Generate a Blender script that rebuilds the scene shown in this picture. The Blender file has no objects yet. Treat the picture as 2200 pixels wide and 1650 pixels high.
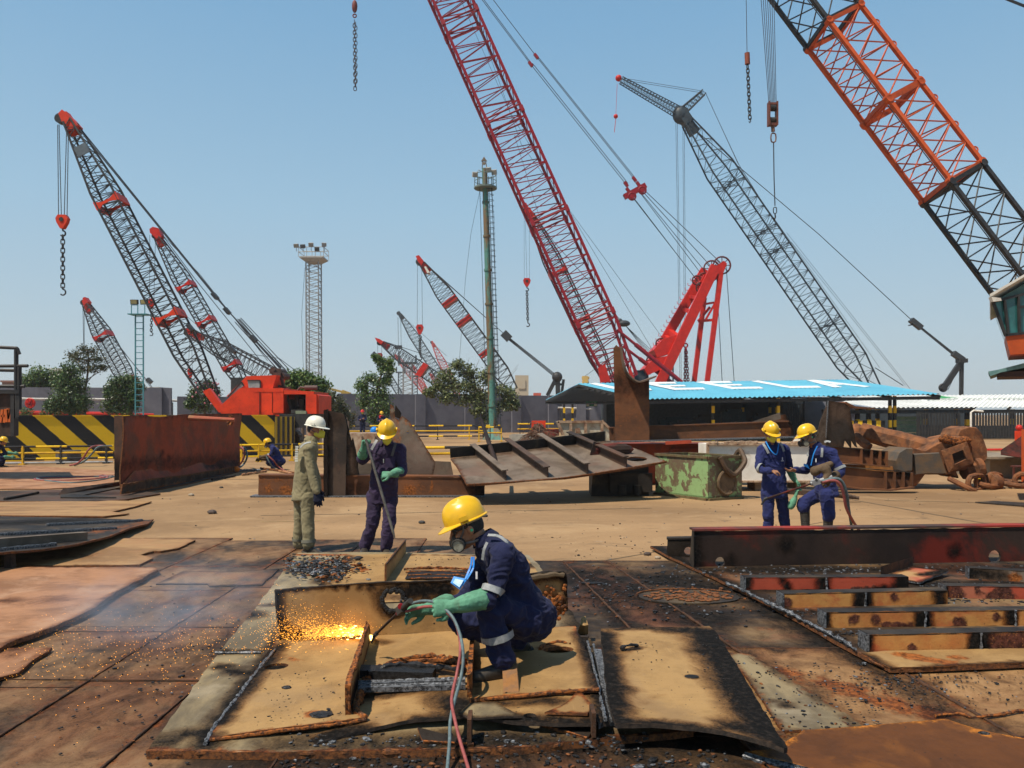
import bpy, bmesh, math, random
from mathutils import Vector, Matrix, noise
from mathutils.geometry import delaunay_2d_cdt
V=Vector
C=bpy.context.scene.collection
SC=bpy.context.scene
F, HZ, H=1711.0, 888.0, 1.78
SUN_EL, SUN_X, SUN_Y=math.radians(61), -0.80, -0.60
# ---- camera, world, sun
cam_d=bpy.data.cameras.new('camera');cam=bpy.data.objects.new('camera', cam_d);C.objects.link(cam)
cam_d.sensor_width=36.0;cam_d.lens=28.0
cam_d.shift_y=(HZ-825.0)/2200.0
cam_d.clip_start=0.1;cam_d.clip_end=20000
cam.location=(0, 0, H);cam.rotation_euler=(math.radians(90), 0, 0)
SC.camera=cam
cam_d.dof.use_dof=True;cam_d.dof.focus_distance=6.6;cam_d.dof.aperture_fstop=7.0
SC.render.resolution_x, SC.render.resolution_y=1024, 768
W=bpy.data.worlds.new('World');SC.world=W;W.use_nodes=True
wn, wl=W.node_tree.nodes, W.node_tree.links
bg=wn['Background']
sky=wn.new('ShaderNodeTexSky');sky.sky_type='NISHITA';sky.sun_disc=False
sky.sun_elevation=SUN_EL;sky.sun_rotation=math.atan2(SUN_X, SUN_Y)
sky.altitude=0;sky.air_density=1.0;sky.dust_density=1.0;sky.ozone_density=3.0
tcw=wn.new('ShaderNodeTexCoord');sxw=wn.new('ShaderNodeSeparateXYZ');wl.new(tcw.outputs['Generated'], sxw.inputs[0])
rp_w=wn.new('ShaderNodeValToRGB');wl.new(sxw.outputs[2], rp_w.inputs[0]);cr=rp_w.color_ramp
cr.elements[0].position=0.0;cr.elements[0].color=(.455, .545, .595, 1);cr.elements[1].position=1.0;cr.elements[1].color=(.05, .15, .36, 1)
for pos, c_ in((.09, (.440, .575, .655)), (.24, (.350, .555, .710)), (.44, (.220, .440, .665))):e=cr.elements.new(pos);e.color=(*c_, 1)
sc_w=wn.new('ShaderNodeVectorMath');sc_w.operation='SCALE';sc_w.inputs[3].default_value=.80/.115;wl.new(rp_w.outputs[0], sc_w.inputs[0])
mx_w=wn.new('ShaderNodeMix');mx_w.data_type='RGBA';mx_w.inputs[0].default_value=.86;wl.new(sky.outputs[0], mx_w.inputs[6]);wl.new(sc_w.outputs[0], mx_w.inputs[7])
wl.new(mx_w.outputs[2], bg.inputs[0]);bg.inputs[1].default_value=0.115
sun_d=bpy.data.lights.new('sun', 'SUN');sun_d.energy=5.0;sun_d.angle=math.radians(0.53);sun_d.color=(1.0, 0.90, 0.755)
sun=bpy.data.objects.new('sun', sun_d);C.objects.link(sun)
to_sun=V((SUN_X*math.cos(SUN_EL), SUN_Y*math.cos(SUN_EL), math.sin(SUN_EL))).normalized()
sun.rotation_euler=to_sun.to_track_quat('Z', 'Y').to_euler();sun.location=(-20, -15, 40)
SC.view_settings.view_transform='Standard';SC.view_settings.look='None'
SC.view_settings.exposure=0.30;SC.view_settings.gamma=1.0
SC.cycles.max_bounces=6;SC.cycles.transparent_max_bounces=12
SC.cycles.use_denoising=True
SC.cycles.volume_bounces=1
# ---- helpers
rnd=random.Random(7)
def P(px, py, Y):
 return V(((px-1100)/F*Y, Y, H-(py-HZ)/F*Y))
def G(px, py, z=0.0):
 return P(px, py, (H-z)*F/(py-HZ))
CAM=V((0, 0, H))
def ray(px, py):return V(((px-1100)/F, 1.0, -(py-HZ)/F))
def plane(p, n):return(V(p), V(n).normalized())
def plane3(a, b, c):
 n=(V(b)-V(a)).cross(V(c)-V(a)).normalized()
 if n.dot(CAM-V(a))<0:n=-n
 return(V(a), n)
def zplane(z):return plane((0, 0, z), (0, 0, 1))
def vplane(a, b):
 d=V(b)-V(a);d.z=0
 n=d.cross(V((0, 0, 1))).normalized()
 if n.dot(CAM-V(a))<0:n=-n
 return(V(a), n)
def hit(px, py, pl):
 d=ray(px, py);t=(pl[0]-CAM).dot(pl[1])/d.dot(pl[1])
 return CAM+d*t
def lerp(a, b, t):return a+(b-a)*t
def nz(p, s=1.0):return noise.noise(V(p)*s)
def catmull(pts, k=6):
 pts=[V(p)for p in pts]
 if len(pts)<3:return pts
 out=[]
 for i in range(len(pts)-1):
  p0=pts[max(i-1, 0)];p1=pts[i];p2=pts[i+1];p3=pts[min(i+2, len(pts)-1)]
  for j in range(k):
   t=j/k
   out.append(0.5*((2*p1)+(p2-p0)*t+(2*p0-5*p1+4*p2-p3)*t*t+(3*p1-p0-3*p2+p3)*t**3))
 out.append(pts[-1]);return out
class MB:
 def __init__(s):s.v=[];s.f=[];s.m=[];s.mi=0
 def face(s, idx):s.f.append(tuple(idx));s.m.append(s.mi)
 def quad(s, a, b, c, d):
  n=len(s.v);s.v+=[V(a), V(b), V(c), V(d)];s.face((n, n+1, n+2, n+3))
 def hexa(s, p):
  n=len(s.v);s.v+=[V(q)for q in p]
  for q in((3, 2, 1, 0), (4, 5, 6, 7), (0, 1, 5, 4), (1, 2, 6, 5), (2, 3, 7, 6), (3, 0, 4, 7)):s.face([n+k for k in q])
 def box(s, c, size, x=None, up=None):
  c=V(c);x=V(x).normalized()if x is not None else V((1, 0, 0))
  z=V(up).normalized()if up is not None else V((0, 0, 1))
  y=z.cross(x).normalized();z=x.cross(y).normalized()
  a, b, h=x*size[0]/2, y*size[1]/2, z*size[2]/2
  s.hexa([c-a-b-h, c+a-b-h, c+a+b-h, c-a+b-h, c-a-b+h, c+a-b+h, c+a+b+h, c-a+b+h])
 def beam(s, p, q, w, h=None, up=(0, 0, 1)):
  p, q=V(p), V(q);h=w if h is None else h;d=q-p
  if d.length<1e-6:return
  x=d.normalized();u=V(up)
  if abs(x.dot(u))>0.98:u=V((0, 1, 0))
  s.box((p+q)/2, (d.length, w, h), x, u-x*x.dot(u))
 def tube(s, p, q, r, r2=None, n=6):
  s.poly([p, q], [r, r if r2 is None else r2], n)
 def poly(s, pts, r, n=6, cap=True, sq=None):
  pts=[V(p)for p in pts];m=len(pts)
  rs=list(r)if hasattr(r, '__len__')else[r]*m
  t0=(pts[1]-pts[0]).normalized();u=t0.orthogonal().normalized();base=len(s.v);prev=t0
  for i in range(m):
   t=(pts[min(i+1, m-1)]-pts[max(i-1, 0)])
   t=t.normalized()if t.length>1e-9 else prev
   u=(prev.rotation_difference(t)@u);u=(u-t*u.dot(t)).normalized();w=t.cross(u);prev=t
   for k in range(n):
    a=2*math.pi*k/n
    s.v.append(pts[i]+(u*math.cos(a)+w*math.sin(a))*rs[i])
  for i in range(m-1):
   for k in range(n):
    a=base+i*n+k;b=base+i*n+(k+1)%n
    s.face((a, b, b+n, a+n))
  if cap:
   s.face([base+k for k in reversed(range(n))]);s.face([base+(m-1)*n+k for k in range(n)])
 def prism(s, pts, vec):
  pts=[V(p)for p in pts];vec=V(vec);n=len(s.v);m=len(pts)
  s.v+=pts+[p+vec for p in pts]
  s.face([n+i for i in reversed(range(m))]);s.face([n+m+i for i in range(m)])
  for i in range(m):s.face((n+i, n+(i+1)%m, n+m+(i+1)%m, n+m+i))
 def ell(s, c, r, R=None, n=14, m=8, fn=None):
  c=V(c);r=r if hasattr(r, '__len__')else(r, r, r);base=len(s.v)
  rows=[]
  for i in range(m+1):
   th=math.pi*i/m
   row=[]
   for k in range(n if 0<i<m else 1):
    a=2*math.pi*k/n
    p=V((math.sin(th)*math.cos(a)*r[0], math.sin(th)*math.sin(a)*r[1], math.cos(th)*r[2]))
    if fn:p=fn(p)
    if R is not None:p=R@p
    row.append(len(s.v));s.v.append(c+p)
   rows.append(row)
  for i in range(m):
   A, B=rows[i], rows[i+1]
   for k in range(n):
    if len(A)==1:s.face((A[0], B[k], B[(k+1)%n]))
    elif len(B)==1:s.face((A[k], B[0], A[(k+1)%n]))
    else:s.face((A[k], B[k], B[(k+1)%n], A[(k+1)%n]))
 def disc(s, c, ax, r, w, n=20):
  ax=V(ax).normalized();s.tube(V(c)-ax*w/2, V(c)+ax*w/2, r, None, n)
 def ring(s, c, ax, R, r, n=20, k=6):
  ax=V(ax).normalized();u=ax.orthogonal().normalized();w=ax.cross(u)
  pts=[V(c)+(u*math.cos(2*math.pi*i/n)+w*math.sin(2*math.pi*i/n))*R for i in range(n+1)]
  s.poly(pts, r, k)
 def link(s, c, d, side, L, wd, r, k=5):
  d=V(d).normalized();side=V(side);side=(side-d*d.dot(side)).normalized();pts=[]
  for i in range(13):
   a=2*math.pi*i/12
   e=d*(L/2-wd/2)*(1 if math.cos(a)>0 else-1)if abs(math.cos(a))>1e-3 else V((0, 0, 0))
   pts.append(V(c)+e+d*math.cos(a)*wd/2+side*math.sin(a)*wd/2)
  s.poly(pts, r, k, cap=False)
 def chain(s, p, q, L, wd, r, sag=0.0, k=5):
  p, q=V(p), V(q);n=max(1, int(round((q-p).length/(L-2.4*r))))
  sd=V((1, 0.2, 0))if abs((q-p).normalized().z)>0.7 else V((0, 0, 1))
  for i in range(n):
   t=(i+.5)/n;c=p.lerp(q, t)-V((0, 0, sag*4*t*(1-t)))
   d=(q-p).normalized();s2=sd if i%2 else d.cross(sd)
   s.link(c, d, s2, L, wd, r, k)
 def build(s, name, mat, parent=None, smooth=False, ang=40, attrs=None):
  off=V(parent.matrix_world.translation)if parent is not None else V((0, 0, 0))
  if parent is not None:
   p=parent
   off=V((0, 0, 0))
   while p is not None:off+=p.location;p=p.parent
  me=bpy.data.meshes.new(name)
  me.from_pydata([tuple(p-off)for p in s.v], [], s.f)
  mats=mat if isinstance(mat, (list, tuple))else[mat]
  for q in mats:me.materials.append(q)
  if len(mats)>1:me.polygons.foreach_set('material_index', s.m)
  if attrs:
   for k, vals in attrs.items():
    a=me.attributes.new(k, 'FLOAT', 'POINT');a.data.foreach_set('value', vals)
  bm=bmesh.new();bm.from_mesh(me);bmesh.ops.recalc_face_normals(bm, faces=bm.faces);bm.to_mesh(me);bm.free()
  if smooth:
   me.polygons.foreach_set('use_smooth', [True]*len(me.polygons))
   if ang:me.set_sharp_from_angle(angle=math.radians(ang))
  me.update()
  o=bpy.data.objects.new(name, me);C.objects.link(o)
  if parent is not None:o.parent=parent
  return o
def tag(o, label=None, cat=None, group=None, kind=None):
 if label:o['label']=label
 if cat:o['category']=cat
 if group:o['group']=group
 if kind:o['kind']=kind
 return o
def thing(name, label, cat, loc=(0, 0, 0), group=None):
 o=bpy.data.objects.new(name, None);C.objects.link(o);o.location=loc;o.empty_display_size=0.1
 return tag(o, label, cat, group)
def kids(o):return[c for c in SC.objects if c.parent is o]
def copy_tree(o, parent=None):
 ch=[c for c in C.objects if c.parent==o]
 c=o.copy();C.objects.link(c);c.parent=parent
 for k in ch:copy_tree(k, c)
 return c
def in_poly(p, poly):
 x, y=p;c=False;j=len(poly)-1
 for i in range(len(poly)):
  xi, yi=poly[i];xj, yj=poly[j]
  if(yi>y)!=(yj>y)and x<(xj-xi)*(y-yi)/(yj-yi)+xi:c=not c
  j=i
 return c
def seg_d(p, a, b):
 ax, ay=a;bx, by=b;dx, dy=bx-ax, by-ay;L=dx*dx+dy*dy
 t=0 if L<1e-12 else max(0, min(1, ((p[0]-ax)*dx+(p[1]-ay)*dy)/L))
 return math.hypot(p[0]-ax-dx*t, p[1]-ay-dy*t)
def clamp(x, a=0.0, b=1.0):return max(a, min(b, x))
def plate(name, outline, pl, t, mats, parent=None, holes=(), sp=0.1, jag=0.006, bend=None, soot=(), rust=(), world=False, smooth=True, seed=0, back=True):
 """A cut steel plate. outline: photo pixels on the plane pl (or world points). holes: ('c', px, py, r) circles in metres, ('e', px, py, ra, rb)
    or a pixel polygon. soot / rust marks: ('edge', width, amount[, edge indices]), ('spot', px, py, r, amount), ('line', px, py, px, py, r, amount), ('all', amount)."""
 o0, n=pl
 u=V((0, 0, 1)).cross(n)
 u=V((1, 0, 0))if u.length<0.05 else u.normalized()
 if abs(n.z)>0.5:
  u=(V((1, 0, 0))-n*n.x).normalized()
 v=n.cross(u).normalized()
 def to2(q):d=V(q)-o0;return(d.dot(u), d.dot(v))
 def px2(a, b):return to2(hit(a, b, pl))
 cor=[to2(q)for q in outline]if world else[px2(*q)for q in outline]
 nc=len(cor)
 def dens(poly, j):
  out=[]
  for i in range(len(poly)):
   a, b=poly[i], poly[(i+1)%len(poly)]
   L=math.hypot(b[0]-a[0], b[1]-a[1]);k=max(1, int(L/sp))
   for q in range(k):
    tt=q/k;x, y=lerp(a[0], b[0], tt), lerp(a[1], b[1], tt)
    if q and j:
     x+=j*2*noise.noise(V((x*9+seed, y*9, 1.7)));y+=j*2*noise.noise(V((x*9, y*9+seed, 5.1)))
    out.append((x, y))
  return out
 loops=[dens(cor, jag)]
 for h in holes:
  if h[0]=='c':c=px2(h[1], h[2]);ra=rb=h[3]
  elif h[0]=='e':c=px2(h[1], h[2]);ra, rb=h[3], h[4]
  else:
   loops.append(dens([px2(*q)for q in h], jag));continue
  k=max(12, int(6.3*ra/sp));k=min(k, 40)
  loops.append([(c[0]+ra*math.cos(2*math.pi*i/k)*(1+jag*8*noise.noise(V((i*.9, seed, 3)))), c[1]+rb*math.sin(2*math.pi*i/k)*(1+jag*8*noise.noise(V((i*.9, seed, 8)))))for i in range(k)])
 pts, edges=[], []
 for lp in loops:
  b=len(pts);pts+=lp;edges+=[(b+i, b+(i+1)%len(lp))for i in range(len(lp))]
 xs=[p[0]for p in loops[0]];ys=[p[1]for p in loops[0]]
 x=min(xs)+sp/2;row=0
 rr=random.Random(seed+11)
 while x<max(xs):
  y=min(ys)+(sp/2 if row%2 else sp)
  while y<max(ys):
   q=(x+rr.uniform(-.12, .12)*sp, y+rr.uniform(-.12, .12)*sp)
   if in_poly(q, loops[0])and not any(in_poly(q, l)for l in loops[1:]):
    if min(seg_d(q, l[i], l[(i+1)%len(l)])for l in loops for i in range(len(l)))>sp*0.35:pts.append(q)
   y+=sp
  x+=sp*0.87;row+=1
 vs, es, fs, *_=delaunay_2d_cdt([V(p)for p in pts], edges, [], 1, 1e-5)
 fs=[f for f in fs if in_poly(tuple(sum((vs[i]for i in f), V((0, 0)))/len(f)), loops[0])and not any(in_poly(tuple(sum((vs[i]for i in f), V((0, 0)))/len(f)), l)for l in loops[1:])]
 m=MB();N=len(vs)
 off=[]
 for q in vs:
  w=o0+u*q.x+v*q.y
  d=bend(w)if bend else 0.0
  if isinstance(d, (int, float)):d=n*d
  m.v.append(w+d);off.append(d)
 for i, q in enumerate(vs):m.v.append(m.v[i]-n*t)
 cnt={}
 for f in fs:
  m.face(f)
  for i in range(len(f)):
   e=(f[i], f[(i+1)%len(f)]);cnt[e]=1
 m.mi=2 if len(mats)>2 else 0
 if back:
  for f in fs:m.face([N+i for i in reversed(f)])
 m.mi=1
 for(a, b)in cnt:
  if(b, a)not in cnt:m.face((b, a, N+a, N+b))
 def amount(marks):
  res=[]
  mk=[]
  for k in marks:
   if k[0]=='spot':mk.append(('s', px2(k[1], k[2]), k[3], k[4]))
   elif k[0]=='line':mk.append(('l', px2(k[1], k[2]), px2(k[3], k[4]), k[5], k[6]))
   else:mk.append(k)
  for q in vs:
   s=0.0;q2=(q.x, q.y)
   for k in mk:
    if k[0]=='all':s=max(s, k[1])
    elif k[0]=='s':s=max(s, k[3]*clamp(1.25-math.hypot(q.x-k[1][0], q.y-k[1][1])/k[2]))
    elif k[0]=='l':s=max(s, k[4]*clamp(1.25-seg_d(q2, k[1], k[2])/k[3]))
    elif k[0]=='edge':
     ids=k[3]if len(k)>3 else range(nc)
     d=min(seg_d(q2, cor[i], cor[(i+1)%nc])for i in ids)
     s=max(s, k[2]*clamp(1.25-d/k[1]))
   res.append(s)
  return res+res
 return m.build(name, list(mats), parent, smooth=smooth, ang=50, attrs={'soot':amount(soot), 'rust':amount(rust)})
def bead(m, pts, r, n=6, amp=.35, step=.02, seed=0):
 pts=catmull(pts, 4)if len(pts)>2 else[V(p)for p in pts]
 out=[]
 for i in range(len(pts)-1):
  k=max(1, int((pts[i+1]-pts[i]).length/step))
  for q in range(k):out.append(pts[i].lerp(pts[i+1], q/k))
 out.append(pts[-1])
 if len(out)<2:return
 r=r*.58
 out=[p+V((nz(p+V((seed, 0, 0)), 23), nz(p+V((0, seed, 9)), 23), nz(p, 31)))*r*amp for p in out]
 m.poly(out, [r*(1+amp*nz(p+V((seed, 3, 1)), 40)*1.6)for p in out], n)
# ---- materials
def new_mat(name):
 m=bpy.data.materials.new(name);m.use_nodes=True
 nt=m.node_tree;b=nt.nodes['Principled BSDF']
 return m, nt, b
class NT:
 def __init__(s, nt):s.nt=nt;s.tc=None
 def n(s, typ, **kw):
  x=s.nt.nodes.new(typ)
  for k, v in kw.items():setattr(x, k, v)
  return x
 def l(s, a, b):s.nt.links.new(a, b)
 def co(s, kind='Object', scale=(1, 1, 1), rot=(0, 0, 0)):
  if s.tc is None:s.tc=s.n('ShaderNodeTexCoord')
  if tuple(scale)==(1, 1, 1)and tuple(rot)==(0, 0, 0):return s.tc.outputs[kind]
  mp=s.n('ShaderNodeMapping');mp.inputs['Scale'].default_value=scale;mp.inputs['Rotation'].default_value=rot
  s.l(s.tc.outputs[kind], mp.inputs[0]);return mp.outputs[0]
 def noise(s, scale, detail=6, rough=.6, vec=None, dist=0.0):
  x=s.n('ShaderNodeTexNoise');x.inputs['Scale'].default_value=scale;x.inputs['Detail'].default_value=detail
  x.inputs['Roughness'].default_value=rough;x.inputs['Distortion'].default_value=dist
  s.l(vec if vec is not None else s.co(), x.inputs['Vector']);return x.outputs['Fac']
 def vor(s, scale, vec=None, feat='F1'):
  x=s.n('ShaderNodeTexVoronoi');x.inputs['Scale'].default_value=scale;x.feature=feat
  s.l(vec if vec is not None else s.co(), x.inputs['Vector']);return x.outputs['Distance']
 def step(s, val, a, b):
  x=s.n('ShaderNodeMapRange');x.interpolation_type='SMOOTHSTEP'
  x.inputs[1].default_value=a;x.inputs[2].default_value=b
  s.l(val, x.inputs[0]);return x.outputs[0]
 def math(s, op, a, b=None):
  x=s.n('ShaderNodeMath', operation=op)
  for i, q in enumerate((a, b)):
   if q is None:continue
   if isinstance(q, (int, float)):x.inputs[i].default_value=q
   else:s.l(q, x.inputs[i])
  return x.outputs[0]
 def mix(s, fac, a, b):
  x=s.n('ShaderNodeMix');x.data_type='RGBA'
  if isinstance(fac, (int, float)):x.inputs[0].default_value=fac
  else:s.l(fac, x.inputs[0])
  for i, q in((6, a), (7, b)):
   if isinstance(q, (tuple, list)):x.inputs[i].default_value=(*q[:3], 1)
   else:s.l(q, x.inputs[i])
  return x.outputs[2]
 def attr(s, name):
  x=s.n('ShaderNodeAttribute');x.attribute_name=name;return x.outputs['Fac']
 def bump(s, h, strength, dist=0.01):
  x=s.n('ShaderNodeBump');x.inputs['Strength'].default_value=strength;x.inputs['Distance'].default_value=dist
  s.l(h, x.inputs['Height']);return x.outputs[0]
def simple(name, c, c2=None, scale=6.0, rough=.6, metal=0.0, bump=.15, bscale=60.0, dirt=0.0, dirt_c=(.05, .035, .02), dscale=3.0, stretch=(1, 1, 1), spec=.22, contrast=(.35, .65)):
 m, nt, b=new_mat(name);k=NT(nt)
 c2=c2 or tuple(q*.75 for q in c)
 vec=k.co('Object', stretch)
 col=k.mix(k.step(k.noise(scale, 7, .65, vec), *contrast), c, c2)
 if dirt:
  col=k.mix(k.math('MULTIPLY', k.step(k.noise(dscale, 9, .72, vec, .6), .5, .72), dirt), col, dirt_c)
 k.l(col, b.inputs['Base Color']);b.inputs['Roughness'].default_value=rough;b.inputs['Metallic'].default_value=metal
 b.inputs['Specular IOR Level'].default_value=spec
 if bump:k.l(k.bump(k.noise(bscale, 5, .6), bump, .006), b.inputs['Normal'])
 return m
def steel(name, base, alt, rustc=(.30, .095, .022), sootc=(.0075, .007, .0065), scale=1.3, rough=.62, speck=.5, tint=None, tint_amt=.5, streak=(1, 1, 1), patch=(.42, .62), metal=0.0, bump=.25):
 m, nt, b=new_mat(name);k=NT(nt)
 vec=k.co('Object', streak)
 col=k.mix(k.step(k.noise(scale, 10, .66, vec, .35), *patch), base, alt)
 col=k.mix(k.math('MULTIPLY', k.step(k.noise(scale*5.5, 8, .7, vec), .45, .75), .4), col, tuple(q*.55 for q in base))
 if tint:col=k.mix(k.math('MULTIPLY', k.step(k.noise(scale*.8, 8, .62, k.co('Object', (1, 1, 1), (.3, .1, 1.1)), .5), .5, .62), tint_amt), col, tint)
 col=k.mix(k.math('MULTIPLY', k.step(k.noise(2.2, 9, .78, k.co('Object', (16, .7, 3), (0, 0, .45))), .56, .74), .30), col, tuple(min(1, q*1.35+.02)for q in base))
 col=k.mix(k.math('MULTIPLY', k.step(k.noise(2.6, 9, .78, k.co('Object', (.8, 15, 3), (0, 0, .2))), .56, .74), .42), col, tuple(q*.5 for q in alt))
 nr=k.math('MULTIPLY', k.math('SUBTRACT', k.noise(9, 9, .7), .5), 1.5)
 rf=k.step(k.math('ADD', k.attr('rust'), nr), .30, .72)
 rc=k.mix(k.step(k.noise(22, 6, .7), .38, .62), rustc, tuple(q*.32 for q in rustc))
 rc=k.mix(k.step(k.noise(60, 4, .7), .58, .70), rc, (.36, .15, .045))
 col=k.mix(k.math('MULTIPLY', rf, k.step(k.attr('rust'), 0.02, .15)), col, rc)
 n1=k.math('MULTIPLY', k.math('SUBTRACT', k.noise(4.5, 12, .72, k.co('Object', (1, .7, 1)), .9), .5), 1.5)
 ns=k.math('ADD', n1, k.math('MULTIPLY', k.math('SUBTRACT', k.noise(75, 3, .6), .5), .55))
 has=k.step(k.attr('soot'), 0.02, .22)
 sc=k.math('MULTIPLY', k.step(k.math('ADD', k.attr('soot'), k.math('MULTIPLY', n1, .6)), .05, .6), has)
 mul=k.n('ShaderNodeMix');mul.data_type='RGBA';mul.blend_type='MULTIPLY';k.l(k.math('MULTIPLY', sc, .8), mul.inputs[0]);k.l(col, mul.inputs[6]);mul.inputs[7].default_value=(.58, .43, .31, 1);col=mul.outputs[2]
 sf=k.math('MULTIPLY', k.step(k.math('ADD', k.attr('soot'), ns), .16, 1.0), has)
 col=k.mix(sf, col, k.mix(k.step(k.noise(30, 6, .7), .45, .75), sootc, (.032, .026, .022)))
 if speck:
  wob=k.n('ShaderNodeTexNoise');wob.inputs['Scale'].default_value=40;k.l(k.co(), wob.inputs['Vector']);wv_=k.n('ShaderNodeVectorMath', operation='SCALE');wv_.inputs[3].default_value=.035;k.l(wob.outputs['Color'], wv_.inputs[0]);wa_=k.n('ShaderNodeVectorMath', operation='ADD');k.l(k.co(), wa_.inputs[0]);k.l(wv_.outputs[0], wa_.inputs[1])
  sp=k.math('MAXIMUM', k.step(k.vor(11, wa_.outputs[0]), .085, .05), k.step(k.vor(23, wa_.outputs[0]), .10, .05))
  sp=k.math('MULTIPLY', sp, k.step(k.noise(3.0, 4), .42, .56))
  col=k.mix(k.math('MULTIPLY', sp, speck*1.6), col, (.02, .017, .014))
  sp2=k.step(k.vor(46), .12, .05)
  col=k.mix(k.math('MULTIPLY', sp2, speck*.8), col, (.03, .025, .02))
 k.l(col, b.inputs['Base Color'])
 r=k.math('ADD', k.math('MULTIPLY', k.noise(14, 6), .25), rough-.12);k.l(r, b.inputs['Roughness'])
 k.l(k.math('MULTIPLY', k.math('SUBTRACT', 1.15, sf), .13), b.inputs['Specular IOR Level']);b.inputs['Metallic'].default_value=metal
 hgt=k.math('ADD', k.noise(35, 8, .65), k.math('MULTIPLY', k.math('MULTIPLY', rf, k.noise(70, 5, .7)), 2.2))
 k.l(k.bump(hgt, bump, .012), b.inputs['Normal'])
 return m
M={}
GOLD=(.325, .198, .078)
M['gold']=steel('golden_steel', GOLD, (.235, .138, .054), scale=1.6, speck=.9, tint=(.215, .14, .072), tint_amt=.4)
M['khaki']=steel('khaki_steel', (.235, .180, .098), (.115, .09, .056), scale=2.0, speck=.6, tint=(.33, .275, .185), tint_amt=.45, streak=(1, .5, 1))
M['floor']=steel('floor_steel', (.225, .135, .068), (.032, .025, .019), scale=1.35, speck=.8, tint=(.185, .075, .032), tint_amt=.5, streak=(.75, .5, 1), patch=(.42, .60))
M['floor_dark']=steel('sooty_floor_steel', (.19, .125, .062), (.024, .020, .017), scale=1.0, speck=.6, tint=(.24, .10, .05), tint_amt=.6, streak=(.6, 1, 1), patch=(.36, .58))
M['pink']=steel('pink_rust_steel', (.33, .165, .082), (.20, .096, .046), scale=2.2, speck=.25, tint=(.38, .225, .135), tint_amt=.6, streak=(.6, 1, 1))
M['tan']=steel('tan_steel', (.32, .19, .085), (.20, .112, .05), scale=2.0, speck=.3, tint=(.30, .155, .07), streak=(.35, 1, 1))
M['orange']=steel('orange_rust_steel', (.105, .038, .011), (.068, .026, .009), scale=3.4, speck=.6, tint=(.175, .064, .013), tint_amt=.45, patch=(.35, .7), rustc=(.55, .19, .02))
M['brown']=steel('brown_steel', (.15, .062, .028), (.085, .040, .022), scale=1.4, speck=.2, tint=(.20, .075, .03), streak=(.5, .5, 1))
M['darkbrown']=steel('dark_brown_steel', (.075, .05, .036), (.03, .024, .02), scale=1.5, speck=.2, tint=(.11, .05, .03))
M['greybrown']=steel('grey_brown_steel', (.16, .125, .095), (.10, .075, .055), scale=1.4, speck=.3, tint=(.15, .085, .06))
M['redsteel']=steel('red_primer_steel', (.26, .046, .017), (.16, .036, .018), scale=1.5, speck=.35, tint=(.095, .045, .03), tint_amt=.65, rustc=(.34, .09, .02))
M['primer']=steel('primer_steel', (.34, .085, .05), (.30, .16, .07), scale=1.6, speck=.3, tint=(.36, .235, .10), tint_amt=.8, rustc=(.10, .035, .02))
M['beamdark']=steel('burnt_beam_steel', (.034, .021, .016), (.018, .012, .010), scale=.9, speck=.15, tint=(.14, .016, .009), tint_amt=.8)
M['sooty']=steel('sooty_steel', (.036, .029, .023), (.014, .012, .011), scale=1.4, speck=.4, tint=(.14, .095, .05), tint_amt=.5)
M['edge']=simple('rusty_cut_edge', (.20, .072, .022), (.055, .025, .014), scale=40, rough=.85, bump=.6, bscale=90)
M['edge_dark']=simple('dark_cut_edge', (.05, .035, .026), (.018, .015, .013), scale=26, rough=.8, bump=.5, bscale=90)
M['rust_rough']=simple('flaking_rust', (.27, .085, .018), (.05, .021, .011), scale=34, rough=.9, bump=.9, bscale=70, dirt=.45, dirt_c=(.28, .15, .075), dscale=30, contrast=(.42, .58))
M['slag']=simple('grey_slag', (.22, .23, .245), (.018, .018, .019), scale=55, rough=.38, metal=.35, bump=.8, bscale=120)
M['slag_dark']=simple('black_slag', (.010, .010, .010), (.032, .031, .032), scale=60, rough=.42, metal=.2, bump=.6, bscale=100)
M['weld']=simple('rusty_weld', (.085, .038, .019), (.035, .022, .015), scale=14, rough=.85, bump=.7, bscale=70)
M['red']=simple('red_crane_paint', (.52, .022, .012), (.42, .018, .012), scale=3, rough=.42, bump=.05, bscale=8, dirt=.16, dirt_c=(.2, .02, .015))
M['orangered']=simple('orange_red_paint', (.66, .050, .014), (.50, .036, .012), scale=1.4, rough=.45, bump=.35, bscale=3, dirt=.5, dirt_c=(.20, .028, .014), dscale=3.5)
M['crimson']=simple('crimson_paint', (.27, .012, .020), (.20, .010, .016), scale=3, rough=.42, bump=.05)
M['orangepaint']=simple('orange_boom_paint', (.50, .085, .018), (.40, .065, .016), scale=3, rough=.5, bump=.06, dirt=.4, dirt_c=(.14, .04, .02), dscale=6)
M['black']=simple('black_steel_paint', (.022, .023, .025), (.04, .038, .036), scale=5, rough=.5, bump=.1)
M['boomgrey']=simple('slate_boom_paint', (.045, .058, .068), (.03, .038, .045), scale=5, rough=.5, bump=.05)
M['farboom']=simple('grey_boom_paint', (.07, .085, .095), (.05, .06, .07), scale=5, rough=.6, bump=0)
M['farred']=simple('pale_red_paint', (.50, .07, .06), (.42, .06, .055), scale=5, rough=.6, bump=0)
M['cable']=simple('steel_cable', (.06, .065, .07), (.04, .042, .045), scale=20, rough=.5, metal=.3, bump=0)
M['yellow']=simple('yellow_paint', (.62, .36, .012), (.52, .29, .012), scale=4, rough=.5, bump=.1, dirt=.35, dirt_c=(.10, .06, .02), dscale=5)
M['glass']=simple('dusty_glass', (.17, .20, .20), (.28, .30, .29), scale=4, rough=.12, spec=.6, bump=0)
M['tealglass']=simple('teal_glass', (.03, .16, .15), (.02, .09, .09), scale=2, rough=.08, spec=.6, bump=0)
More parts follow.
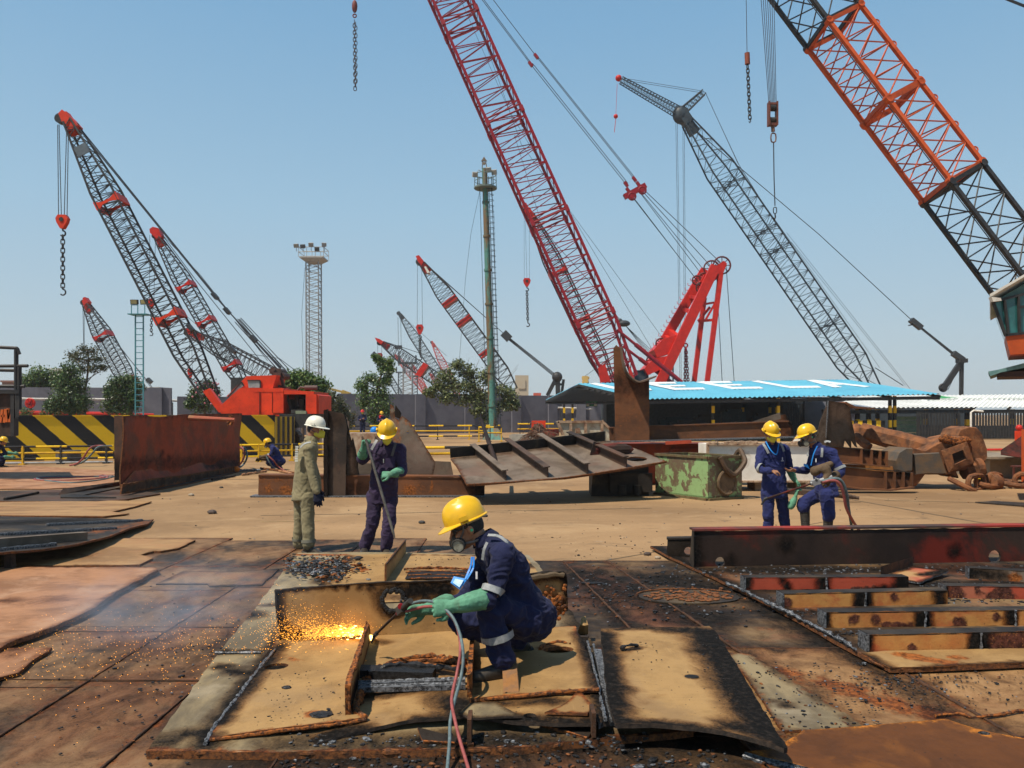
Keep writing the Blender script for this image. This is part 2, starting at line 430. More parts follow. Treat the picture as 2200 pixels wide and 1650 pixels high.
M['white']=simple('worn_white_paint', (.70, .67, .60), (.60, .56, .48), scale=2, rough=.6, bump=.1, dirt=.45, dirt_c=(.22, .11, .05), dscale=3)
M['castrust']=simple('cast_rusty_iron', (.215, .085, .034), (.085, .042, .025), scale=4.5, rough=.9, bump=1.0, bscale=18, dirt=.55, dirt_c=(.32, .17, .085), dscale=5)
M['castdark']=simple('blackened_cast_iron', (.075, .068, .060), (.13, .085, .05), scale=3.5, rough=.8, bump=.7, bscale=22)
M['galv']=simple('galvanised_steel', (.36, .37, .37), (.24, .23, .22), scale=4, rough=.5, metal=.3, bump=.05)
M['teal']=simple('teal_paint', (.07, .24, .27), (.05, .17, .20), scale=4, rough=.5, bump=.05)
M['rubber']=simple('black_rubber', (.030, .029, .027), (.055, .05, .043), scale=9, rough=.6, bump=.15, dirt=.4, dirt_c=(.13, .10, .07))
M['wood']=simple('grey_wood', (.25, .18, .11), (.16, .11, .07), scale=5, stretch=(1, 1, 6), rough=.8)
M['pinkhose']=simple('pink_hose', (.29, .078, .072), (.21, .055, .05), scale=30, rough=.5, bump=.2, dirt=.4, dirt_c=(.10, .05, .04), dscale=14)
M['greyhose']=simple('blue_grey_hose', (.12, .17, .18), (.08, .11, .115), scale=30, rough=.5, bump=.2, dirt=.3, dscale=14)
# ---- the yard: ground, walls, sheds
def mat_concrete():
 m, nt, b=new_mat('yard_concrete');k=NT(nt)
 big=k.noise(.16, 8, .62, k.co('Object', (1, 1.2, 1)), .4)
 col=k.mix(k.step(big, .38, .64), (.315, .197, .098), (.195, .118, .058))
 col=k.mix(k.math('MULTIPLY', k.step(k.noise(.55, 10, .7, k.co('Object', (.9, 1.2, 1)), .8), .50, .68), .55), col, (.37, .25, .132))
 col=k.mix(k.math('MULTIPLY', k.step(k.noise(.9, 11, .74, k.co('Object', (.8, 1.2, 1)), .8), .565, .69), .70), col, (.10, .066, .04))
 col=k.mix(k.math('MULTIPLY', k.step(k.noise(4.0, 9, .75, k.co('Object', (.9, 1.1, 1)), .8), .57, .70), .6), col, (.085, .058, .038))
 col=k.mix(k.math('MULTIPLY', k.step(k.noise(2.6, 9, .75, k.co('Object', (.8, 1.1, 1))), .60, .74), .55), col, (.52, .44, .34))
 col=k.mix(k.math('MULTIPLY', k.step(k.noise(24, 6, .75), .52, .70), .45), col, (.15, .10, .055))
 sp=k.math('MULTIPLY', k.step(k.vor(7.5), .06, .03), k.step(k.noise(1.2, 3), .47, .55))
 col=k.mix(k.math('MULTIPLY', sp, .75), col, (.06, .045, .035))
 col=k.mix(k.math('MULTIPLY', k.step(k.math('ADD', k.attr('soot'), k.math('MULTIPLY', k.math('SUBTRACT', k.noise(1.6, 10, .7, k.co('Object', (.6, 1.4, 1)), .5), .5), 1.5)), .25, .85), .88), col, (.020, .017, .015))
 k.l(col, b.inputs['Base Color']);b.inputs['Roughness'].default_value=.88;b.inputs['Specular IOR Level'].default_value=.2
 wv=k.n('ShaderNodeTexWave');wv.wave_type='BANDS';wv.bands_direction='DIAGONAL';wv.inputs['Scale'].default_value=2.6;wv.inputs['Distortion'].default_value=6.0;wv.inputs['Detail'].default_value=2
 k.l(k.co('Object', (1, .35, 1)), wv.inputs['Vector'])
 hh=k.math('ADD', k.math('MULTIPLY', wv.outputs['Fac'], .10), k.noise(7, 9, .7))
 k.l(k.bump(hh, .5, .02), b.inputs['Normal'])
 return m
M['concrete']=mat_concrete()
g=MB();xs=[-900, -200, -60, -30, -16, -10]+[x*.5 for x in range(-16, 17)]+[10, 16, 30, 60, 200, 900]
ys=[-40, -5, 0]+[3+.5*i for i in range(28)]+[18, 22, 30, 45, 80, 200, 450, 900]
soot=[]
for y in ys:
 for x in xs:
  g.v.append(V((x, y, 0)))
  s=.9*clamp(1.3-math.hypot((x-2.6)/3.2, (y-7.6)/2.6))+.45*clamp(1.2-math.hypot((x+4)/3.0, (y-8)/3.4))
  soot.append(clamp(s))
for j in range(len(ys)-1):
 for i in range(len(xs)-1):
  a=j*len(xs)+i;g.face((a, a+1, a+len(xs)+1, a+len(xs)))
tag(g.build('ground', M['concrete'], attrs={'soot':soot}), kind='structure')
j=MB()
def strip(mb, a, b, w, z=.004, wob=.03):
 a, b=V(a), V(b);n=max(2, int((b-a).length/.5));d=(b-a).normalized();s=V((-d.y, d.x, 0))
 pts=[]
 for i in range(n+1):
  p=a.lerp(b, i/n);o=s*(wob*nz(p, 1.7));ww=w*(1+.6*nz(p, 2.9))
  pts.append((p+o-s*ww/2+V((0, 0, z)), p+o+s*ww/2+V((0, 0, z))))
 for i in range(n):mb.quad(pts[i][0], pts[i+1][0], pts[i+1][1], pts[i][1])
strip(j, G(1740, 1058), G(2260, 1150), .05)
strip(j, G(1900, 1075), G(2300, 1085), .04)
strip(j, G(560, 1108), G(1400, 1092), .03)
strip(j, G(1240, 1215), G(1780, 1120), .02)
tag(j.build('slab_joint', simple('joint_earth', (.13, .095, .06), (.08, .06, .04), scale=12, rough=.9)), kind='structure')
yl=MB();strip(yl, G(560, 1121), G(690, 1119), .035, .006, .02)
tag(yl.build('painted_line', simple('faded_yellow_line', (.40, .26, .07), (.36, .26, .15), scale=30)), kind='structure')
M['wallblue']=simple('grey_blue_plaster', (.135, .135, .160), (.105, .105, .128), scale=.7, rough=.9, bump=.6, bscale=7, dirt=.6, dirt_c=(.065, .064, .075), dscale=.6)
M['walllight']=simple('pale_grey_plaster', (.20, .20, .225), (.16, .16, .185), scale=.7, rough=.9, bump=.4, bscale=9)
def wall(name, label, a, b, h, piers=()):
 t=thing(name, label, 'wall', V(a))
 a, b=V(a), V(b);d=(b-a);L=d.length;d.normalize();n=V((d.y, -d.x, 0))
 w=MB();w.box((a+b)/2+V((0, 0, h/2)), (L, .3, h), d)
 w.build('wall_panel', M['wallblue'], t)
 for q in piers:
  p=a+d*(L*q);m=MB();m.box(p+n*.25+V((0, 0, h/2+.01)), (.9, .28, h+.02), d);m.build('pier', M['wallblue'], t)
 return t, a, d, n
A0=V((-62, 56, 0));A1=V((-26.5, 62, 0));A2=V((-15, 67, 0));A3=V((4.5, 76, 0));A4=V((40, 80, 0))
wall('boundary_wall', 'long grey plastered wall section behind the tall trees and red hose reel', A0, A1, 3.75, (.2, .4, .6, .8, .97))
wall('boundary_wall', 'lower grey wall section behind the red crane and blue ladder mast', A1+V((.35, .2, 0)), A2, 3.1, (.2, .5, .8))
wall('boundary_wall', 'grey wall section with piers behind the leafy tree and green pole', A2+V((.3, .2, 0)), A3, 3.45, (.12, .34, .56, .78, .96))
wall('boundary_wall', 'grey wall section seen under the blue roofed shed', A3+V((.3, .1, 0)), A4, 3.1, (.05, .14, .25, .5, .8))
pp=MB()
pts=[]
for(px, py, Y)in((-40, 852, 56.8), (60, 857, 58.0), (230, 858, 61.0), (420, 862, 64.3), (720, 871, 69.2), (800, 872, 70.3), (880, 875, 71.6), (960, 873, 73.0), (1060, 880, 75.0), (1140, 878, 75.3), (1200, 876, 75.6), (1330, 882, 77)):
 pts.append(P(px, py, Y))
pp.poly(catmull(pts, 5), .09, 6)
tag(pp.build('white_conduit', simple('white_pipe', (.62, .60, .55), (.5, .48, .44)), smooth=True), 'white pipe running along the grey boundary wall', 'pipe')
rp=MB();rp.poly([P(40, 887, 54), P(235, 890, 56)], .16, 8);rp.poly([P(238, 890, 56), P(330, 892, 58)], .13, 8)
for x in(60, 105, 150, 215, 300):rp.tube(P(x, 888.5, 54+x*.009), P(x, 905, 54+x*.009), .12)
tag(rp.build('fire_pipe', M['red'], smooth=True), 'low red pipe in front of the wall behind the striped barrier', 'pipe')
hr=thing('hose_reel', 'round red hose reel mounted at the grey wall beside shrubs', 'hose reel', P(65, 866, 55))
m=MB();c=hr.location
m.ring(c, (0, 1, 0), .31, .06);m.disc(c, (0, 1, 0), .29, .10, 24);m.build('reel_disc', M['red'], hr, True)
m=MB()
for i in range(6):
 a=i*math.pi/3;m.beam(c+V((0, -.08, 0)), c+V((math.cos(a)*.29, -.08, math.sin(a)*.29)), .035)
m.disc(c+V((0, -.1, 0)), (0, 1, 0), .06, .08, 12);m.build('spoke_frame', M['crimson'], hr, True)
m=MB();m.beam(c+V((0, .05, 0)), V((c.x, c.y+.05, 0)), .12);m.build('stand', M['black'], hr)
def mat_stripes(name, period, slope, c1=(.74, .46, .014), c2=(.018, .018, .02), duty=.5, axis=(1, 0, 0), phase=0):
 m, nt, b=new_mat(name);k=NT(nt)
 sx=k.n('ShaderNodeSeparateXYZ');k.l(k.co(), sx.inputs[0])
 v=k.math('ADD', k.math('MULTIPLY', sx.outputs[0], axis[0]), k.math('MULTIPLY', sx.outputs[1], axis[1]))
 v=k.math('ADD', v, k.math('MULTIPLY', sx.outputs[2], slope))
 v=k.math('ADD', v, k.math('MULTIPLY', k.math('SUBTRACT', k.noise(3.0, 4), .5), .06*period))
 v=k.math('FRACT', k.math('ADD', k.math('DIVIDE', v, period), phase+50.0))
 fac=k.step(v, duty-.012, duty+.012)
 col=k.mix(fac, c1, c2)
 col=k.mix(k.math('MULTIPLY', k.step(k.noise(2.2, 9, .75, None, .5), .52, .74), .22), col, (.12, .085, .03))
 col=k.mix(k.math('MULTIPLY', k.step(k.noise(9, 8, .75), .60, .70), .5), col, (.13, .12, .10))
 k.l(col, b.inputs['Base Color']);b.inputs['Roughness'].default_value=.7;b.inputs['Specular IOR Level'].default_value=.25
 k.l(k.bump(k.noise(12, 7, .7), .4, .02), b.inputs['Normal'])
 return m
M['stripes']=mat_stripes('yellow_black_stripes', 1.16, .88, phase=.18)
M['stripesmall']=mat_stripes('yellow_black_bands', 1.9, 0, duty=.5)
M['stripebands']=mat_stripes('yellow_black_post_bands', .9, 1.0, axis=(0, 0, 0))
def barrier(label, a, b, h, th):
 a, b=V(a), V(b);d=(b-a).normalized();L=(b-a).length
 m=MB();m.box((a+b)/2+V((0, 0, h/2)), (L, th, h), d)
 m.box((a+b)/2+V((0, 0, h+.025)), (L+.06, th+.06, .05), d)
 o=m.build('striped_barrier', M['stripes'])
 return tag(o, label, 'barrier')
b0=P(-140, 992, 28.4);b1=P(590, 966, 34);b0.z=b1.z=0
dd=(b1-b0).normalized();nn=V((-dd.y, dd.x, 0))
barrier('thick concrete barrier painted in slanting yellow and black stripes', b0+nn*.3, b1+nn*.3, 1.66, .6)
pn=MB();e0=b1+dd*.05+nn*.1
for i in range(9):
 q=e0+dd*(.09*i);pn.box(q+V((0, -.02*(i%2), .82)), (.088, .5, 1.64), dd)
tag(pn.build('corrugated_panel', mat_stripes('narrow_stripes', .18, 0.0, c1=(.30, .20, .02), c2=(.04, .035, .03)), None), 'ribbed dark panel with narrow yellow bars under the red crane body', 'panel')
def railing(label, pts, posts, heights, r=.035, two=True, group=None):
 t=thing('guard_rail', label, 'railing', V(pts[0]), group)
 for i, h in enumerate(heights):
  m=MB();m.poly([V(p)+V((0, 0, h))for p in pts], r, 8)
  m.build('rail_pipe', (M['stripesmall'], M['yellow'], M['stripesmall'], M['galv'])[i%4], t, True)
 a, b=V(pts[0]), V(pts[-1])
 for q in posts:
  p=a.lerp(b, q);m=MB();m.beam(V((p.x, p.y, 0)), V((p.x, p.y, heights[0]+.03)), .07);m.box((p.x, p.y, .02), (.2, .2, .04))
  m.build('post', (M['black'], M['yellow'])[int(q*97)%2], t)
 return t
def gp(px, Y):return V(((px-1100)/F*Y, Y, 0))
railing('yellow and black pipe rail in front of the striped barrier', [gp(-60, 27.2), gp(243, 28.3)], (.05, .35, .62, .95), (.62, .40, .20, .06))
railing('yellow and black pipe rail behind the squatting worker by the crane tracks', [gp(514, 29.0), gp(715, 30.5)], (.02, .2, .55, .95), (.62, .40, .20))
railing('long yellow pipe rail across the yard below the grey wall', [gp(730, 52), gp(1075, 54)], (.02, .2, .4, .6, .8, .99), (.95, .6, .25), .05)
railing('short yellow pipe rail standing square to the long one near green pole', [gp(1028, 50), gp(1078, 50.4)], (.02, .5, .98), (.9, .55), .05)
railing('low black and yellow rail behind the ribbed steel panel', [gp(905, 33), gp(1090, 34)], (.02, .5, .98), (.35, .1), .06)
railing('yellow pipe rail under the blue shed gable end', [gp(1112, 62), gp(1215, 63)], (.05, .5, .95), (.95, .55), .06)
def roof_sheet(name, a, b, c, d, mats, parent, pitch=.3, amp=.035, mark=None):
 """corrugated sheet: a,b along the eave, d,c along the ridge"""
 a, b, c, d=V(a), V(b), V(c), V(d);n=int((b-a).length/(pitch/4));m=MB();up=(b-a).cross(d-a).normalized()
 if up.z<0:up=-up
 K=8
 for i in range(n+1):
  t=i/n;e=a.lerp(b, t);r=d.lerp(c, t);o=up*(amp*(1 if i%4 in(1, 2)else-1))
  for kk in range(K+1):m.v.append(e.lerp(r, kk/K)+o)
 for i in range(n):
  for kk in range(K):
   q=i*(K+1)+kk;m.face((q, q+K+1, q+K+2, q+1))
 return m.build(name, mats, parent)
M['bluesheet']=simple('blue_painted_sheet', (.105, .37, .50), (.085, .31, .44), scale=.5, rough=.45, bump=0, dirt=.3, dirt_c=(.05, .20, .32), dscale=.8)
M['whitesheet']=simple('white_painted_sheet', (.72, .72, .68), (.62, .62, .58), scale=.5, rough=.5, bump=0, dirt=.2, dirt_c=(.3, .3, .28), dscale=1)
M['whitepaint']=simple('white_lettering', (.74, .74, .72), (.55, .64, .68), scale=2, rough=.5, bump=0, dirt=.4, dirt_c=(.25, .45, .55), dscale=1.2)
EL=P(1388, 857, 50);ER=P(2022, 846.5, 49);RL=P(1243, 824, 57);RR=P(1822, 816, 57);BL=P(1172, 859, 65);BR=P(1700, 846, 66)
sh=thing('open_shed', 'open sided yard shed with blue corrugated roof and white letters', 'shed', V((EL.x, 57, 0)))
roof=roof_sheet('roof', EL, ER, RR, RL, M['bluesheet'], sh)
roof_sheet('roof', BL, BR, RR, RL, M['bluesheet'], sh)
ax=(ER-EL).normalized();upv=((RL+RR)/2-(EL+ER)/2);nrm=ax.cross(upv).normalized()
if nrm.z<0:nrm=-nrm
def on_roof(u, v):
 return EL.lerp(ER, u).lerp(RL.lerp(RR, u), v)+nrm*.05
def roof_bar(m, u0, v0, u1, v1, w):
 a, b=on_roof(u0, v0), on_roof(u1, v1);d=(b-a).normalized();s=nrm.cross(d)*w/2;n=10
 for i in range(n):
  p, q=a.lerp(b, i/n), a.lerp(b, (i+1)/n);m.quad(p-s, q-s, q+s, p+s)
let=MB()
def letter(ch, u, wd):
 lo, hi=.46, .97;w=.62;vw=.9
 if ch in 'LE':roof_bar(let, u, lo, u, hi, w);roof_bar(let, u-.006, lo+.05, u+wd, lo+.05, vw)
 if ch=='E':roof_bar(let, u, (lo+hi)/2, u+wd*.85, (lo+hi)/2, vw*.8);roof_bar(let, u, hi-.05, u+wd, hi-.05, vw)
 if ch=='A':
  roof_bar(let, u, lo, u+wd*.5, hi, w);roof_bar(let, u+wd*.5, hi, u+wd, lo, w);roof_bar(let, u+wd*.2, lo+.2, u+wd*.8, lo+.2, vw*.7)
for ch, u in zip('LEELA', (.045, .235, .44, .645, .80)):letter(ch, u, .105)
lo=let.build('roof_lettering', M['whitepaint'], sh)
fr=MB()
fr.beam(EL+V((0, .2, -.22)), ER+V((0, .2, -.22)), .12, .2)
fr.beam(BL+V((0, 0, -.22)), BR+V((0, 0, -.22)), .12, .2);fr.beam(RL+V((0, 0, -.2)), RR+V((0, 0, -.2)), .1, .14)
for i in range(7):
 t=i/6;fr.beam(EL.lerp(ER, t)+V((0, .1, -.14)), RL.lerp(RR, t)+V((0, 0, -.12)), .08, .14);fr.beam(BL.lerp(BR, t)+V((0, 0, -.14)), RL.lerp(RR, t)+V((0, 0, -.12)), .08, .14)
 fr.beam(EL.lerp(ER, t)+V((0, .2, -.3)), BL.lerp(BR, t)+V((0, 0, -.3)), .07, .1)
for i in range(1, 7):
 t=i/7
 fr.beam(EL.lerp(RL, t)+V((0, 0, -.1)), ER.lerp(RR, t)+V((0, 0, -.1)), .07, .1);fr.beam(BL.lerp(RL, t)+V((0, 0, -.1)), BR.lerp(RR, t)+V((0, 0, -.1)), .07, .1)
for i in range(9):
 t=.1+i*.09;a=BL.lerp(RL, t);b_=EL.lerp(RL, t);fr.beam(a+V((-.05, 0, -.2)), a.lerp(b_, 1.0)+V((-.05, 0, -.2)), .03, .12)
fr.build('roof_frame', M['black'], sh)
for px, Y, zt in((1352, 51, 2.6), (1532, 51, 2.65), (1672, 50.5, 2.75), (1912, 50, 2.9), (1922, 51, 2.9), (1212, 66, 2.7), (1230, 66, 2.7), (1468, 64, 2.9), (1596, 64, 3), (1654, 63, 3), (1668, 64, 3), (1740, 63, 3)):
 m=MB();p=gp(px, Y);m.beam(p, p+V((0, 0, zt)), .17);m.build('post', M['stripebands'], sh)
bw=MB()
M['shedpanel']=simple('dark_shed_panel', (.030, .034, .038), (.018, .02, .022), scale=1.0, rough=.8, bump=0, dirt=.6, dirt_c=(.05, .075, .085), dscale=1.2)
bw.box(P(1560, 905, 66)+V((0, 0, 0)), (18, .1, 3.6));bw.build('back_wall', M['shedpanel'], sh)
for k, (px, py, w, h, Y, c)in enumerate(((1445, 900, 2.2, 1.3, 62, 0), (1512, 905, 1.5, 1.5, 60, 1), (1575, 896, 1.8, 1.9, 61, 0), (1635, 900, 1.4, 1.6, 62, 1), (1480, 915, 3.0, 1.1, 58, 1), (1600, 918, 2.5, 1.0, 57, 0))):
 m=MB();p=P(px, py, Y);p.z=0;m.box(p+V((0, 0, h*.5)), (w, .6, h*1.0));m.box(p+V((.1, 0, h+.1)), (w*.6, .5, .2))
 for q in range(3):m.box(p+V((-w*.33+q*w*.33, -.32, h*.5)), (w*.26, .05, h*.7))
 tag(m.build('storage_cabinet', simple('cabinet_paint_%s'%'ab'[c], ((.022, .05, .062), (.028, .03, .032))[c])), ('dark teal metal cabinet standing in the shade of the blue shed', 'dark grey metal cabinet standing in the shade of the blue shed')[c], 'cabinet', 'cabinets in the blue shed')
gf=thing('mesh_gate', 'black square mesh gate panel under the blue roof', 'gate', gp(1700, 58))
m=MB()
for i in range(9):p=P(1682+i*5.2, 900, 58);m.beam(V((p.x, 58, .2)), V((p.x, 58, 2.5)), .05)
for i in range(8):z=.3+i*.3;m.beam(V((P(1680, 0, 58).x, 58, z)), V((P(1726, 0, 58).x, 58, z)), .045)
m.build('bar_grid', M['black'], gf)
m=MB();m.beam(gp(1680, 58), gp(1680, 58)+V((0, 0, 2.7)), .1);m.beam(gp(1727, 58), gp(1727, 58)+V((0, 0, 2.7)), .1);m.build('gate_frame', M['black'], gf)
m=MB();m.box(P(1750, 893, 62), (1.7, .2, 2.2));m.box(P(1750, 893, 62)+V((0, -.03, -1.2)), (1.8, .22, .18))
tag(m.build('pale_wall', M['walllight']), 'pale lilac wall piece seen between the blue shed posts', 'wall')
ws=thing('open_shed', 'long low shed with pale white corrugated roof beyond the anchor', 'shed', gp(2000, 60))
a, b, c, d=P(1770, 876, 56), P(2330, 874, 56), P(2330, 846, 64), P(1850, 851, 64)
roof_sheet('roof', a, b, c, d, M['whitesheet'], ws, pitch=.34)
e=MB();e.beam(a+V((0, .3, -.3)), b+V((0, .3, -.3)), .15, .25);e.beam(d+V((0, 0, -.3)), c+V((0, 0, -.3)), .15, .25)
for i in range(8):t=i/7;e.beam(a.lerp(b, t)+V((0, .3, -.2)), d.lerp(c, t)+V((0, 0, -.2)), .1, .15)
e.build('roof_frame', M['black'], ws)
for px, Y in((1842, 57), (1866, 57), (1885, 63), (2078, 57), (2175, 63), (2290, 57), (1990, 63), (2055, 63)):
 m=MB();p=gp(px, Y);m.beam(p, p+V((0, 0, 2.1)), .26);m.build('post', M['stripebands'], ws)
lm=MB();wn_=(b-a).cross(d-a).normalized();wn_=wn_ if wn_.z>0 else-wn_
r3=random.Random(3)
for i in range(26):
 u=.22+i*.021
 if i in(5, 12, 17):continue
 p0=a.lerp(b, u).lerp(d.lerp(c, u), .52)+wn_*.06;p1=a.lerp(b, u).lerp(d.lerp(c, u), .62)+wn_*.06;sx=V((.05, 0, 0))
 lm.quad(p0-sx, p0+sx, p1+sx, p1-sx)
 q0=a.lerp(b, u+.008).lerp(d.lerp(c, u+.008), .52+.09*r3.random())+wn_*.06;lm.quad(q0-V((.14, 0, 0)), q0+V((.14, 0, 0)), q0+V((.14, .1, .05)), q0+V((-.14, .1, .05)))
lm.build('roof_lettering', simple('faded_grey_lettering', (.25, .30, .24), (.3, .34, .3)), ws)
lg=MB()
for(u0, u1, v0)in((.28, .46, .72), (.34, .40, .80), (.30, .44, .66)):
 p0=a.lerp(b, u0).lerp(d.lerp(c, u0), v0)+wn_*.06;p1=a.lerp(b, u1).lerp(d.lerp(c, u1), v0)+wn_*.06
 lg.quad(p0, p1, p1.lerp(p0, .4)+V((0, .35, .12)), p0.lerp(p1, .3)+V((0, .35, .12)))
lg.build('roof_emblem', simple('green_paint', (.05, .30, .10)), ws)
def gate(label, px0, px1, Y, h, n, mat):
 t=thing('slatted_gate', label, 'gate', gp(px0, Y));x0, x1=gp(px0, Y).x, gp(px1, Y).x
 m=MB()
 for i in range(n):x=lerp(x0, x1, (i+.5)/n);m.box((x, Y, h/2+.1), ((x1-x0)/n*.62, .05, h))
 m.build('slat_panel', mat, t)
 m=MB();m.beam((x0, Y+.05, h+.1), (x1, Y+.05, h+.1), .08);m.beam((x0, Y+.05, .3), (x1, Y+.05, .3), .08);m.beam((x0, Y+.05, 0), (x0, Y+.05, h+.2), .1);m.beam((x1, Y+.05, 0), (x1, Y+.05, h+.2), .1)
 m.box(((x0+x1)/2, Y+.03, .5), (x1-x0, .04, .9));m.build('gate_frame', mat, t)
gate('black slatted gate between the two banded posts behind the anchor', 1972, 2062, 55, 1.7, 14, M['black'])
gate('black slatted gate in a white pipe frame beside the anchor crown', 2090, 2215, 54, 1.75, 20, M['black'])
m=MB();m.poly([gp(2086, 54), P(2086, 886, 54), P(2092, 882, 54), P(2112, 884, 54)], .07, 8)
tag(m.build('bent_pipe', M['white'], None, True), 'white bent pipe standing at the slatted gate', 'pipe')
m=MB();p=P(1948, 918, 58)
for i in range(5):m.box(p+V((0, 0, -.55+i*.3)), (2.0-.1*(i%2), .9, .26))
tag(m.build('bagged_stack', simple('pale_green_sheeting', (.13, .26, .20), (.22, .32, .24), scale=2)), 'stack of bales under pale green sheeting below the white roof', 'stack')
m=MB()
p=P(1865, 908, 50);p.z=0;m.box(p+V((0, 0, .7)), (2.0, .3, 1.25))
tag(m.build('striped_board', mat_stripes('upright_stripes', .57, 0)), 'board with upright yellow and black bars behind the anchor shank', 'board')
sg=thing('notice_board', 'small green notice board with yellow header hanging at the shed gable', 'sign', P(1271, 860, 60))
m=MB();c=sg.location;m.box(c, (.84, .05, .92));m.build('board', simple('green_sign_paint', (.012, .16, .07), (.015, .12, .06)), sg)
m=MB();m.box(c+V((0, -.03, .37)), (.82, .02, .18));m.build('header_strip', simple('sign_yellow', (.50, .40, .05), (.42, .34, .06), scale=40, contrast=(.45, .5)), sg)
m=MB();r3=random.Random(5)
for row in range(3):
 for col in range(3):
  q=c+V((-.27+col*.27, -.032, .19-row*.2))
  for kx in range(4):
   if r3.random()<.75:m.box(q+V((-.08+kx*.055, 0, 0)), (.03, .01, .09*r3.uniform(.5, 1)))
m.box(c+V((-.28, -.03, -.36)), (.2, .012, .14));m.box(c+V((.28, -.03, -.36)), (.2, .012, .14))
m.build('sign_lettering', M['whitepaint'], sg)
m=MB();m.tube(c+V((-.3, 0, .46)), c+V((-.3, 0, .75)), .015);m.tube(c+V((.3, 0, .46)), c+V((.3, 0, .75)), .015);m.build('hanger', M['black'], sg)
# ---- cranes
def frame_of(a, b, side):
 d=(b-a).normalized();s=V(side);s=(s-d*d.dot(s)).normalized();return d, s, d.cross(s)
def lattice(mb, a, b, w0, w1, dp0, dp1, bays, rc, rl, side=(0, 1, 0), n=5, diag=True, straight=True):
 """lattice boom section from a to b; w in the plane of view, dp along side"""
 d, s, q=frame_of(a, b, side)
 def cor(t, i, j):return a.lerp(b, t)+q*(lerp(w0, w1, t)/2*i)+s*(lerp(dp0, dp1, t)/2*j)
 for i in(-1, 1):
  for j in(-1, 1):mb.tube(cor(0, i, j), cor(1, i, j), rc, None, n)
 for k in range(bays):
  t0, t1=k/bays, (k+1)/bays;tm=(t0+t1)/2
  for j in(-1, 1):
   mb.tube(cor(t0, -1, j), cor(tm, 1, j), rl, None, 4);mb.tube(cor(tm, 1, j), cor(t1, -1, j), rl, None, 4)
  for i in(-1, 1):
   mb.tube(cor(t0, i, -1), cor(tm, i, 1), rl, None, 4);mb.tube(cor(tm, i, 1), cor(t1, i, -1), rl, None, 4)
  if straight:
   mb.tube(cor(t0, -1, -1), cor(t0, 1, -1), rl, None, 4)
 return cor
def pend(m, pts, r, sag=0):
 pts=[V(p)for p in pts]
 for a, b in zip(pts, pts[1:]):
  if sag:m.poly([a.lerp(b, i/8)-V((0, 0, sag*4*(i/8)*(1-i/8)))for i in range(9)], r, 4)
  else:m.tube(a, b, r, None, 4)
def boom_crane(name, label, Y, base, tip, width, mat, headmat, bays=22, rc=.05, rl=.022, taper=.16, depth=None, frames=(), dY=0.0, framemat=None, cat='crane', n=5):
 """base / tip: photo pixels. width in metres. frames: fractions (from the foot) where red joint frames sit."""
 a, b=P(*base, Y), P(*tip, Y+dY);L=(b-a).length
 t=thing(name, label, cat, V((a.x, a.y, 0)))
 d, s, q=frame_of(a, b, (0, 1, 0));dp=depth or width
 m=MB();c1, c2=taper, 1-taper*1.6;p1, p2=a.lerp(b, c1), a.lerp(b, c2)
 k1, k2=max(2, int(bays*c1)), max(2, int(bays*(1-c2)))
 lattice(m, a, p1, width*.45, width, dp, dp, k1, rc, rl, n=n)
 lattice(m, p1, p2, width, width, dp, dp, max(2, bays-k1-k2), rc, rl, n=n)
 lattice(m, p2, b, width, width*.35, dp, dp*.55, k2, rc, rl, n=n)
 m.build('boom', mat, t)
 h=MB();hs=width*.38
 h.hexa([b-d*hs*1.6-q*hs*.6-s*hs*.5, b-d*hs*1.6+q*hs*.6-s*hs*.5, b-d*hs*1.6+q*hs*.6+s*hs*.5, b-d*hs*1.6-q*hs*.6+s*hs*.5, b+d*hs*1.1-q*hs*.35-s*hs*.5, b+d*hs*.9+q*hs*.25-s*hs*.5, b+d*hs*.9+q*hs*.25+s*hs*.5, b+d*hs*1.1-q*hs*.35+s*hs*.5])
 h.build('boom_head', headmat, t)
 sv=MB();sv.disc(b+d*hs*.6+q*hs*(-.25 if q.x>0 else.25), s, hs*.55, hs*.8, 16);sv.build('sheave', M['black'], t, True)
 for fr in frames:
  f=MB();p=a.lerp(b, fr);w=width/2*1.08;hh=width*.20;g2=dp/2*1.05
  for j in(-1, 1):
   f.prism([p-q*w-d*hh+s*g2*j, p-q*w*.35-d*hh*.35+s*g2*j, p+q*w*.35-d*hh*.3+s*g2*j, p+q*w-d*hh*1.1+s*g2*j, p+q*w+d*hh+s*g2*j, p+q*w*.35+d*hh*.3+s*g2*j, p-q*w*.35+d*hh*.3+s*g2*j, p-q*w+d*hh*.9+s*g2*j], s*.05)
  for i in(-1, 1):f.box(p+q*w*i, (hh*2, dp*1.1, .05), d, q)
  f.build('joint_frame', framemat or headmat, t)
 return t, a, b, d, s, q
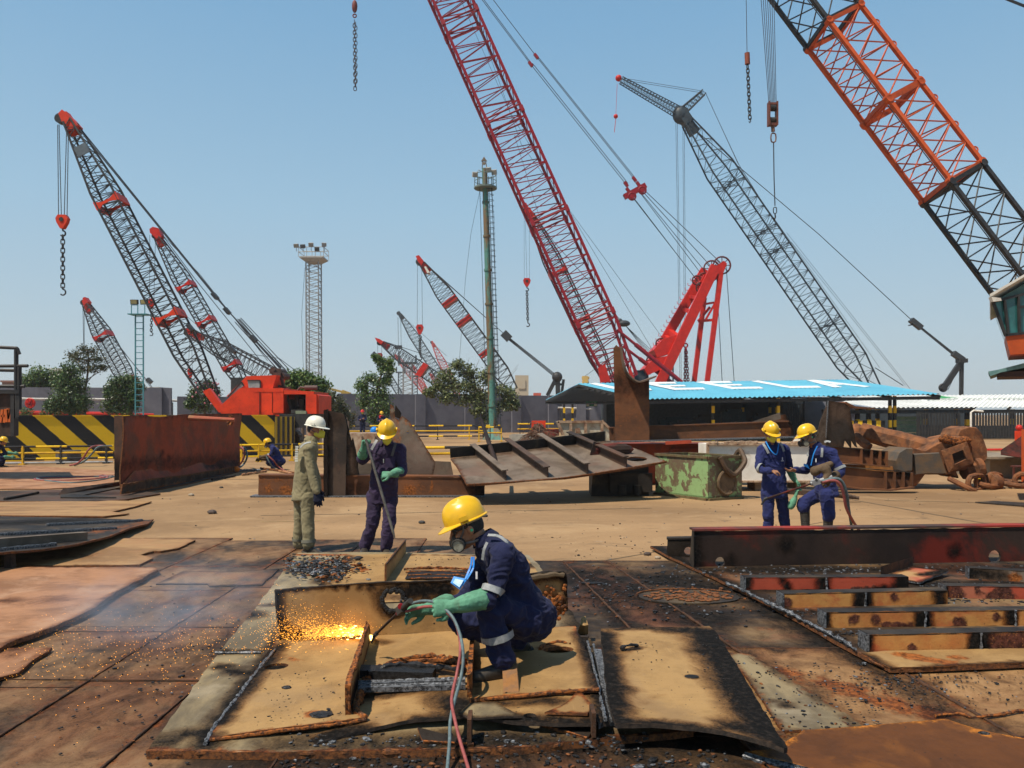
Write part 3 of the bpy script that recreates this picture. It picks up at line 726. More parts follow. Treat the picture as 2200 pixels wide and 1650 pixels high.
def hook_block(t, top_pts, cen, w, h, mat, chain_to=None, link=.18, chain_r=.02, rope=.018, round_=False, double=True):
 """ropes from top points to a sheave block at cen, and a chain with hook below"""
 hb=MB();c=V(cen)
 if round_:hb.ell(c, (w*.5, w*.35, w*.5), n=14, m=8)
 else:
  o=[(-.32, .5), (.32, .5), (.5, .25), (.42, -.05), (.12, -.5), (-.12, -.5), (-.42, -.05), (-.5, .25)]
  hb.prism([c+V((x*w, -w*.22, z*h))for x, z in o], V((0, w*.44, 0)))
 k=hb.build('hook_block', mat, t, round_)
 rp=MB()
 for i, p in enumerate(top_pts):rp.tube(p, c+V(((i/max(1, len(top_pts)-1)-.5)*w*.7, 0, h*.4)), rope, None, 4)
 rp.build('hoist_rope', M['cable'], t)
 hk=MB();c2=c-V((0, 0, h*.5));r=w*.22
 hk.disc(c+V((0, -w*.24, h*.15)), (0, 1, 0), w*.18, .04, 12)
 pts=[c2+V((0, 0, .1*h)), c2-V((0, 0, r*.6))]+[c2-V((0, 0, r*1.7))+V((math.sin(a)*r, 0, math.cos(a)*r))for a in[i*.45 for i in range(10)]]
 hk.poly(pts, [r*.3]*len(pts), 6);hk.build('hook', M['black'], k, True)
 if chain_to is not None:
  ch=MB();p0=c2-V((0, 0, r*2.4));ch.chain(p0, chain_to, link, link*.62, chain_r)
  e=V(chain_to);pts=[e+V((0, 0, .05)), e-V((0, 0, link*.3))]+[e-V((0, 0, link*.8))+V((math.sin(a), 0, math.cos(a)))*link*.5 for a in[i*.5 for i in range(9)]]
  ch.poly(pts, chain_r*1.3, 5);ch.build('chain', M['black'], t, True)
 return k
Y1=36.0
t, a, b, d, s, q=boom_crane('crawler_crane', 'crawler crane with bright red body and tall black lattice boom', Y1, (452, 850), (150, 262), .98, M['black'], M['orangered'], 30, .052, .02, frames=(.285, .70))
hp=MB()
hp.prism([P(x, y, Y1-.25)for x, y in((125, 243), (133, 235), (152, 252), (166, 268), (158, 284), (146, 278), (133, 262))], V((0, .5, 0)))
hp.build('head_plate', M['orangered'], t)
m=MB();m.disc(P(131, 256, Y1), (0, 1, 0), .22, .3, 20);m.ring(P(163, 271, Y1), (0, 1, 0), .14, .035);m.ring(P(170, 280, Y1), (0, 1, 0), .12, .03);m.build('head_sheave', M['black'], t, True)
m=MB();m.box(P(176, 322, Y1-.5), (.58, .05, .46), q, d);m.build('anti_fall_board', simple('slate_board', (.10, .13, .15), (.08, .10, .12)), t)
hook_block(t, [P(124, 268, Y1), P(127, 268, Y1), P(143, 285, Y1), P(147, 280, Y1)], P(135, 477, Y1), .55, .62, M['orangered'], P(135, 618, Y1), .26, .026)
pe=MB()
pend(pe, [P(172, 280, Y1-.3), P(465, 640, Y1-.3), P(600, 790, Y1-.3)], .032);pend(pe, [P(176, 280, Y1+.3), P(490, 668, Y1+.3), P(604, 790, Y1+.3)], .03)
for i in range(4):pend(pe, [P(505+4*i, 692-3*i, Y1+.1*i), P(598+8*i, 795, Y1+.1*i)], .022)
pend(pe, [P(400, 700, Y1), P(500, 752, Y1), P(590, 800, Y1)], .045)
pend(pe, [P(180, 330, Y1), P(372, 655, Y1), P(520, 780, Y1)], .012)
for x, y in((462, 636), (488, 668), (545, 728), (500, 752), (410, 705)):pe.box(P(x, y, Y1), (.32, .3, .16), (1, 0, -1.2))
pe.build('pendant_rope', M['cable'], t)
def pxp(pts, Y, th):return[P(x, y, Y)for x, y in pts], V((0, th, 0))
m=MB();m.prism(*pxp(((473, 872), (515, 834), (609, 834), (609, 888), (600, 894), (475, 890)), Y1-1.4, 2.8));m.build('house', M['orangered'], t)
m=MB();m.prism(*pxp(((486, 852), (530, 808), (594, 806), (586, 834), (515, 834)), Y1-1.2, 1.5));m.build('cab', M['orangered'], t)
m=MB()
m.prism(*pxp(((491, 848), (519, 822), (523, 829), (514, 836), (492, 853)), Y1-1.23, .02));m.prism(*pxp(((532, 818), (558, 818), (559, 833), (534, 833)), Y1-1.23, .02));m.build('cab_window', M['glass'], t)
m=MB()
for pts in(((490, 853), (519, 820.5)), ((519, 820.5), (524, 829)), ((531.5, 817.5), (559, 817.5)), ((559, 817.5), (559.5, 833))):m.beam(P(*pts[0], Y1-1.24), P(*pts[1], Y1-1.24), .05)
m.build('window_seal', M['black'], t)
m=MB();m.prism(*pxp(((585, 844), (609, 844), (609, 887), (585, 887)), Y1-1.43, .03));m.prism(*pxp(((546, 834), (609, 834), (609, 842), (546, 842)), Y1-1.42, .02));m.build('door', M['orangered'], t)
m=MB();m.beam(P(558, 842, Y1-1.42), P(558, 891, Y1-1.42), .04);m.beam(P(585, 842, Y1-1.44), P(585, 887, Y1-1.44), .02);m.build('panel_seam', simple('dark_red_seam', (.16, .015, .008)), t)
m=MB()
m.prism(*pxp(((610, 838), (674, 841), (674, 847), (610, 847)), Y1-1.4, 2.8));m.prism(*pxp(((657, 847), (680, 847), (680, 889), (657, 889)), Y1-1.4, .1));m.prism(*pxp(((680, 847), (685, 849), (685, 889), (680, 889)), Y1-1.3, 2.4));m.build('engine_cover', M['orangered'], t)
m=MB();m.prism(*pxp(((610, 848), (656, 848), (656, 889), (610, 889)), Y1+.4, .1));m.box(P(632, 870, Y1), (.7, .9, .5));m.tube(P(618, 850, Y1-.8), P(626, 882, Y1-.8), .07);m.tube(P(637, 852, Y1-.6), P(640, 875, Y1-.9), .09);m.box(P(640, 884, Y1-1.1), (.5, .4, .16));m.build('engine', M['rubber'], t)
m=MB();m.box(P(649, 886, Y1-1.3), (.46, .4, .14));m.build('battery_box', simple('olive_box', (.22, .25, .17), (.16, .19, .13)), t)
m=MB();m.tube(P(655, 833, Y1), P(682, 833, Y1), .11, None, 12);m.poly([P(640, 838, Y1), P(645, 832, Y1), P(656, 833, Y1)], .05, 8);m.build('exhaust_muffler', M['darkbrown']if False else simple('rusty_muffler', (.12, .07, .06), (.08, .05, .045)), t, True)
m=MB()
for dy in(-.5, .5):
 m.beam(P(585, 832, Y1+dy), P(603, 806, Y1+dy), .11);m.beam(P(603, 806, Y1+dy), P(610, 834, Y1+dy), .11);m.beam(P(592, 828, Y1+dy), P(624, 834, Y1+dy), .09)
for x, y in((598, 806), (604, 800), (610, 808), (592, 798)):m.disc(P(x, y, Y1), (0, 1, 0), .16, .9, 14)
m.box(P(603, 808, Y1), (.35, 1.2, .3));m.build('gantry', simple('dark_gantry', (.075, .045, .035), (.045, .03, .026)), t)
m=MB();m.prism([P(x, y, Y1-.55)for x, y in((436, 842), (450, 834), (477, 871), (482, 886), (470, 886))], V((0, .25, 0)));m.prism([P(x, y, Y1+.35)for x, y in((436, 842), (450, 834), (477, 871), (482, 886), (470, 886))], V((0, .25, 0)));m.beam(P(446, 842, Y1-.5), P(446, 842, Y1+.5), .25, .2);m.build('boom_foot', M['orangered'], t)
m=MB();m.prism(*pxp(((600, 889), (668, 889), (668, 919), (600, 919)), Y1-1.5, 3.0));m.prism(*pxp(((500, 890), (602, 893), (602, 898), (500, 898)), Y1-1.3, 2.6));m.build('counterweight', M['black'], t)
for sgn in(-1, 1):
 m=MB();cx0, cx1=P(520, 0, Y1).x, P(606, 0, Y1).x;zc=.52;yy=Y1+sgn*1.35
 pts=[(x, zc+.5)for x in[lerp(cx0, cx1, i/10)for i in range(11)]]+[(cx1+math.sin(a)*.5, zc+math.cos(a)*.5)for a in[i*math.pi/8 for i in range(1, 8)]]+[(x, zc-.5)for x in[lerp(cx1, cx0, i/10)for i in range(11)]]+[(cx0-math.sin(a)*.5, zc-math.cos(a)*.5)for a in[i*math.pi/8 for i in range(1, 8)]]
 for i in range(len(pts)):
  p0, p1=pts[i], pts[(i+1)%len(pts)];dx, dz=p1[0]-p0[0], p1[1]-p0[1];ln=math.hypot(dx, dz)
  m.box(((p0[0]+p1[0])/2, yy, (p0[1]+p1[1])/2), (ln*.92, .7, .10), (dx, 0, dz), (-dz, 0, dx))
 for x in(cx0, cx1):m.disc((x, yy, zc), (0, 1, 0), .40, .5, 18)
 for i in range(5):m.disc((lerp(cx0, cx1, (i+.5)/5), yy, zc-.25), (0, 1, 0), .16, .45, 12)
 m.box(((cx0+cx1)/2, yy, zc), (cx1-cx0, .4, .4));m.build('track', simple('dusty_track', (.17, .115, .075), (.08, .06, .045), scale=6), t)
m=MB();m.box(V((P(560, 0, Y1).x, Y1, 1.1)), (2.6, 2.2, .55));m.build('undercarriage', M['black'], t)
Y2=58.0
t, a, b, d, s, q=boom_crane('lattice_crane', 'black lattice boom crane with red joint frames standing behind the red crane', Y2, (528, 838), (340, 512), 1.05, M['black'], M['red'], 24, .05, .022, frames=(.16, .45, .68))
m=MB();m.prism([P(x, y, Y2-.3)for x, y in((321, 492), (328, 487), (340, 490), (347, 508), (337, 513), (322, 500))], V((0, .6, 0)));m.build('head_plate', M['red'], t)
m=MB();pend(m, [P(345, 500, Y2), P(418, 598, Y2), P(560, 775, Y2), P(620, 840, Y2)], .03);pend(m, [P(345, 500, Y2+.5), P(430, 590, Y2+.5), P(575, 775, Y2+.5)], .022)
for i in range(3):pend(m, [P(505+5*i, 685, Y2), P(600+12*i, 800+5*i, Y2)], .025)
m.build('pendant_rope', M['cable'], t)
hook_block(t, [P(322, 505, Y2), P(334, 515, Y2)], P(326, 652, Y2), .45, .7, M['red'], P(325, 712, Y2), .24, .028)
m=MB();m.box(P(560, 848, Y2), (3.5, 2.4, 2.4));m.box(V((P(560, 0, Y2).x, Y2, .6)), (4.5, 3, 1.2));m.build('crane_body', M['black'], t)
Y3=74.0
t, a, b, d, s, q=boom_crane('lattice_crane', 'low slanting black boom with a red tip lattice behind the tallest black boom', Y3, (640, 838), (412, 716), 1.5, M['black'], M['red'], 22, .055, .024, frames=())
m=MB();m.prism([P(x, y, Y3-.4)for x, y in((403, 712), (420, 713), (435, 722), (430, 731), (412, 724))], V((0, .8, 0)));m.build('head_plate', M['red'], t)
m=MB();pend(m, [P(425, 712, Y3), P(500, 755, Y3), P(600, 770, Y3), P(640, 800, Y3)], .035);m.build('pendant_rope', M['cable'], t)
hook_block(t, [P(408, 724, Y3), P(412, 726, Y3)], P(409, 802, Y3), .5, .85, M['red'], None)
m=MB();m.box(V((b.x+15, Y3, 1.3)), (4, 3, 2.6));m.build('crane_body', M['black'], t)
Y4=88.0
t, a, b, d, s, q=boom_crane('lattice_crane', 'small black lattice crane with red tip above the trees and wall', Y4, (282, 832), (186, 655), 1.5, M['black'], M['red'], 20, .07, .03, frames=(.08, .62), taper=.2)
m=MB();m.prism([P(x, y, Y4-.4)for x, y in((177, 640), (182, 638), (189, 648), (186, 657), (179, 650))], V((0, .8, 0)));m.build('head_plate', M['red'], t)
m=MB();pend(m, [P(187, 648, Y4), P(240, 725, Y4), P(318, 820, Y4), P(340, 850, Y4)], .04);pend(m, [P(187, 650, Y4+.8), P(330, 840, Y4)], .025);pend(m, [P(178, 655, Y4), P(180, 740, Y4)], .03);pend(m, [P(181, 655, Y4), P(181, 745, Y4)], .03);m.box(P(321, 818, Y4), (.6, .5, .4), (1, 0, -1));m.build('pendant_rope', M['cable'], t)
m=MB();m.box(V((a.x+1.5, Y4, 1.5)), (5, 3, 3));m.build('crane_body', M['black'], t)
Y5=62.0
a, b=P(1336, 822, Y5), P(775, -430, Y5+4)
t=thing('heavy_lattice_crane', 'giant crimson lattice boom crane with bright red gantry behind the blue shed', 'crane', V((a.x, a.y, 0)))
d, s, q=frame_of(a, b, (0, 1, 0));L=(b-a).length
w, dp=2.9, 2.6
m=MB();lattice(m, a, a.lerp(b, .09), w*.75, w, dp, dp, 4, .13, .05);lattice(m, a.lerp(b, .09), b, w, w, dp, dp, 36, .125, .045)
for f in(.10, .265, .43, .6):
 p=a.lerp(b, f)
 for i in(-1, 1):
  for j in(-1, 1):m.box(p+q*w/2*i+s*dp/2*j, (.5, .3, .3), d, s)
 for j in(-1, 1):m.tube(p-q*w/2+s*dp/2*j, p+q*w/2+s*dp/2*j, .07);m.tube(p-q*w/2+s*dp/2*j+d*.4, p+q*w/2+s*dp/2*j+d*.4, .07)
m.build('boom', M['crimson'], t)
m=MB()
m.prism([P(x, y, Y5-1.4)for x, y in((1285, 790), (1300, 782), (1312, 820), (1290, 822))], V((0, .2, 0)));m.prism([P(x, y, Y5-1.4)for x, y in((1352, 785), (1358, 798), (1366, 822), (1350, 822))], V((0, .2, 0)));m.build('boom_foot', M['red'], t)
for(x0, y0, x1, y1, dy)in((1326, 708, 1465, 822, -1.2), (1340, 745, 1460, 835, 1.2)):
 m=MB();m.tube(P(x0, y0, Y5+dy), P(lerp(x0, x1, .3), lerp(y0, y1, .3), Y5+dy), .11, None, 8);m.tube(P(lerp(x0, x1, .28), lerp(y0, y1, .28), Y5+dy), P(x1, y1, Y5+dy), .17, None, 8);m.build('back_stop', M['crimson'], t, True)
Yg=64.0
m=MB()
def gb(x0, y0, x1, y1, dy, w=.5, h=.6):m.beam(P(x0, y0, Yg+dy), P(x1, y1, Yg+dy), w, h, (0, 1, 0))
gb(1412, 835, 1537, 572, -1.4, .75, .5);gb(1388, 800, 1515, 580, 1.4, .75, .5)
gb(1548, 590, 1518, 830, -1.4, .36, .36);gb(1513, 640, 1490, 830, 1.4, .36, .36)
for f, ww in((.12, .5), (.34, .5), (.40, .4), (.62, .28), (.74, .26)):
 m.beam(P(lerp(1412, 1537, f), lerp(835, 572, f), Yg-1.4), P(lerp(1388, 1515, f), lerp(800, 580, f), Yg+1.4), ww, ww)
gb(1525, 660, 1500, 690, -.5, .2, .2);gb(1500, 655, 1480, 700, .3, .2, .2);gb(1540, 645, 1516, 687, -1.3, .16, .16);gb(1538, 687, 1500, 690, -1.2, .2, .2);gb(1534, 650, 1505, 655, -1.2, .16, .16)
m.prism([P(x, y, Yg-1.0)for x, y in((1513, 590), (1555, 560), (1562, 566), (1552, 592), (1522, 612), (1505, 605))], V((0, 2.0, 0)))
m.prism([P(x, y, Yg-1.2)for x, y in((1404, 752), (1425, 728), (1452, 720), (1466, 728), (1440, 760), (1412, 768))], V((0, 2.4, 0)))
m.prism([P(x, y, Yg-1.2)for x, y in((1384, 792), (1405, 770), (1445, 762), (1440, 785), (1392, 806))], V((0, 2.4, 0)))
for i in range(16):
 f=.2+i*.045;p=P(lerp(1388, 1515, f)-8, lerp(800, 580, f)-3, Yg+1.4);m.poly([p, p+V((-.28, 0, .05)), p+V((-.3, 0, .25))], .03, 4)
m.build('gantry', M['red'], t)
m=MB()
for x, y, r in((1529, 577, .62), (1551, 570, .68), (1497, 602, .35), (1512, 596, .35), (1508, 618, .45), (1420, 738, .4), (1400, 775, .4)):
 m.ring(P(x, y, Yg-.6), (0, 1, 0), r, .07, 20, 6)
 for k in range(4):a_=k*math.pi/4;m.tube(P(x, y, Yg-.6)+V((math.cos(a_), 0, math.sin(a_)))*r, P(x, y, Yg-.6)-V((math.cos(a_), 0, math.sin(a_)))*r, .04, None, 4)
m.build('sheave', simple('dark_red_sheave', (.14, .02, .02), (.06, .02, .02)), t, True)
m=MB();m.box(P(1364, 411, Y5), (1.9, .4, .4), (1, 0, .55))
for x, y in((1358, 422), (1380, 409)):
 m.ring(P(x, y, Y5-.4), (0, 1, 0), .28, .07, 16);m.disc(P(x, y, Y5-.4), (0, 1, 0), .2, .2, 12);m.beam(P(x, y, Y5), P(x-12, y-18, Y5), .22)
for x, y in((1140, 138), (1152, 121), (1345, 396), (1363, 385)):m.box(P(x, y, Y5), (.45, .25, .2), (1, 0, -1.3))
m.build('bridle', M['crimson'], t)
m=MB()
for(x0, y0, x1, y1)in((1030, -8, 1140, 138), (1034, -8, 1143, 138), (1060, 0, 1152, 121), (1140, 138, 1345, 396), (1144, 136, 1349, 394), (1152, 121, 1362, 384), (1155, 121, 1366, 384), (800, -420, 1032, -6), (806, -420, 1060, 0)):pend(m, [P(x0, y0, Y5), P(x1, y1, Y5)], .032)
for(x0, y0, x1, y1)in((1362, 428, 1496, 600), (1364, 428, 1500, 606), (1378, 418, 1512, 596), (1380, 418, 1520, 590), (1384, 415, 1527, 572), (1388, 412, 1550, 566)):pend(m, [P(x0, y0, Y5), P(x1, y1, Yg)], .030)
for(x0, y0, x1, y1)in((1010, 0, 1120, 310), (1120, 310, 1425, 728), (990, 0, 1095, 240), (1095, 240, 1402, 752), (1105, 290, 1160, 470)):pend(m, [P(x0, y0, Y5+.5), P(x1, y1, Y5+.5)], .018)
for(x0, y0, x1, y1)in((1540, 600, 1552, 830), (1560, 570, 1578, 830)):pend(m, [P(x0, y0, Yg), P(x1, y1, Yg)], .03)
m.build('pendant_rope', M['cable'], t)
m=MB();top=P(762, -440, Y5+4);m.tube(top, P(762, 2, Y5), .03, None, 4);m.build('hoist_rope', M['cable'], t)
m=MB();m.ell(P(762, 14, Y5), (.22, .2, .5), n=12, m=8);m.ring(P(762, 34, Y5), (0, 1, 0), .13, .05);m.build('hook_block', simple('rusty_red_block', (.20, .04, .03), (.10, .03, .025)), t, True)
m=MB();m.chain(P(761.5, 44, Y5), P(763, 194, Y5), .36, .22, .034);m.chain(P(764, 48, Y5+.3), P(764.5, 186, Y5+.3), .36, .22, .03);m.build('chain', simple('rusty_chain', (.07, .045, .035), (.04, .03, .028)), t, True)
m=MB();c=P(1473, 742, Yg);m.ring(c, (0, 1, 0), .16, .06);m.chain(P(1473, 748, Yg), P(1471, 830, Yg), .3, .2, .035);m.chain(P(1474, 748, Yg), P(1479, 830, Yg), .3, .2, .035);m.build('gantry_hook', M['crimson'], t, True)
m=MB();m.box(V((P(1420, 0, Yg).x, Yg+1, 1.6)), (9, 4, 3.2));m.box(P(1377, 812, Yg), (1.1, .8, 1.2));
for i in range(4):m.tube(P(1371+i*3.5, 812, Yg), P(1374+i*4, 798, Yg), .12, None, 8)
m.beam(P(1436, 780, Yg), P(1436, 840, Yg), .2);m.beam(P(1446, 780, Yg), P(1446, 840, Yg), .1);m.beam(P(1436, 782, Yg), P(1446, 782, Yg), .08);m.beam(P(1436, 795, Yg), P(1446, 795, Yg), .08)
m.build('crane_body', M['boomgrey'], t)
Y6=84.0
t, a, b, d, s, q=boom_crane('lattice_crane', 'black lattice crane with red tip half hidden behind the crimson boom', Y6, (1312, 826), (1140, 462), 1.75, M['black'], M['red'], 28, .075, .032, frames=(.38, .66), dY=0)
m=MB();m.prism([P(x, y, Y6-.5)for x, y in((1122, 438), (1130, 435), (1140, 452), (1144, 464), (1132, 466), (1125, 452))], V((0, .9, 0)));m.build('head_plate', M['red'], t)
hook_block(t, [P(1126, 455, Y6), P(1128, 455, Y6), P(1137, 468, Y6)], P(1132, 607, Y6), .8, .9, M['red'], P(1134, 692, Y6), .36, .045)
m=MB();pend(m, [P(1140, 450, Y6), P(1190, 520, Y6), P(1290, 632, Y6), P(1337, 694, Y6)], .04);m.ell(P(1340, 695, Y6), (.7, .5, .35));m.ell(P(1331, 690, Y6), (.35, .3, .3))
for i in range(5):pend(m, [P(1341+i, 696+i, Y6), P(1402+2*i, 775-3*i, Y6)], .03)
m.build('pendant_rope', M['cable'], t)
m=MB();m.box(V((a.x+4, Y6, 1.5)), (8, 3, 3));m.build('crane_body', M['black'], t)
Y7=78.0
t, a, b, d, s, q=boom_crane('jib_crane', 'slate grey lattice crane carrying a thin fly jib with red tip', Y7, (1872, 838), (1476, 262), 2.25, M['boomgrey'], M['boomgrey'], 27, .085, .030, taper=.11, n=5)
m=MB()
for f in(.22, .5, .57, .75):
 p=a.lerp(b, f)
 for i in range(5):
  m.tube(p-q*1.1+s*1.0+d*.3*i, p+q*1.1+s*1.0+d*.3*(4-i), .04, None, 4);m.tube(p-q*1.1-s*1.0+d*.3*i, p+q*1.1-s*1.0+d*.3*(4-i), .04, None, 4)
m.build('joint_bracing', M['boomgrey'], t)
m=MB();m.ell(P(1462, 247, Y7), (.8, .6, .9));m.box(P(1470, 252, Y7), (1.5, 1.0, 1.0), d);m.build('boom_top_block', M['boomgrey'], t, True)
j0, j1=P(1455, 240, Y7), P(1334, 172, Y7);m=MB();lattice(m, j0, j1, .85, .55, .8, .5, 20, .05, .022);st0, st1=P(1466, 240, Y7), P(1512, 198, Y7);lattice(m, st0, st1, .7, .45, .7, .5, 7, .06, .025);m.build('fly_jib', M['boomgrey'], t)
m=MB();m.ell(P(1329, 168, Y7), (.32, .3, .32));m.build('jib_tip', M['red'], t, True)
m=MB()
for y0, y1 in((168, 196), (172, 200)):pend(m, [P(1340, y0, Y7), P(1512, y1, Y7)], .022)
pend(m, [P(1345, 175, Y7), P(1452, 228, Y7), P(1500, 290, Y7)], .015)
pend(m, [P(1516, 200, Y7), P(1585, 350, Y7), P(1665, 478, Y7)], .03);pend(m, [P(1518, 205, Y7+1), P(1600, 380, Y7), P(1890, 790, Y7)], .018)
for k in range(3):pend(m, [P(1480, 268, Y7-.6+.6*k), P(1760, 504, Y7), P(1963, 692, Y7)], .04)
for k in range(5):pend(m, [P(1968, 694+k, Y7), P(2066, 772+k*1.5, Y7)], .045)
m.box(P(1968, 696, Y7), (1.3, .5, .5), (1, 0, -.8));m.box(P(1958, 690, Y7), (.6, .1, .12), (1, 0, 0));m.box(P(1958, 698, Y7), (.6, .1, .12), (1, 0, .2));m.box(P(2058, 766, Y7), (1.2, .5, .5), (1, 0, -.7))
for x in(1452, 1455, 1467, 1470):pend(m, [P(x, 262, Y7), P(x+(9 if x<1460 else 4), 830, Y7)], .022)
pend(m, [P(1700, 520, Y7), P(1945, 828, Y7)], .018);pend(m, [P(1690, 500, Y7), P(1955, 835, Y7)], .018);pend(m, [P(1880, 790, Y7), P(1940, 828, Y7)], .05)
m.build('pendant_rope', M['cable'], t)
m=MB();m.beam(P(2066, 776, Y7), P(2024, 838, Y7), .35, .5);m.beam(P(2066, 776, Y7), P(2065, 850, Y7), .3, .3);m.ring(P(2026, 833, Y7), (0, 1, 0), .35, .1);m.box(P(2066, 775, Y7), (.8, .8, .4));pend(m, [P(2060, 790, Y7), P(2036, 838, Y7)], .03);m.build('gantry', M['black'], t)
m=MB();m.tube(P(1326, 180, Y7), P(1323, 247, Y7), .022, None, 4);m.ell(P(1323, 250, Y7), .22);m.build('ball_hook', M['red'], t, True)
m=MB();m.tube(P(1323, 254, Y7), P(1320, 284, Y7), .04, None, 4);m.build('sling', M['farred'], t)
m=MB();m.box(V((P(1960, 0, Y7).x, Y7, 1.5)), (10, 4, 3));m.build('crane_body', M['boomgrey'], t)
Y8=30.0
a, b=P(2234, 640, Y8), P(1571, -230, Y8+3)
t=thing('lattice_crane', 'near crane with orange and black lattice boom and glazed orange cab', 'crane', V((a.x+1, a.y, 0)))
d, s, q=frame_of(a, b, a.lerp(b, .35)-CAM);s, q=(s+q).normalized(), (q-s).normalized();w, dp=1.66, 1.66
L=(b-a).length
def fr_at(px, py):
 best=min(range(401), key=lambda i:(P(px, py, Y8)-a.lerp(b, i/400)).length);return best/400
f1, f2=fr_at(2045, 392), fr_at(1768, 24)
def section(m, t0, t1, bays, mm):
 p0, p1=a.lerp(b, t0), a.lerp(b, t1)
 def cor(tt, i, j):return p0.lerp(p1, tt)+q*(w/2*i)+s*(dp/2*j)
 for i in(-1, 1):
  for j in(-1, 1):m.beam(cor(0, i, j), cor(1, i, j), .15, .15, s)
 for k in range(bays):
  x, y, z=k/bays, (k+.5)/bays, (k+1)/bays
  for j in(-1, 1):
   m.tube(cor(x, -1, j), cor(z, 1, j), .03, None, 5);m.tube(cor(x, 1, j), cor(z, -1, j), .03, None, 5);m.tube(cor(x, -1, j), cor(x, 1, j), .03, None, 5)
  for i in(-1, 1):m.tube(cor(x, i, -1), cor(y, i, 1), .03, None, 5);m.tube(cor(y, i, 1), cor(z, i, -1), .03, None, 5)
 for tt in(0, 1):
  for i in(-1, 1):m.beam(cor(tt, i, -1), cor(tt, i, 1), .12, .2)
  for j in(-1, 1):m.beam(cor(tt, -1, j), cor(tt, 1, j), .1, .16)
  for i in(-1, 1):
   for j in(-1, 1):m.disc(cor(tt, i, j), s, .14, .22, 12)
 return cor
m=MB();section(m, 0, f1, 4, None);m.build('boom_base_section', M['black'], t)
m=MB();section(m, f1+.004, (f1+f2)/2-.002, 4, None);section(m, (f1+f2)/2+.002, f2-.004, 4, None)
for tt in(f1+.03, f1+.09, (f1+f2)/2+.02, (f1+f2)/2+.09, f2-.05, (f1+f2)/2-.04):
 c=a.lerp(b, tt)-q*w/2*(1 if q.x<0 else-1)-s*dp/2
 m.ring(c+(-q if q.x<0 else q)*0.12, s, .11, .03, 12, 5)
m.build('boom_middle_section', M['orangepaint'], t)
m=MB();section(m, f2, 1, 5, None);m.build('boom_top_section', M['black'], t)
m=MB();pend(m, [a+q*.2, b+q*.2], .02)
m.tube(P(2090, -30, Y8), P(2240, 30, Y8), .035);m.tube(P(2096, -30, Y8), P(2240, 27, Y8), .03);m.build('pendant_rope', M['cable'], t)
m=MB()
for i in range(7):x=1645+i*3.3;m.tube(P(x-24+i*3, -190, Y8+3), P(1652+i*2.6, 225, Y8+1), .014, None, 4)
m.tube(P(1600, -195, Y8+3), P(1605, 118, Y8+1), .014, None, 4);m.build('hoist_rope', M['cable'], t)
Yh=Y8+1
hk=MB()
for dx in(-8.5, 8.5):hk.box(P(1660+dx, 245, Yh), (.05, .28, .92))
hk.box(P(1660, 224, Yh), (.32, .2, .08));hk.box(P(1660, 268, Yh), (.32, .2, .1));hb=hk.build('hook_block', simple('brown_red_block', (.16, .05, .03), (.09, .035, .025)), t)
m=MB();m.disc(P(1660, 232, Yh), (1, 0, 0), .13, .2, 16);m.disc(P(1660, 258, Yh), (1, 0, 0), .11, .2, 14);m.build('block_sheave', M['black'], hb, True)
m=MB();m.tube(P(1660, 270, Yh), P(1661, 283, Yh), .07);m.link(P(1661.5, 296, Yh), (0, 0, 1), (1, 0, 0), .36, .2, .028);m.build('shackle', simple('rusty_shackle', (.20, .09, .05), (.08, .045, .03)), t, True)
m=MB();m.poly([P(1662, 305, Yh), P(1663, 380, Yh), P(1665, 442, Yh)], .022, 5);m.link(P(1665, 452, Yh), (0, 0, 1), (1, 0, 0), .25, .13, .02);m.poly([P(1665, 460, Yh), P(1666, 466, Yh), P(1664, 473, Yh), P(1662, 468, Yh)], .03, 5);m.build('wire_sling', M['black'], t, True)
m=MB();m.tube(P(1605, 114, Yh), P(1606, 138, Yh), .10, None, 10);m.build('overhaul_weight', simple('weight_paint', (.24, .06, .03), (.13, .045, .03)), t, True)
m=MB();m.chain(P(1606, 140, Yh), P(1611, 256, Yh), .20, .12, .022);m.poly([P(1611, 254, Yh), P(1613, 260, Yh), P(1611, 264, Yh), P(1609, 261, Yh)], .022, 5);m.build('chain', M['black'], t, True)
Yc=15.0;away=V(((2131-1100)/F, 1, 0))
cab=[P(2131, 648, Yc), P(2160, 722, Yc), P(2170, 762, Yc)]
m=MB();m.prism([P(x, y, Yc)for x, y in((2160, 720), (2330, 700), (2330, 752), (2170, 762))], away*1.6);m.build('cab_lower_panel', M['orangepaint'], t)
m=MB();m.prism([P(x, y, Yc+.02)for x, y in((2134, 650), (2330, 585), (2330, 700), (2160, 718))], away*1.5);m.build('cab_window', M['tealglass'], t)
m=MB()
for(p0, p1)in(((2132, 645), (2161, 722)), ((2158, 645), (2166, 718)), ((2188, 634), (2190, 716)), ((2133, 648), (2330, 600)), ((2160, 720), (2330, 701)), ((2190, 660), (2330, 640))):m.beam(P(*p0, Yc-.01), P(*p1, Yc-.01), .035, .05)
m.build('window_frame', M['black'], t)
m=MB();m.prism([P(x, y, Yc-.1)for x, y in((2126, 632), (2330, 515), (2330, 519), (2128, 637))], away*1.7+V((0, 0, -.25)));m.prism([P(x, y, Yc-.12)for x, y in((2130, 638), (2150, 640), (2152, 646), (2134, 648))], V((0, .1, 0)));m.build('cab_roof', M['white'], t)
m=MB();m.prism([P(x, y, Yc+.05)for x, y in((2136, 648), (2330, 535), (2330, 598), (2160, 648))], V((0, .05, 0)));m.build('roof_panel', simple('green_grey_panel', (.10, .17, .14), (.07, .12, .10)), t)
m=MB();m.poly([P(2152, 655, Yc+.1), P(2150, 680, Yc+.1), P(2158, 700, Yc+.1)], .04, 6);m.box(P(2150, 672, Yc+.1), (.06, .05, .12));m.build('mirror_arm', M['black'], t)
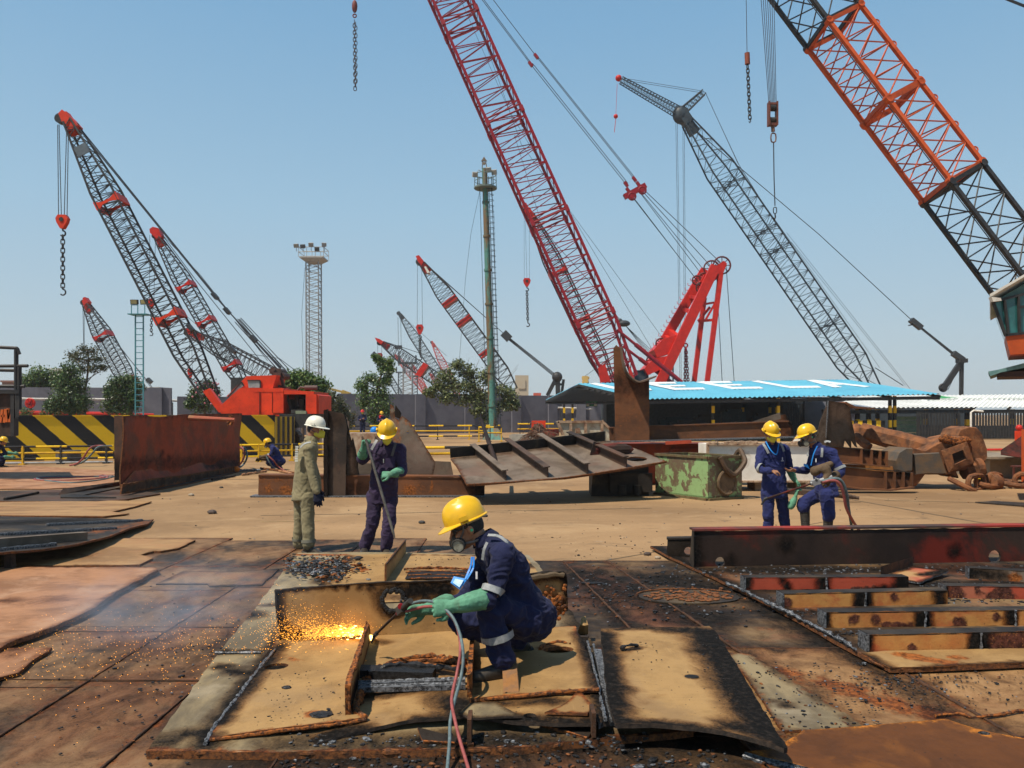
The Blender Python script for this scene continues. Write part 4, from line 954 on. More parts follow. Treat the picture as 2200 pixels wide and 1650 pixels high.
m=MB();x_=P(2330, 0, 16).x;m.box(V((x_+1.4, 16.5, 2.4)), (2.5, 3, 2.0));m.box(V((x_+2.4, 17, .7)), (3.5, 4, 1.4));m.build('crane_body', M['orangepaint'], t)
m=MB();Yt=15.5
m.prism([P(x, y, Yt)for x, y in((2123, 798), (2145, 794), (2200, 780), (2330, 765), (2330, 772), (2200, 790), (2150, 800), (2128, 808))], away*1.4)
av=thing('awning', 'pale teal sheet awning under the orange crane cab', 'awning', P(2330, 888, Yt));m.build('sheet', simple('teal_sheet', (.16, .30, .29), (.10, .21, .21), scale=6), av)
m=MB();m.prism([P(x, y, Yt+.05)for x, y in((2142, 800), (2330, 790), (2330, 806), (2143, 810))], away*1.3);m.beam(P(2330, 800, Yt+.7), V((P(2330, 800, Yt).x, Yt+.7, 0)), .1);m.build('support_frame', simple('brown_frame', (.055, .03, .022), (.03, .02, .018)), av)
Y9=105.0
t, a, b, d, s, q=boom_crane('lattice_crane', 'distant black lattice crane with red bands passing behind the green pole', Y9, (1105, 838), (908, 568), 2.1, M['black'], M['red'], 26, .085, .034, frames=(), taper=.14)
for f in(.30, .545, .70):
 m=MB();p=a.lerp(b, f);m.box(p-d*.22, (.14, 2.25, 2.3), d, s);m.box(p+d*.22, (.14, 2.25, 2.3), d, s);m.box(p, (.4, 1.7, 2.1), d, s);m.build('joint_frame', M['red'], t)
m=MB();m.prism([P(x, y, Y9-.6)for x, y in((893, 550), (900, 548), (910, 560), (906, 570), (898, 562))], V((0, 1.2, 0)));m.build('head_plate', M['red'], t)
m=MB();m.prism([P(x, y, Y9-.8)for x, y in((911, 573), (915, 572), (923, 585), (918, 587))], V((0, 1.4, 0)));m.build('number_board', M['white'], t)
hook_block(t, [P(897, 562, Y9), P(906, 568, Y9)], P(902, 708, Y9), 1.0, 1.3, M['red'], P(903, 765, Y9), .4, .06, rope=.03)
m=MB()
for k in range(2):pend(m, [P(912+k, 566-k, Y9), P(1086, 720, Y9)], .05)
for k in range(5):pend(m, [P(1090, 722+1.5*k, Y9), P(1196, 806+2*k, Y9)], .05)
m.box(P(1088, 722, Y9), (1.2, .7, 1.0), (1, 0, -1));m.build('pendant_rope', M['cable'], t)
m=MB();m.beam(P(1196, 810, Y9), P(1176, 850, Y9), .5);m.beam(P(1198, 812, Y9), P(1199, 858, Y9), .6);m.ell(P(1197, 810, Y9), .7);m.beam(P(1192, 825, Y9), P(1210, 826, Y9), .3);m.beam(P(1211, 815, Y9), P(1206, 850, Y9), .35);m.box(V((P(1160, 0, Y9).x, Y9, 1.5)), (8, 3, 3));m.build('gantry', M['black'], t)
Y10=112.0
t, a, b, d, s, q=boom_crane('lattice_crane', 'distant low black boom with red tip rising over the thin tree', Y10, (985, 846), (822, 738), 1.75, M['boomgrey'], M['red'], 24, .085, .035, frames=(), taper=.14)
m=MB();p=a.lerp(b, .47);m.box(p, (.8, 2.0, 2.2), d, s);m.build('joint_frame', M['red'], t)
m=MB();m.prism([P(x, y, Y10-.6)for x, y in((805, 725), (815, 728), (824, 734), (819, 740), (809, 733))], V((0, 1.2, 0)));m.build('head_plate', M['red'], t)
hook_block(t, [P(811, 735, Y10), P(820, 738, Y10)], P(816, 767, Y10), .8, 1.1, M['crimson'], None, rope=.03)
m=MB();pend(m, [P(824, 733, Y10), P(912, 762, Y10), P(995, 790, Y10)], .05);m.box(P(856, 746, Y10), (1.0, .6, .5));m.build('pendant_rope', M['cable'], t)
m=MB();m.box(V((a.x+2, Y10, 1.5)), (6, 3, 3));m.build('crane_body', M['boomgrey'], t)
Y11=190.0
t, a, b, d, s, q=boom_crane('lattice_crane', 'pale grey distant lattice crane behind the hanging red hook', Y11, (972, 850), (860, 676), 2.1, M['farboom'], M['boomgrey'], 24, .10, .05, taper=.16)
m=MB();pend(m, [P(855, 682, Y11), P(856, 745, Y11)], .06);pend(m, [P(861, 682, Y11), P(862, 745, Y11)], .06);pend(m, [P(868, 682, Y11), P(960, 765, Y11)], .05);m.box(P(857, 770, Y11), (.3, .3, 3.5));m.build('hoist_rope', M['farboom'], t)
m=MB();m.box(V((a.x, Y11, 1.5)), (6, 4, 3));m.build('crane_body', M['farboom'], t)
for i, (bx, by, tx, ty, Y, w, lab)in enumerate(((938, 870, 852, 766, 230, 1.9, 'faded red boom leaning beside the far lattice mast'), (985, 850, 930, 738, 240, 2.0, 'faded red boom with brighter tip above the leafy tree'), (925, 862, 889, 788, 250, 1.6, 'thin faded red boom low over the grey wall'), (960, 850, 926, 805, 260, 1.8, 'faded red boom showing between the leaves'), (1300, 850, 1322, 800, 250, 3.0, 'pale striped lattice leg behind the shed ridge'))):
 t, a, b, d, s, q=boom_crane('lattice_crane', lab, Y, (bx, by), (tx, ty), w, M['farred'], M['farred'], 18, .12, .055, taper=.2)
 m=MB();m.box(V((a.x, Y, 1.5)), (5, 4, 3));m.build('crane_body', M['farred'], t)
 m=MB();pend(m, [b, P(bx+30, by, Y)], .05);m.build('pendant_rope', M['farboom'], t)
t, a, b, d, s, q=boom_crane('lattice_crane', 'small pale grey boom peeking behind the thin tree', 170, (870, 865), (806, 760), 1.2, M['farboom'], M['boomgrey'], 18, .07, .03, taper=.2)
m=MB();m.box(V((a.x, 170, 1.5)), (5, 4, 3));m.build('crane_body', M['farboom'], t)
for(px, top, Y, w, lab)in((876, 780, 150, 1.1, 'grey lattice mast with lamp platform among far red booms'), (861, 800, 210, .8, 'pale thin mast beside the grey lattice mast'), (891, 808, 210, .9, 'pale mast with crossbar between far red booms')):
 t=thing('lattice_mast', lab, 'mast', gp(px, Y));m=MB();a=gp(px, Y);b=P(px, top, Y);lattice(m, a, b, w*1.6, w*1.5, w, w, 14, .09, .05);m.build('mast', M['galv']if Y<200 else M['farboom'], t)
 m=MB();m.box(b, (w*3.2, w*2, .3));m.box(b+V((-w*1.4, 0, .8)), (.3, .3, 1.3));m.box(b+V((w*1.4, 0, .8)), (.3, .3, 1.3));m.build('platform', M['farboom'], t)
m=MB();m.box(P(1121, 845, 180), (3.0, 3, 8));m.box(P(1121, 845, 180)+V((0, -1.6, 2)), (1.6, .2, 2));tag(m.build('pale_silo_block', simple('cream_block', (.42, .36, .26), (.38, .32, .24))), 'cream building block peeking over the wall behind the pole', 'building')
m=MB();m.box(P(1154, 850, 150), (1.4, 2, 1.0));m.box(P(1154, 850, 150)+V((0, 0, -3)), (1.1, 1.8, 5));tag(m.build('red_tank_top', simple('far_red_box', (.50, .10, .06), (.42, .09, .06))), 'red box top showing over the wall beside the shed gable', 'tank')
t=thing('yellow_derrick', 'small yellow derrick post with rope above the shed gable', 'derrick', gp(1258, 160));m=MB();m.beam(gp(1256, 160), P(1257, 808, 160), 1.1);m.beam(P(1264, 830, 160), P(1258, 808, 160), .6);m.beam(P(1250, 812, 160), P(1266, 812, 160), .5);m.build('post', simple('pale_yellow', (.55, .38, .12), (.5, .34, .1)), t)
m=MB();pend(m, [P(1257, 808, 160), P(1285, 788, 160)], .06);m.build('rope', M['farboom'], t)
t=thing('yellow_derrick', 'tiny yellow excavator arm at the wall top', 'derrick', gp(755, 130));m=MB();m.beam(P(690, 830, 130), P(735, 842, 130), .35);m.beam(P(735, 842, 130), P(752, 848, 130), .9, .7);m.beam(P(752, 848, 130), gp(752, 130), .8);m.build('arm', simple('excavator_yellow', (.45, .30, .05), (.2, .14, .04)), t)
for(x0, x1, y0, y1, lab, c)in((20, 75, 822, 838, 'low brick coloured roof line beyond the wall at the trees', (.22, .10, .07)), (120, 148, 796, 850, 'pale rounded tank top between two trees', (.6, .6, .58)), (1016, 1036, 838, 870, 'white container peeking over the wall near the pole', (.6, .58, .52)), (310, 350, 836, 850, 'pale flat roof edge beyond the ladder mast', (.5, .5, .48))):
 m=MB();p0, p1=P(x0, y0, 140), P(x1, y1, 140);m.box(((p0.x+p1.x)/2, 140, p0.z/2), (p1.x-p0.x, 4, p0.z));m.box(((p0.x+p1.x)/2, 140, p0.z+.15), (p1.x-p0.x+.4, 4.4, .3))
 tag(m.build('far_building', simple('far_block', c)), lab, 'building')
# ---- masts, trees and shrubs
def leaf_mat(name, c1, c2, c3):
 m, nt, b=new_mat(name);k=NT(nt)
 gi=k.n('ShaderNodeObjectInfo');at=k.n('ShaderNodeAttribute');at.attribute_name='leafv'
 col=k.mix(k.step(at.outputs['Fac'], .1, .6), c1, c2);col=k.mix(k.step(at.outputs['Fac'], .72, .95), col, c3)
 k.l(col, b.inputs['Base Color']);b.inputs['Roughness'].default_value=.42;b.inputs['Specular IOR Level'].default_value=.45
 tr=k.n('ShaderNodeBsdfTranslucent');k.l(col, tr.inputs['Color']);mx=k.n('ShaderNodeMixShader');mx.inputs[0].default_value=.25
 out=[n for n in nt.nodes if n.type=='OUTPUT_MATERIAL'][0];k.l(b.outputs[0], mx.inputs[1]);k.l(tr.outputs[0], mx.inputs[2]);k.l(mx.outputs[0], out.inputs[0])
 return m
M['leafdark']=leaf_mat('dark_leaf', (.020, .045, .013), (.055, .105, .026), (.13, .19, .055))
M['leafmid']=leaf_mat('bright_leaf', (.035, .075, .018), (.095, .165, .038), (.25, .31, .10))
M['leafgum']=leaf_mat('olive_leaf', (.035, .05, .022), (.075, .09, .035), (.17, .13, .06))
M['leafdry']=leaf_mat('dry_leaf', (.060, .075, .026), (.13, .165, .055), (.30, .32, .14))
M['bark']=simple('grey_bark', (.12, .085, .06), (.07, .05, .035), scale=6, stretch=(1, 1, .3), rough=.9, bump=.5)
def leaves(m, vals, c, n, rad, size, rr, flat=.8, droop=.2):
 for i in range(n):
  while True:
   o=V((rr.uniform(-1, 1), rr.uniform(-1, 1), rr.uniform(-1, 1)))
   if.12<o.length<1:break
  p=V(c)+V((o.x*rad[0], o.y*rad[1], o.z*rad[2]))
  nr=(V((rr.gauss(0, 1), rr.gauss(0, 1), rr.gauss(0, 1)+flat))+o*.5).normalized();u=nr.orthogonal().normalized()
  u=Matrix.Rotation(rr.uniform(0, 6.28), 3, nr)@u;w=nr.cross(u);L=size*rr.uniform(.6, 1.3);u=(u-V((0, 0, droop))).normalized()
  b=len(m.v);m.v+=[p-u*L*.5, p+w*L*.27-nr*L*.04, p+u*L*.5-V((0, 0, L*.08)), p-w*L*.27-nr*L*.04]
  m.face((b, b+1, b+2));m.face((b, b+2, b+3));v=clamp(.45+.35*rr.gauss(0, 1));vals+=[v]*4
def tree(name, label, cat, base, blobs, trunk, leafm, size, dens0, seed, tr=.12, twigs=3, stems=()):
 """blobs: (px, py, rx_px, ry_px) at the base's distance; trunk: photo pixel path"""
 Y=base[2];rr=random.Random(seed);root=gp(base[0], Y);t=thing(name, label, cat, root)
 tk=MB();tp=[P(x, y, Y)for x, y in trunk];tp[0].z=0
 pts=catmull(tp, 5);tk.poly(pts, [lerp(tr, tr*.35, i/(len(pts)-1))for i in range(len(pts))], 8)
 lv=MB();vals=[]
 px2m=Y/F
 for(x, y, rx, ry)in blobs:
  c=P(x, y, Y+rr.uniform(-.4, .4)*rx*px2m);st=min(pts, key=lambda q:(q-c).length+max(0, q.z-c.z)*2)
  mid=st.lerp(c, .5)+V((rr.uniform(-.1, .1), rr.uniform(-.1, .1), .1))*(c-st).length
  tk.poly(catmull([st, mid, c], 4), [tr*.45*(1-.1*i)for i in range(9)], 5)
  R=(rx*px2m, min(rx, ry*1.6)*px2m, ry*px2m)
  dens=int(dens0*2.6);K=max(4, int(dens*.10))
  for k in range(K):
   d=V((rr.gauss(0, 1), rr.gauss(0, 1), rr.gauss(0, 1))).normalized()*rr.uniform(.35, 1.0)
   q=c+V((d.x*R[0], d.y*R[1], d.z*R[2]));tk.poly([c.lerp(q, .1), c.lerp(q, .6)+V((0, 0, .05)), q], [tr*.16, tr*.10, tr*.05], 4)
   cl=rr.uniform(.24, .44);leaves(lv, vals, q, max(4, int(dens/K*rr.uniform(.5, 1.5))), (R[0]*cl+size, R[1]*cl+size, R[2]*cl+size), size, rr)
 for st in stems:
  tk.poly([P(x, y, Y)for x, y in st], [tr*.3, tr*.18]+[tr*.08]*(len(st)-2), 5)
 tk.build('trunk', M['bark'], t, True);lv.build('crown', leafm, t, attrs={'leafv':vals})
 return t
tree('tree', 'bushy green tree top rising far behind the wall at the black handrail', 'tree', (88, 900, 62), [(65, 815, 22, 16), (88, 805, 24, 18), (112, 812, 22, 18), (128, 822, 14, 12), (80, 826, 28, 10), (108, 828, 24, 10), (52, 828, 14, 8)], [(88, 900), (88, 840), (90, 812)], M['leafmid'], .20, 330, 1, .16)
tree('tree', 'dense dark green tree against the wall under the slender tree', 'tree', (150, 905, 50), [(148, 800, 20, 22), (135, 830, 24, 22), (165, 830, 24, 24), (150, 855, 30, 24), (128, 866, 22, 18), (175, 866, 20, 18), (112, 874, 12, 14), (150, 880, 34, 12)], [(150, 905), (150, 850), (148, 800)], M['leafdark'], .16, 420, 2, .12)
tree('tree', 'slender open tree with olive leaves above the dense dark tree', 'tree', (184, 905, 52), [(180, 752, 16, 13), (200, 756, 16, 13), (168, 772, 14, 10), (190, 775, 22, 12), (214, 772, 14, 11), (155, 762, 12, 9), (200, 792, 14, 9), (178, 792, 12, 9), (222, 790, 8, 6)], [(184, 905), (182, 850), (187, 815), (190, 775), (188, 750)], M['leafgum'], .13, 130, 3, .10, stems=[[(187, 822), (205, 800), (214, 778)], [(186, 830), (176, 800), (160, 768)], [(188, 815), (215, 798), (230, 778)]])
tree('tree', 'round leafy tree in front of the wall by the blue ladder mast', 'tree', (262, 905, 50), [(255, 825, 24, 15), (275, 818, 20, 14), (292, 832, 16, 14), (240, 840, 14, 14), (262, 850, 28, 18), (240, 872, 20, 18), (272, 878, 26, 18), (288, 860, 14, 16)], [(262, 905), (262, 860), (266, 825)], M['leafdark'], .16, 380, 4, .12)
tree('shrub', 'flowering shrub with pink blossoms beside the red boom foot', 'shrub', (440, 900, 48), [(430, 835, 18, 14), (450, 828, 16, 14), (420, 850, 14, 16), (445, 856, 22, 18), (462, 845, 12, 14), (435, 875, 26, 16), (408, 868, 8, 10)], [(440, 905), (440, 860), (440, 835)], M['leafdark'], .14, 220, 5, .08)
bl=MB();rr=random.Random(9)
for i in range(34):
 p=P(440+rr.uniform(-32, 32), 840+rr.uniform(-18, 30), 47.2+rr.uniform(0, .8));bl.ell(p, (.06, .05, .06), n=6, m=4)
fl=[o for o in C.objects if o.get('category')=='shrub'][0]
bl.build('blossom', simple('pink_blossom', (.42, .10, .16), (.55, .25, .28)), fl);[setattr(o, 'name', 'blossom')for o in()]
fl_b=[o for o in C.objects if o.name.startswith('blossom')][0];fl_b['kind']='stuff'
tree('tree', 'broad tree with big glossy leaves behind the red engine cover', 'tree', (650, 905, 44), [(622, 812, 16, 11), (645, 808, 16, 12), (668, 818, 18, 12), (690, 826, 14, 12), (635, 828, 22, 12), (662, 838, 24, 12), (690, 848, 14, 14), (620, 835, 12, 10)], [(650, 905), (652, 850), (650, 815)], M['leafmid'], .20, 230, 6, .10)
tree('tree', 'feathery pale green tree at the wall behind the white helmet', 'tree', (712, 930, 46), [(708, 850, 14, 14), (725, 862, 16, 14), (700, 868, 16, 16), (735, 880, 14, 12), (715, 885, 22, 16), (742, 895, 10, 14), (720, 905, 16, 12)], [(728, 935), (735, 905), (712, 868), (708, 845)], M['leafgum'], .13, 230, 7, .08)
tree('shrub', 'low feathery shrub with bare twigs beside the man in red helmet', 'shrub', (752, 935, 50), [(745, 888, 12, 14), (758, 895, 10, 14), (735, 900, 10, 12), (750, 912, 12, 10)], [(735, 938), (742, 915), (750, 895)], M['leafgum'], .11, 150, 8, .05)
tree('tree', 'upright tree with a thin leafy top standing at the grey wall', 'tree', (808, 935, 54), [(795, 812, 18, 12), (775, 828, 14, 12), (815, 825, 20, 14), (832, 815, 10, 10), (790, 845, 24, 14), (822, 850, 18, 16), (780, 865, 16, 14), (808, 872, 24, 16), (830, 880, 14, 14), (800, 895, 18, 14), (818, 908, 16, 10), (826, 790, 13, 11), (816, 775, 8, 7), (835, 778, 10, 9), (808, 768, 6, 5), (838, 795, 8, 8)], [(808, 935), (806, 880), (812, 830), (822, 795), (820, 770)], M['leafmid'], .17, 190, 10, .11)
tree('tree', 'wide spreading tree with curled sparse leaves around the green pole', 'tree', (1035, 938, 56), [(985, 785, 14, 10), (1005, 800, 20, 12), (960, 805, 18, 12), (945, 830, 20, 12), (975, 830, 24, 14), (1010, 828, 24, 16), (1045, 810, 16, 14), (1070, 835, 22, 14), (1095, 850, 18, 12), (925, 842, 12, 8), (960, 855, 22, 10), (1000, 858, 26, 14), (1035, 850, 22, 16), (1085, 870, 16, 10), (1030, 880, 18, 12), (1060, 880, 16, 12), (1050, 900, 14, 8), (1105, 870, 10, 8)], [(1040, 940), (1038, 905), (1030, 870), (1022, 830), (1012, 795)], M['leafdry'], .22, 190, 11, .10, stems=[[(1030, 880), (985, 840), (960, 800)], [(1034, 885), (1075, 835), (1112, 790)], [(1025, 850), (1000, 800), (1008, 768)], [(1028, 860), (1048, 810), (1050, 770)], [(1036, 890), (1050, 850), (1090, 810), (1115, 782)], [(1020, 840), (1018, 800), (1030, 772)], [(1044, 938), (1052, 900), (1070, 860)]])
tree('shrub', 'small shrub growing at the wall foot by the hose reel', 'shrub', (52, 900, 52), [(45, 885, 10, 10), (60, 888, 10, 9), (95, 890, 8, 8)], [(52, 905), (52, 890), (50, 880)], M['leafmid'], .12, 90, 12, .04)
Yt=74.0
t=thing('floodlight_tower', 'tall grey lattice floodlight tower with railed lamp platform', 'tower', gp(675, Yt))
m=MB();lattice(m, gp(675, Yt), P(674, 560, Yt), 1.15, 1.15, 1.15, 1.15, 26, .065, .03);m.build('mast', M['galv'], t)
m=MB();c=P(674, 556, Yt);m.box(c, (2.2, 2.0, .12));m.hexa([c+V((x*.55, y*.55, -.45))for x, y in((-1, -1), (1, -1), (1, 1), (-1, 1))]+[c+V((x*1.1, y*1.0, -.06))for x, y in((-1, -1), (1, -1), (1, 1), (-1, 1))])
for z in(.45, .9):
 for(x0, y0, x1, y1)in((-1.15, -1, 1.15, -1), (1.15, -1, 1.15, 1), (1.15, 1, -1.15, 1), (-1.15, 1, -1.15, -1)):m.tube(c+V((x0, y0, z)), c+V((x1, y1, z)), .03)
for x in(-1.15, -.4, .4, 1.15):
 for y in(-1, 1):m.tube(c+V((x, y, 0)), c+V((x, y, .9)), .03)
m.build('platform', simple('pale_rail_paint', (.42, .42, .40), (.32, .31, .29)), t)
for i, (x, z)in enumerate(((-1.35, 1.0), (-.75, .95), (0, 1.1), (.55, .7), (1.2, 1.1))):
 m=MB();p=c+V((x, -1.0, z));m.box(p, (.42, .22, .34), (1, .1*(i-2), 0), (0, -.4, 1));m.tube(p+V((0, .1, -.1)), V((p.x, p.y+.1, c.z+.5)), .03);m.build('floodlight', simple('lamp_housing_%s'%'abcde'[i], ((.30, .28, .24), (.12, .12, .12), (.34, .32, .28), (.1, .1, .1), (.3, .3, .3))[i]), t)
m=MB();m.poly([P(655, 575, Yt), P(648, 680, Yt), P(652, 800, Yt)], .018, 4);m.build('cable', M['cable'], t)
Yl=40.0
t=thing('ladder_mast', 'slim blue ladder mast carrying two square floodlights', 'mast', gp(299, Yl))
m=MB();x0, x1=P(291, 0, Yl).x, P(308, 0, Yl).x;zt=P(0, 676, Yl).z
for x in(x0, x1):m.beam((x, Yl, 0), (x, Yl, zt), .055)
for i in range(22):z=.3+i*(zt-.4)/21;m.beam((x0, Yl, z), (x1, Yl, z), .035)
m.build('ladder', M['teal'], t)
m=MB();c=V(((x0+x1)/2+.02, Yl, zt));m.box(c, (.95, .6, .05))
for x in(-.42, -.1, .25):m.beam(c+V((x, 0, 0)), c+V((x, 0, .48)), .035)
m.beam(c+V((-.42, 0, .48)), c+V((-.1, 0, .48)), .03);m.build('platform', M['teal'], t)
for px, yw in((289, .1), (310, -.1)):
 m=MB();p=P(px, 649, Yl);m.box(p, (.36, .14, .24), (1, yw, 0), (0, -.25, 1));f=m.build('floodlight', simple('dark_lamp_housing', (.05, .05, .045)), t);m=MB();m.box(p+V((0, -.075, -.0)), (.28, .02, .18), (1, yw, 0), (0, -.25, 1));m.build('lens', simple('yellowed_lens', (.36, .31, .12), (.42, .38, .2), rough=.3), f)
Yp=54.0
t=thing('lamp_pole', 'tall weathered green pole with ladder and ring platform of floodlights', 'mast', gp(1060, Yp))
m_, nt, b_=new_mat('weathered_green_pole');k=NT(nt)
col=k.mix(k.step(k.noise(1.2, 8, .7, k.co('Object', (2.0, 2.0, .35))), .46, .56), (.06, .19, .155), (.145, .085, .035));col=k.mix(k.step(k.noise(5, 6), .5, .7), col, (.035, .10, .085))
k.l(col, b_.inputs['Base Color']);b_.inputs['Roughness'].default_value=.6;M['polegreen']=m_
m=MB();pb, pt_=gp(1060, Yp), P(1041, 362, Yp);d=(pt_-pb)
for i in range(8):
 f0, f1=i/8, (i+1)/8;r=lerp(.27, .18, f0);m.tube(pb+d*f0, pb+d*f1, r, r*.97, 14)
 if i:m.tube(pb+d*(f0-.004), pb+d*(f0+.004), r*1.25, None, 14)
m.hexa([pb+V((x, y, 0))for x, y in((-.7, -.7), (.7, -.7), (.7, .7), (-.7, .7))]+[pb+V((x, y, .9))for x, y in((-.28, -.28), (.28, -.28), (.28, .28), (-.28, .28))]);m.build('pole', M['polegreen'], t, True)
m=MB()
for sx in(.30, .52):m.tube(pb+V((sx, -.2, .5)), pt_+V((sx*.9, -.2, -.6)), .025, None, 5)
m.tube(pb+V((-.42, -.1, .5)), pt_+V((-.34, -.1, -.6)), .02, None, 5)
for i in range(44):p=pb+d*(.04+i*.0205);m.ring(p+V((.3, -.1, 0)), (0, 0, 1), .26, .014, 12, 4);m.tube(p+V((.30, -.2, 0)), p+V((.5, -.2, 0)), .014, None, 4)
m.build('ladder', M['boomgrey'], t)
c=P(1043, 404, Yp);m=MB();m.disc(c, (0, 0, 1), .78, .1, 24);m.ring(c+V((0, 0, .9)), (0, 0, 1), .72, .03, 24);m.ring(c+V((0, 0, .45)), (0, 0, 1), .74, .02, 24)
for i in range(8):a_=i*math.pi/4;m.tube(c+V((math.cos(a_)*.74, math.sin(a_)*.74, 0)), c+V((math.cos(a_)*.72, math.sin(a_)*.72, .9)), .025, None, 5)
m.build('platform', simple('grey_green_platform', (.15, .19, .17), (.1, .13, .12)), t)
for(px, py)in((1021, 379), (1050, 369), (1062, 374)):
 m=MB();p=P(px, py, Yp)+V((0, -.4, 0));m.box(p, (.34, .2, .32), (1, .3 if px<1040 else-.2, 0), (0, -.5, 1));m.poly([p, p.lerp(pt_, .4)+V((0, 0, .15)), V((pt_.x, pt_.y, p.z+.2))], .025, 5);m.build('floodlight', simple('pale_lamp_housing', (.36, .35, .31), (.28, .27, .24)), t)
m=MB();q=P(1040, 345, Yp)
m.beam(pt_+V((-.16, 0, 0)), q+V((-.1, 0, 0)), .06);m.beam(pt_+V((.16, 0, 0)), q+V((.1, 0, 0)), .06);m.prism([q+V((-.2, -.06, -.05)), q+V((.2, -.06, -.05)), q+V((0, -.06, .25))], V((0, .12, 0)));m.disc(q-V((0, 0, .2)), (0, 1, 0), .1, .1, 12);m.build('head_bracket', simple('rust_grey_bracket', (.2, .15, .1), (.12, .1, .08)), t)
m=MB();m.poly([P(1031, 410, Yp), P(1012, 500, Yp), P(1000, 600, Yp), P(985, 800, Yp)], .014, 4);m.poly([P(1055, 410, Yp), P(1062, 470, Yp), P(1068, 850, Yp)], .012, 4);m.build('cable', M['cable'], t)
# ---- cut ship steel in the middle of the yard
ED=M['edge_dark'];ER_=M['edge']
def pl_at(px0, py0, px1, py1, z=0.0):
 return vplane(G(px0, py0, z), G(px1, py1, z))
t=thing('hull_plate', 'large upright red primer hull plate with bent lower flange', 'steel plate', G(390, 1040))
wp=pl_at(268, 1062, 516, 1009)
plate('web', [(264, 894), (300, 893), (345, 896), (392, 890), (420, 890), (455, 889), (519, 888), (514, 1003), (470, 1012), (400, 1028), (262, 1050)], wp, .03, (M['redsteel'], ER_), t, sp=.14, soot=[('spot', 350, 975, .12, .9), ('spot', 360, 985, .1, .8), ('line', 270, 1000, 510, 985, .25, .5), ('edge', .08, .5)], rust=[('edge', .12, .45), ('spot', 400, 925, .3, .5), ('line', 330, 905, 335, 1000, .25, .4)], bend=lambda w:.05*nz(w, 1.1))
wq=(wp[0]+wp[1]*.0, wp[1])
fl=plane3(hit(290, 1018, wp), hit(514, 985, wp), G(275, 1062, .08))
plate('bent_flange', [(287, 1012), (340, 1006), (400, 1005), (412, 995), (460, 992), (516, 979), (512, 1002), (468, 1010), (400, 1022), (330, 1030), (264, 1043)], plane(wp[0]+wp[1]*.18, (wp[1]+V((0, 0, .45))).normalized()), .03, (M['redsteel'], ER_), t, sp=.12, soot=[('line', 440, 1000, 512, 995, .2, .8)], rust=[('edge', .06, .6)], bend=lambda w:.06*nz(w, 1.6))
plate('foot_strip', [(264, 1040), (330, 1028), (400, 1020), (512, 1001), (512, 1012), (440, 1030), (262, 1062)], plane(wp[0]+wp[1]*.26, wp[1]), .03, (M['darkbrown'], ER_), t, sp=.12, soot=[('all', .35)], rust=[('edge', .06, .7)], bend=lambda w:.03*nz(w, 2.6))
plate('base_strip', [(255, 1066), (400, 1040), (512, 1013), (520, 1008), (490, 1003), (262, 1050)], zplane(.03), .025, (M['sooty'], ER_), t, sp=.2)
wl_=vplane(G(246, 1032), G(262, 1036))
plate('end_plate', [(245, 893), (263, 893), (262, 968), (291, 970), (289, 1030), (246, 1032)], plane(G(262, 1034), (-.1, -1, 0)), .03, (M['darkbrown'], ED), t, sp=.1, soot=[('line', 250, 1000, 250, 1030, .3, .9)], rust=[('edge', .05, .3)])
m=MB();q0=hit(402, 898, wp);m.tube(q0+wp[1]*.05, q0+wp[1]*.9+V((.35, 0, -.05)), .07, .05, 8);m.build('pipe_stub', M['primer'], t, True)
plate('torn_flap', [(400, 893), (425, 905), (462, 900), (470, 890), (440, 896), (418, 888)], plane(wp[0]+wp[1]*.4, (wp[1]+V((0, 0, .5))).normalized()), .02, (M['redsteel'], ER_), t, sp=.08, rust=[('edge', .06, .7)], bend=lambda w:.08*nz(w, 4))
m=MB();cc=hit(464, 901, wp)+wp[1]*.45
for i in range(9):m.beam(cc, cc+V((rnd.uniform(-.14, .14), rnd.uniform(-.1, .1), rnd.uniform(-.2, .12))), .06, .02)
m.build('torn_lug', M['rust_rough'], t)
by=17.0
t=thing('hull_assembly', 'long brown flanged beam carrying a tall dark bracket and curved brown plates', 'steel frame', gp(790, by))
bpz=plane((0, by, 0), (0, -1, 0))
plate('beam_web', [(555, 1021), (700, 1022), (860, 1025), (1041, 1027), (1041, 1065), (555, 1064)], bpz, .03, (M['brown'], ER_), t, sp=.1, rust=[('spot', 575, 1052, .15, .8), ('spot', 615, 1056, .2, .9), ('spot', 880, 1055, .22, .9), ('line', 905, 1035, 905, 1060, .06, .8), ('line', 925, 1035, 925, 1060, .05, .8), ('line', 560, 1030, 620, 1030, .12, .5)], soot=[('line', 1010, 1030, 1040, 1060, .25, .8), ('line', 740, 1050, 780, 1050, .2, .5)], seed=3)
m=MB();m.box(((gp(545, by).x+gp(1040, by).x)/2, by+.0, .02), (gp(1040, by).x-gp(540, by).x, .34, .03));m.build('bottom_flange', M['slag'], t)
m=MB();a_=P(556, 1022, by);b_=P(1040, 1026, by);m.beam(a_+V((0, .16, .01)), b_+V((0, .16, .01)), .36, .03);m.build('top_flange', M['brown'], t)
b2=plane((0, by-.12, 0), (0, -1, 0))
plate('bracket_face', [(697, 880), (738, 889), (745, 915), (742, 1065), (700, 1066)], b2, .03, (M['darkbrown'], ED), t, sp=.1, soot=[('edge', .12, .9, [4]), ('spot', 720, 900, .3, .5)], rust=[('spot', 720, 960, .2, .3)])
plate('bracket_side', [(695, 882), (703, 879), (703, 1066), (695, 1066)], plane((0, by-.2, 0), (0, -1, 0)), .12, (M['beamdark'], ED), t, sp=.08, soot=[('all', .7)])
plate('sloping_web', [(735, 889), (742, 892), (768, 1000), (776, 1035), (742, 1035)], plane((0, by+.15, 0), (0, -1, 0)), .03, (M['darkbrown'], ED), t, sp=.1, soot=[('all', .35), ('edge', .1, .9)])
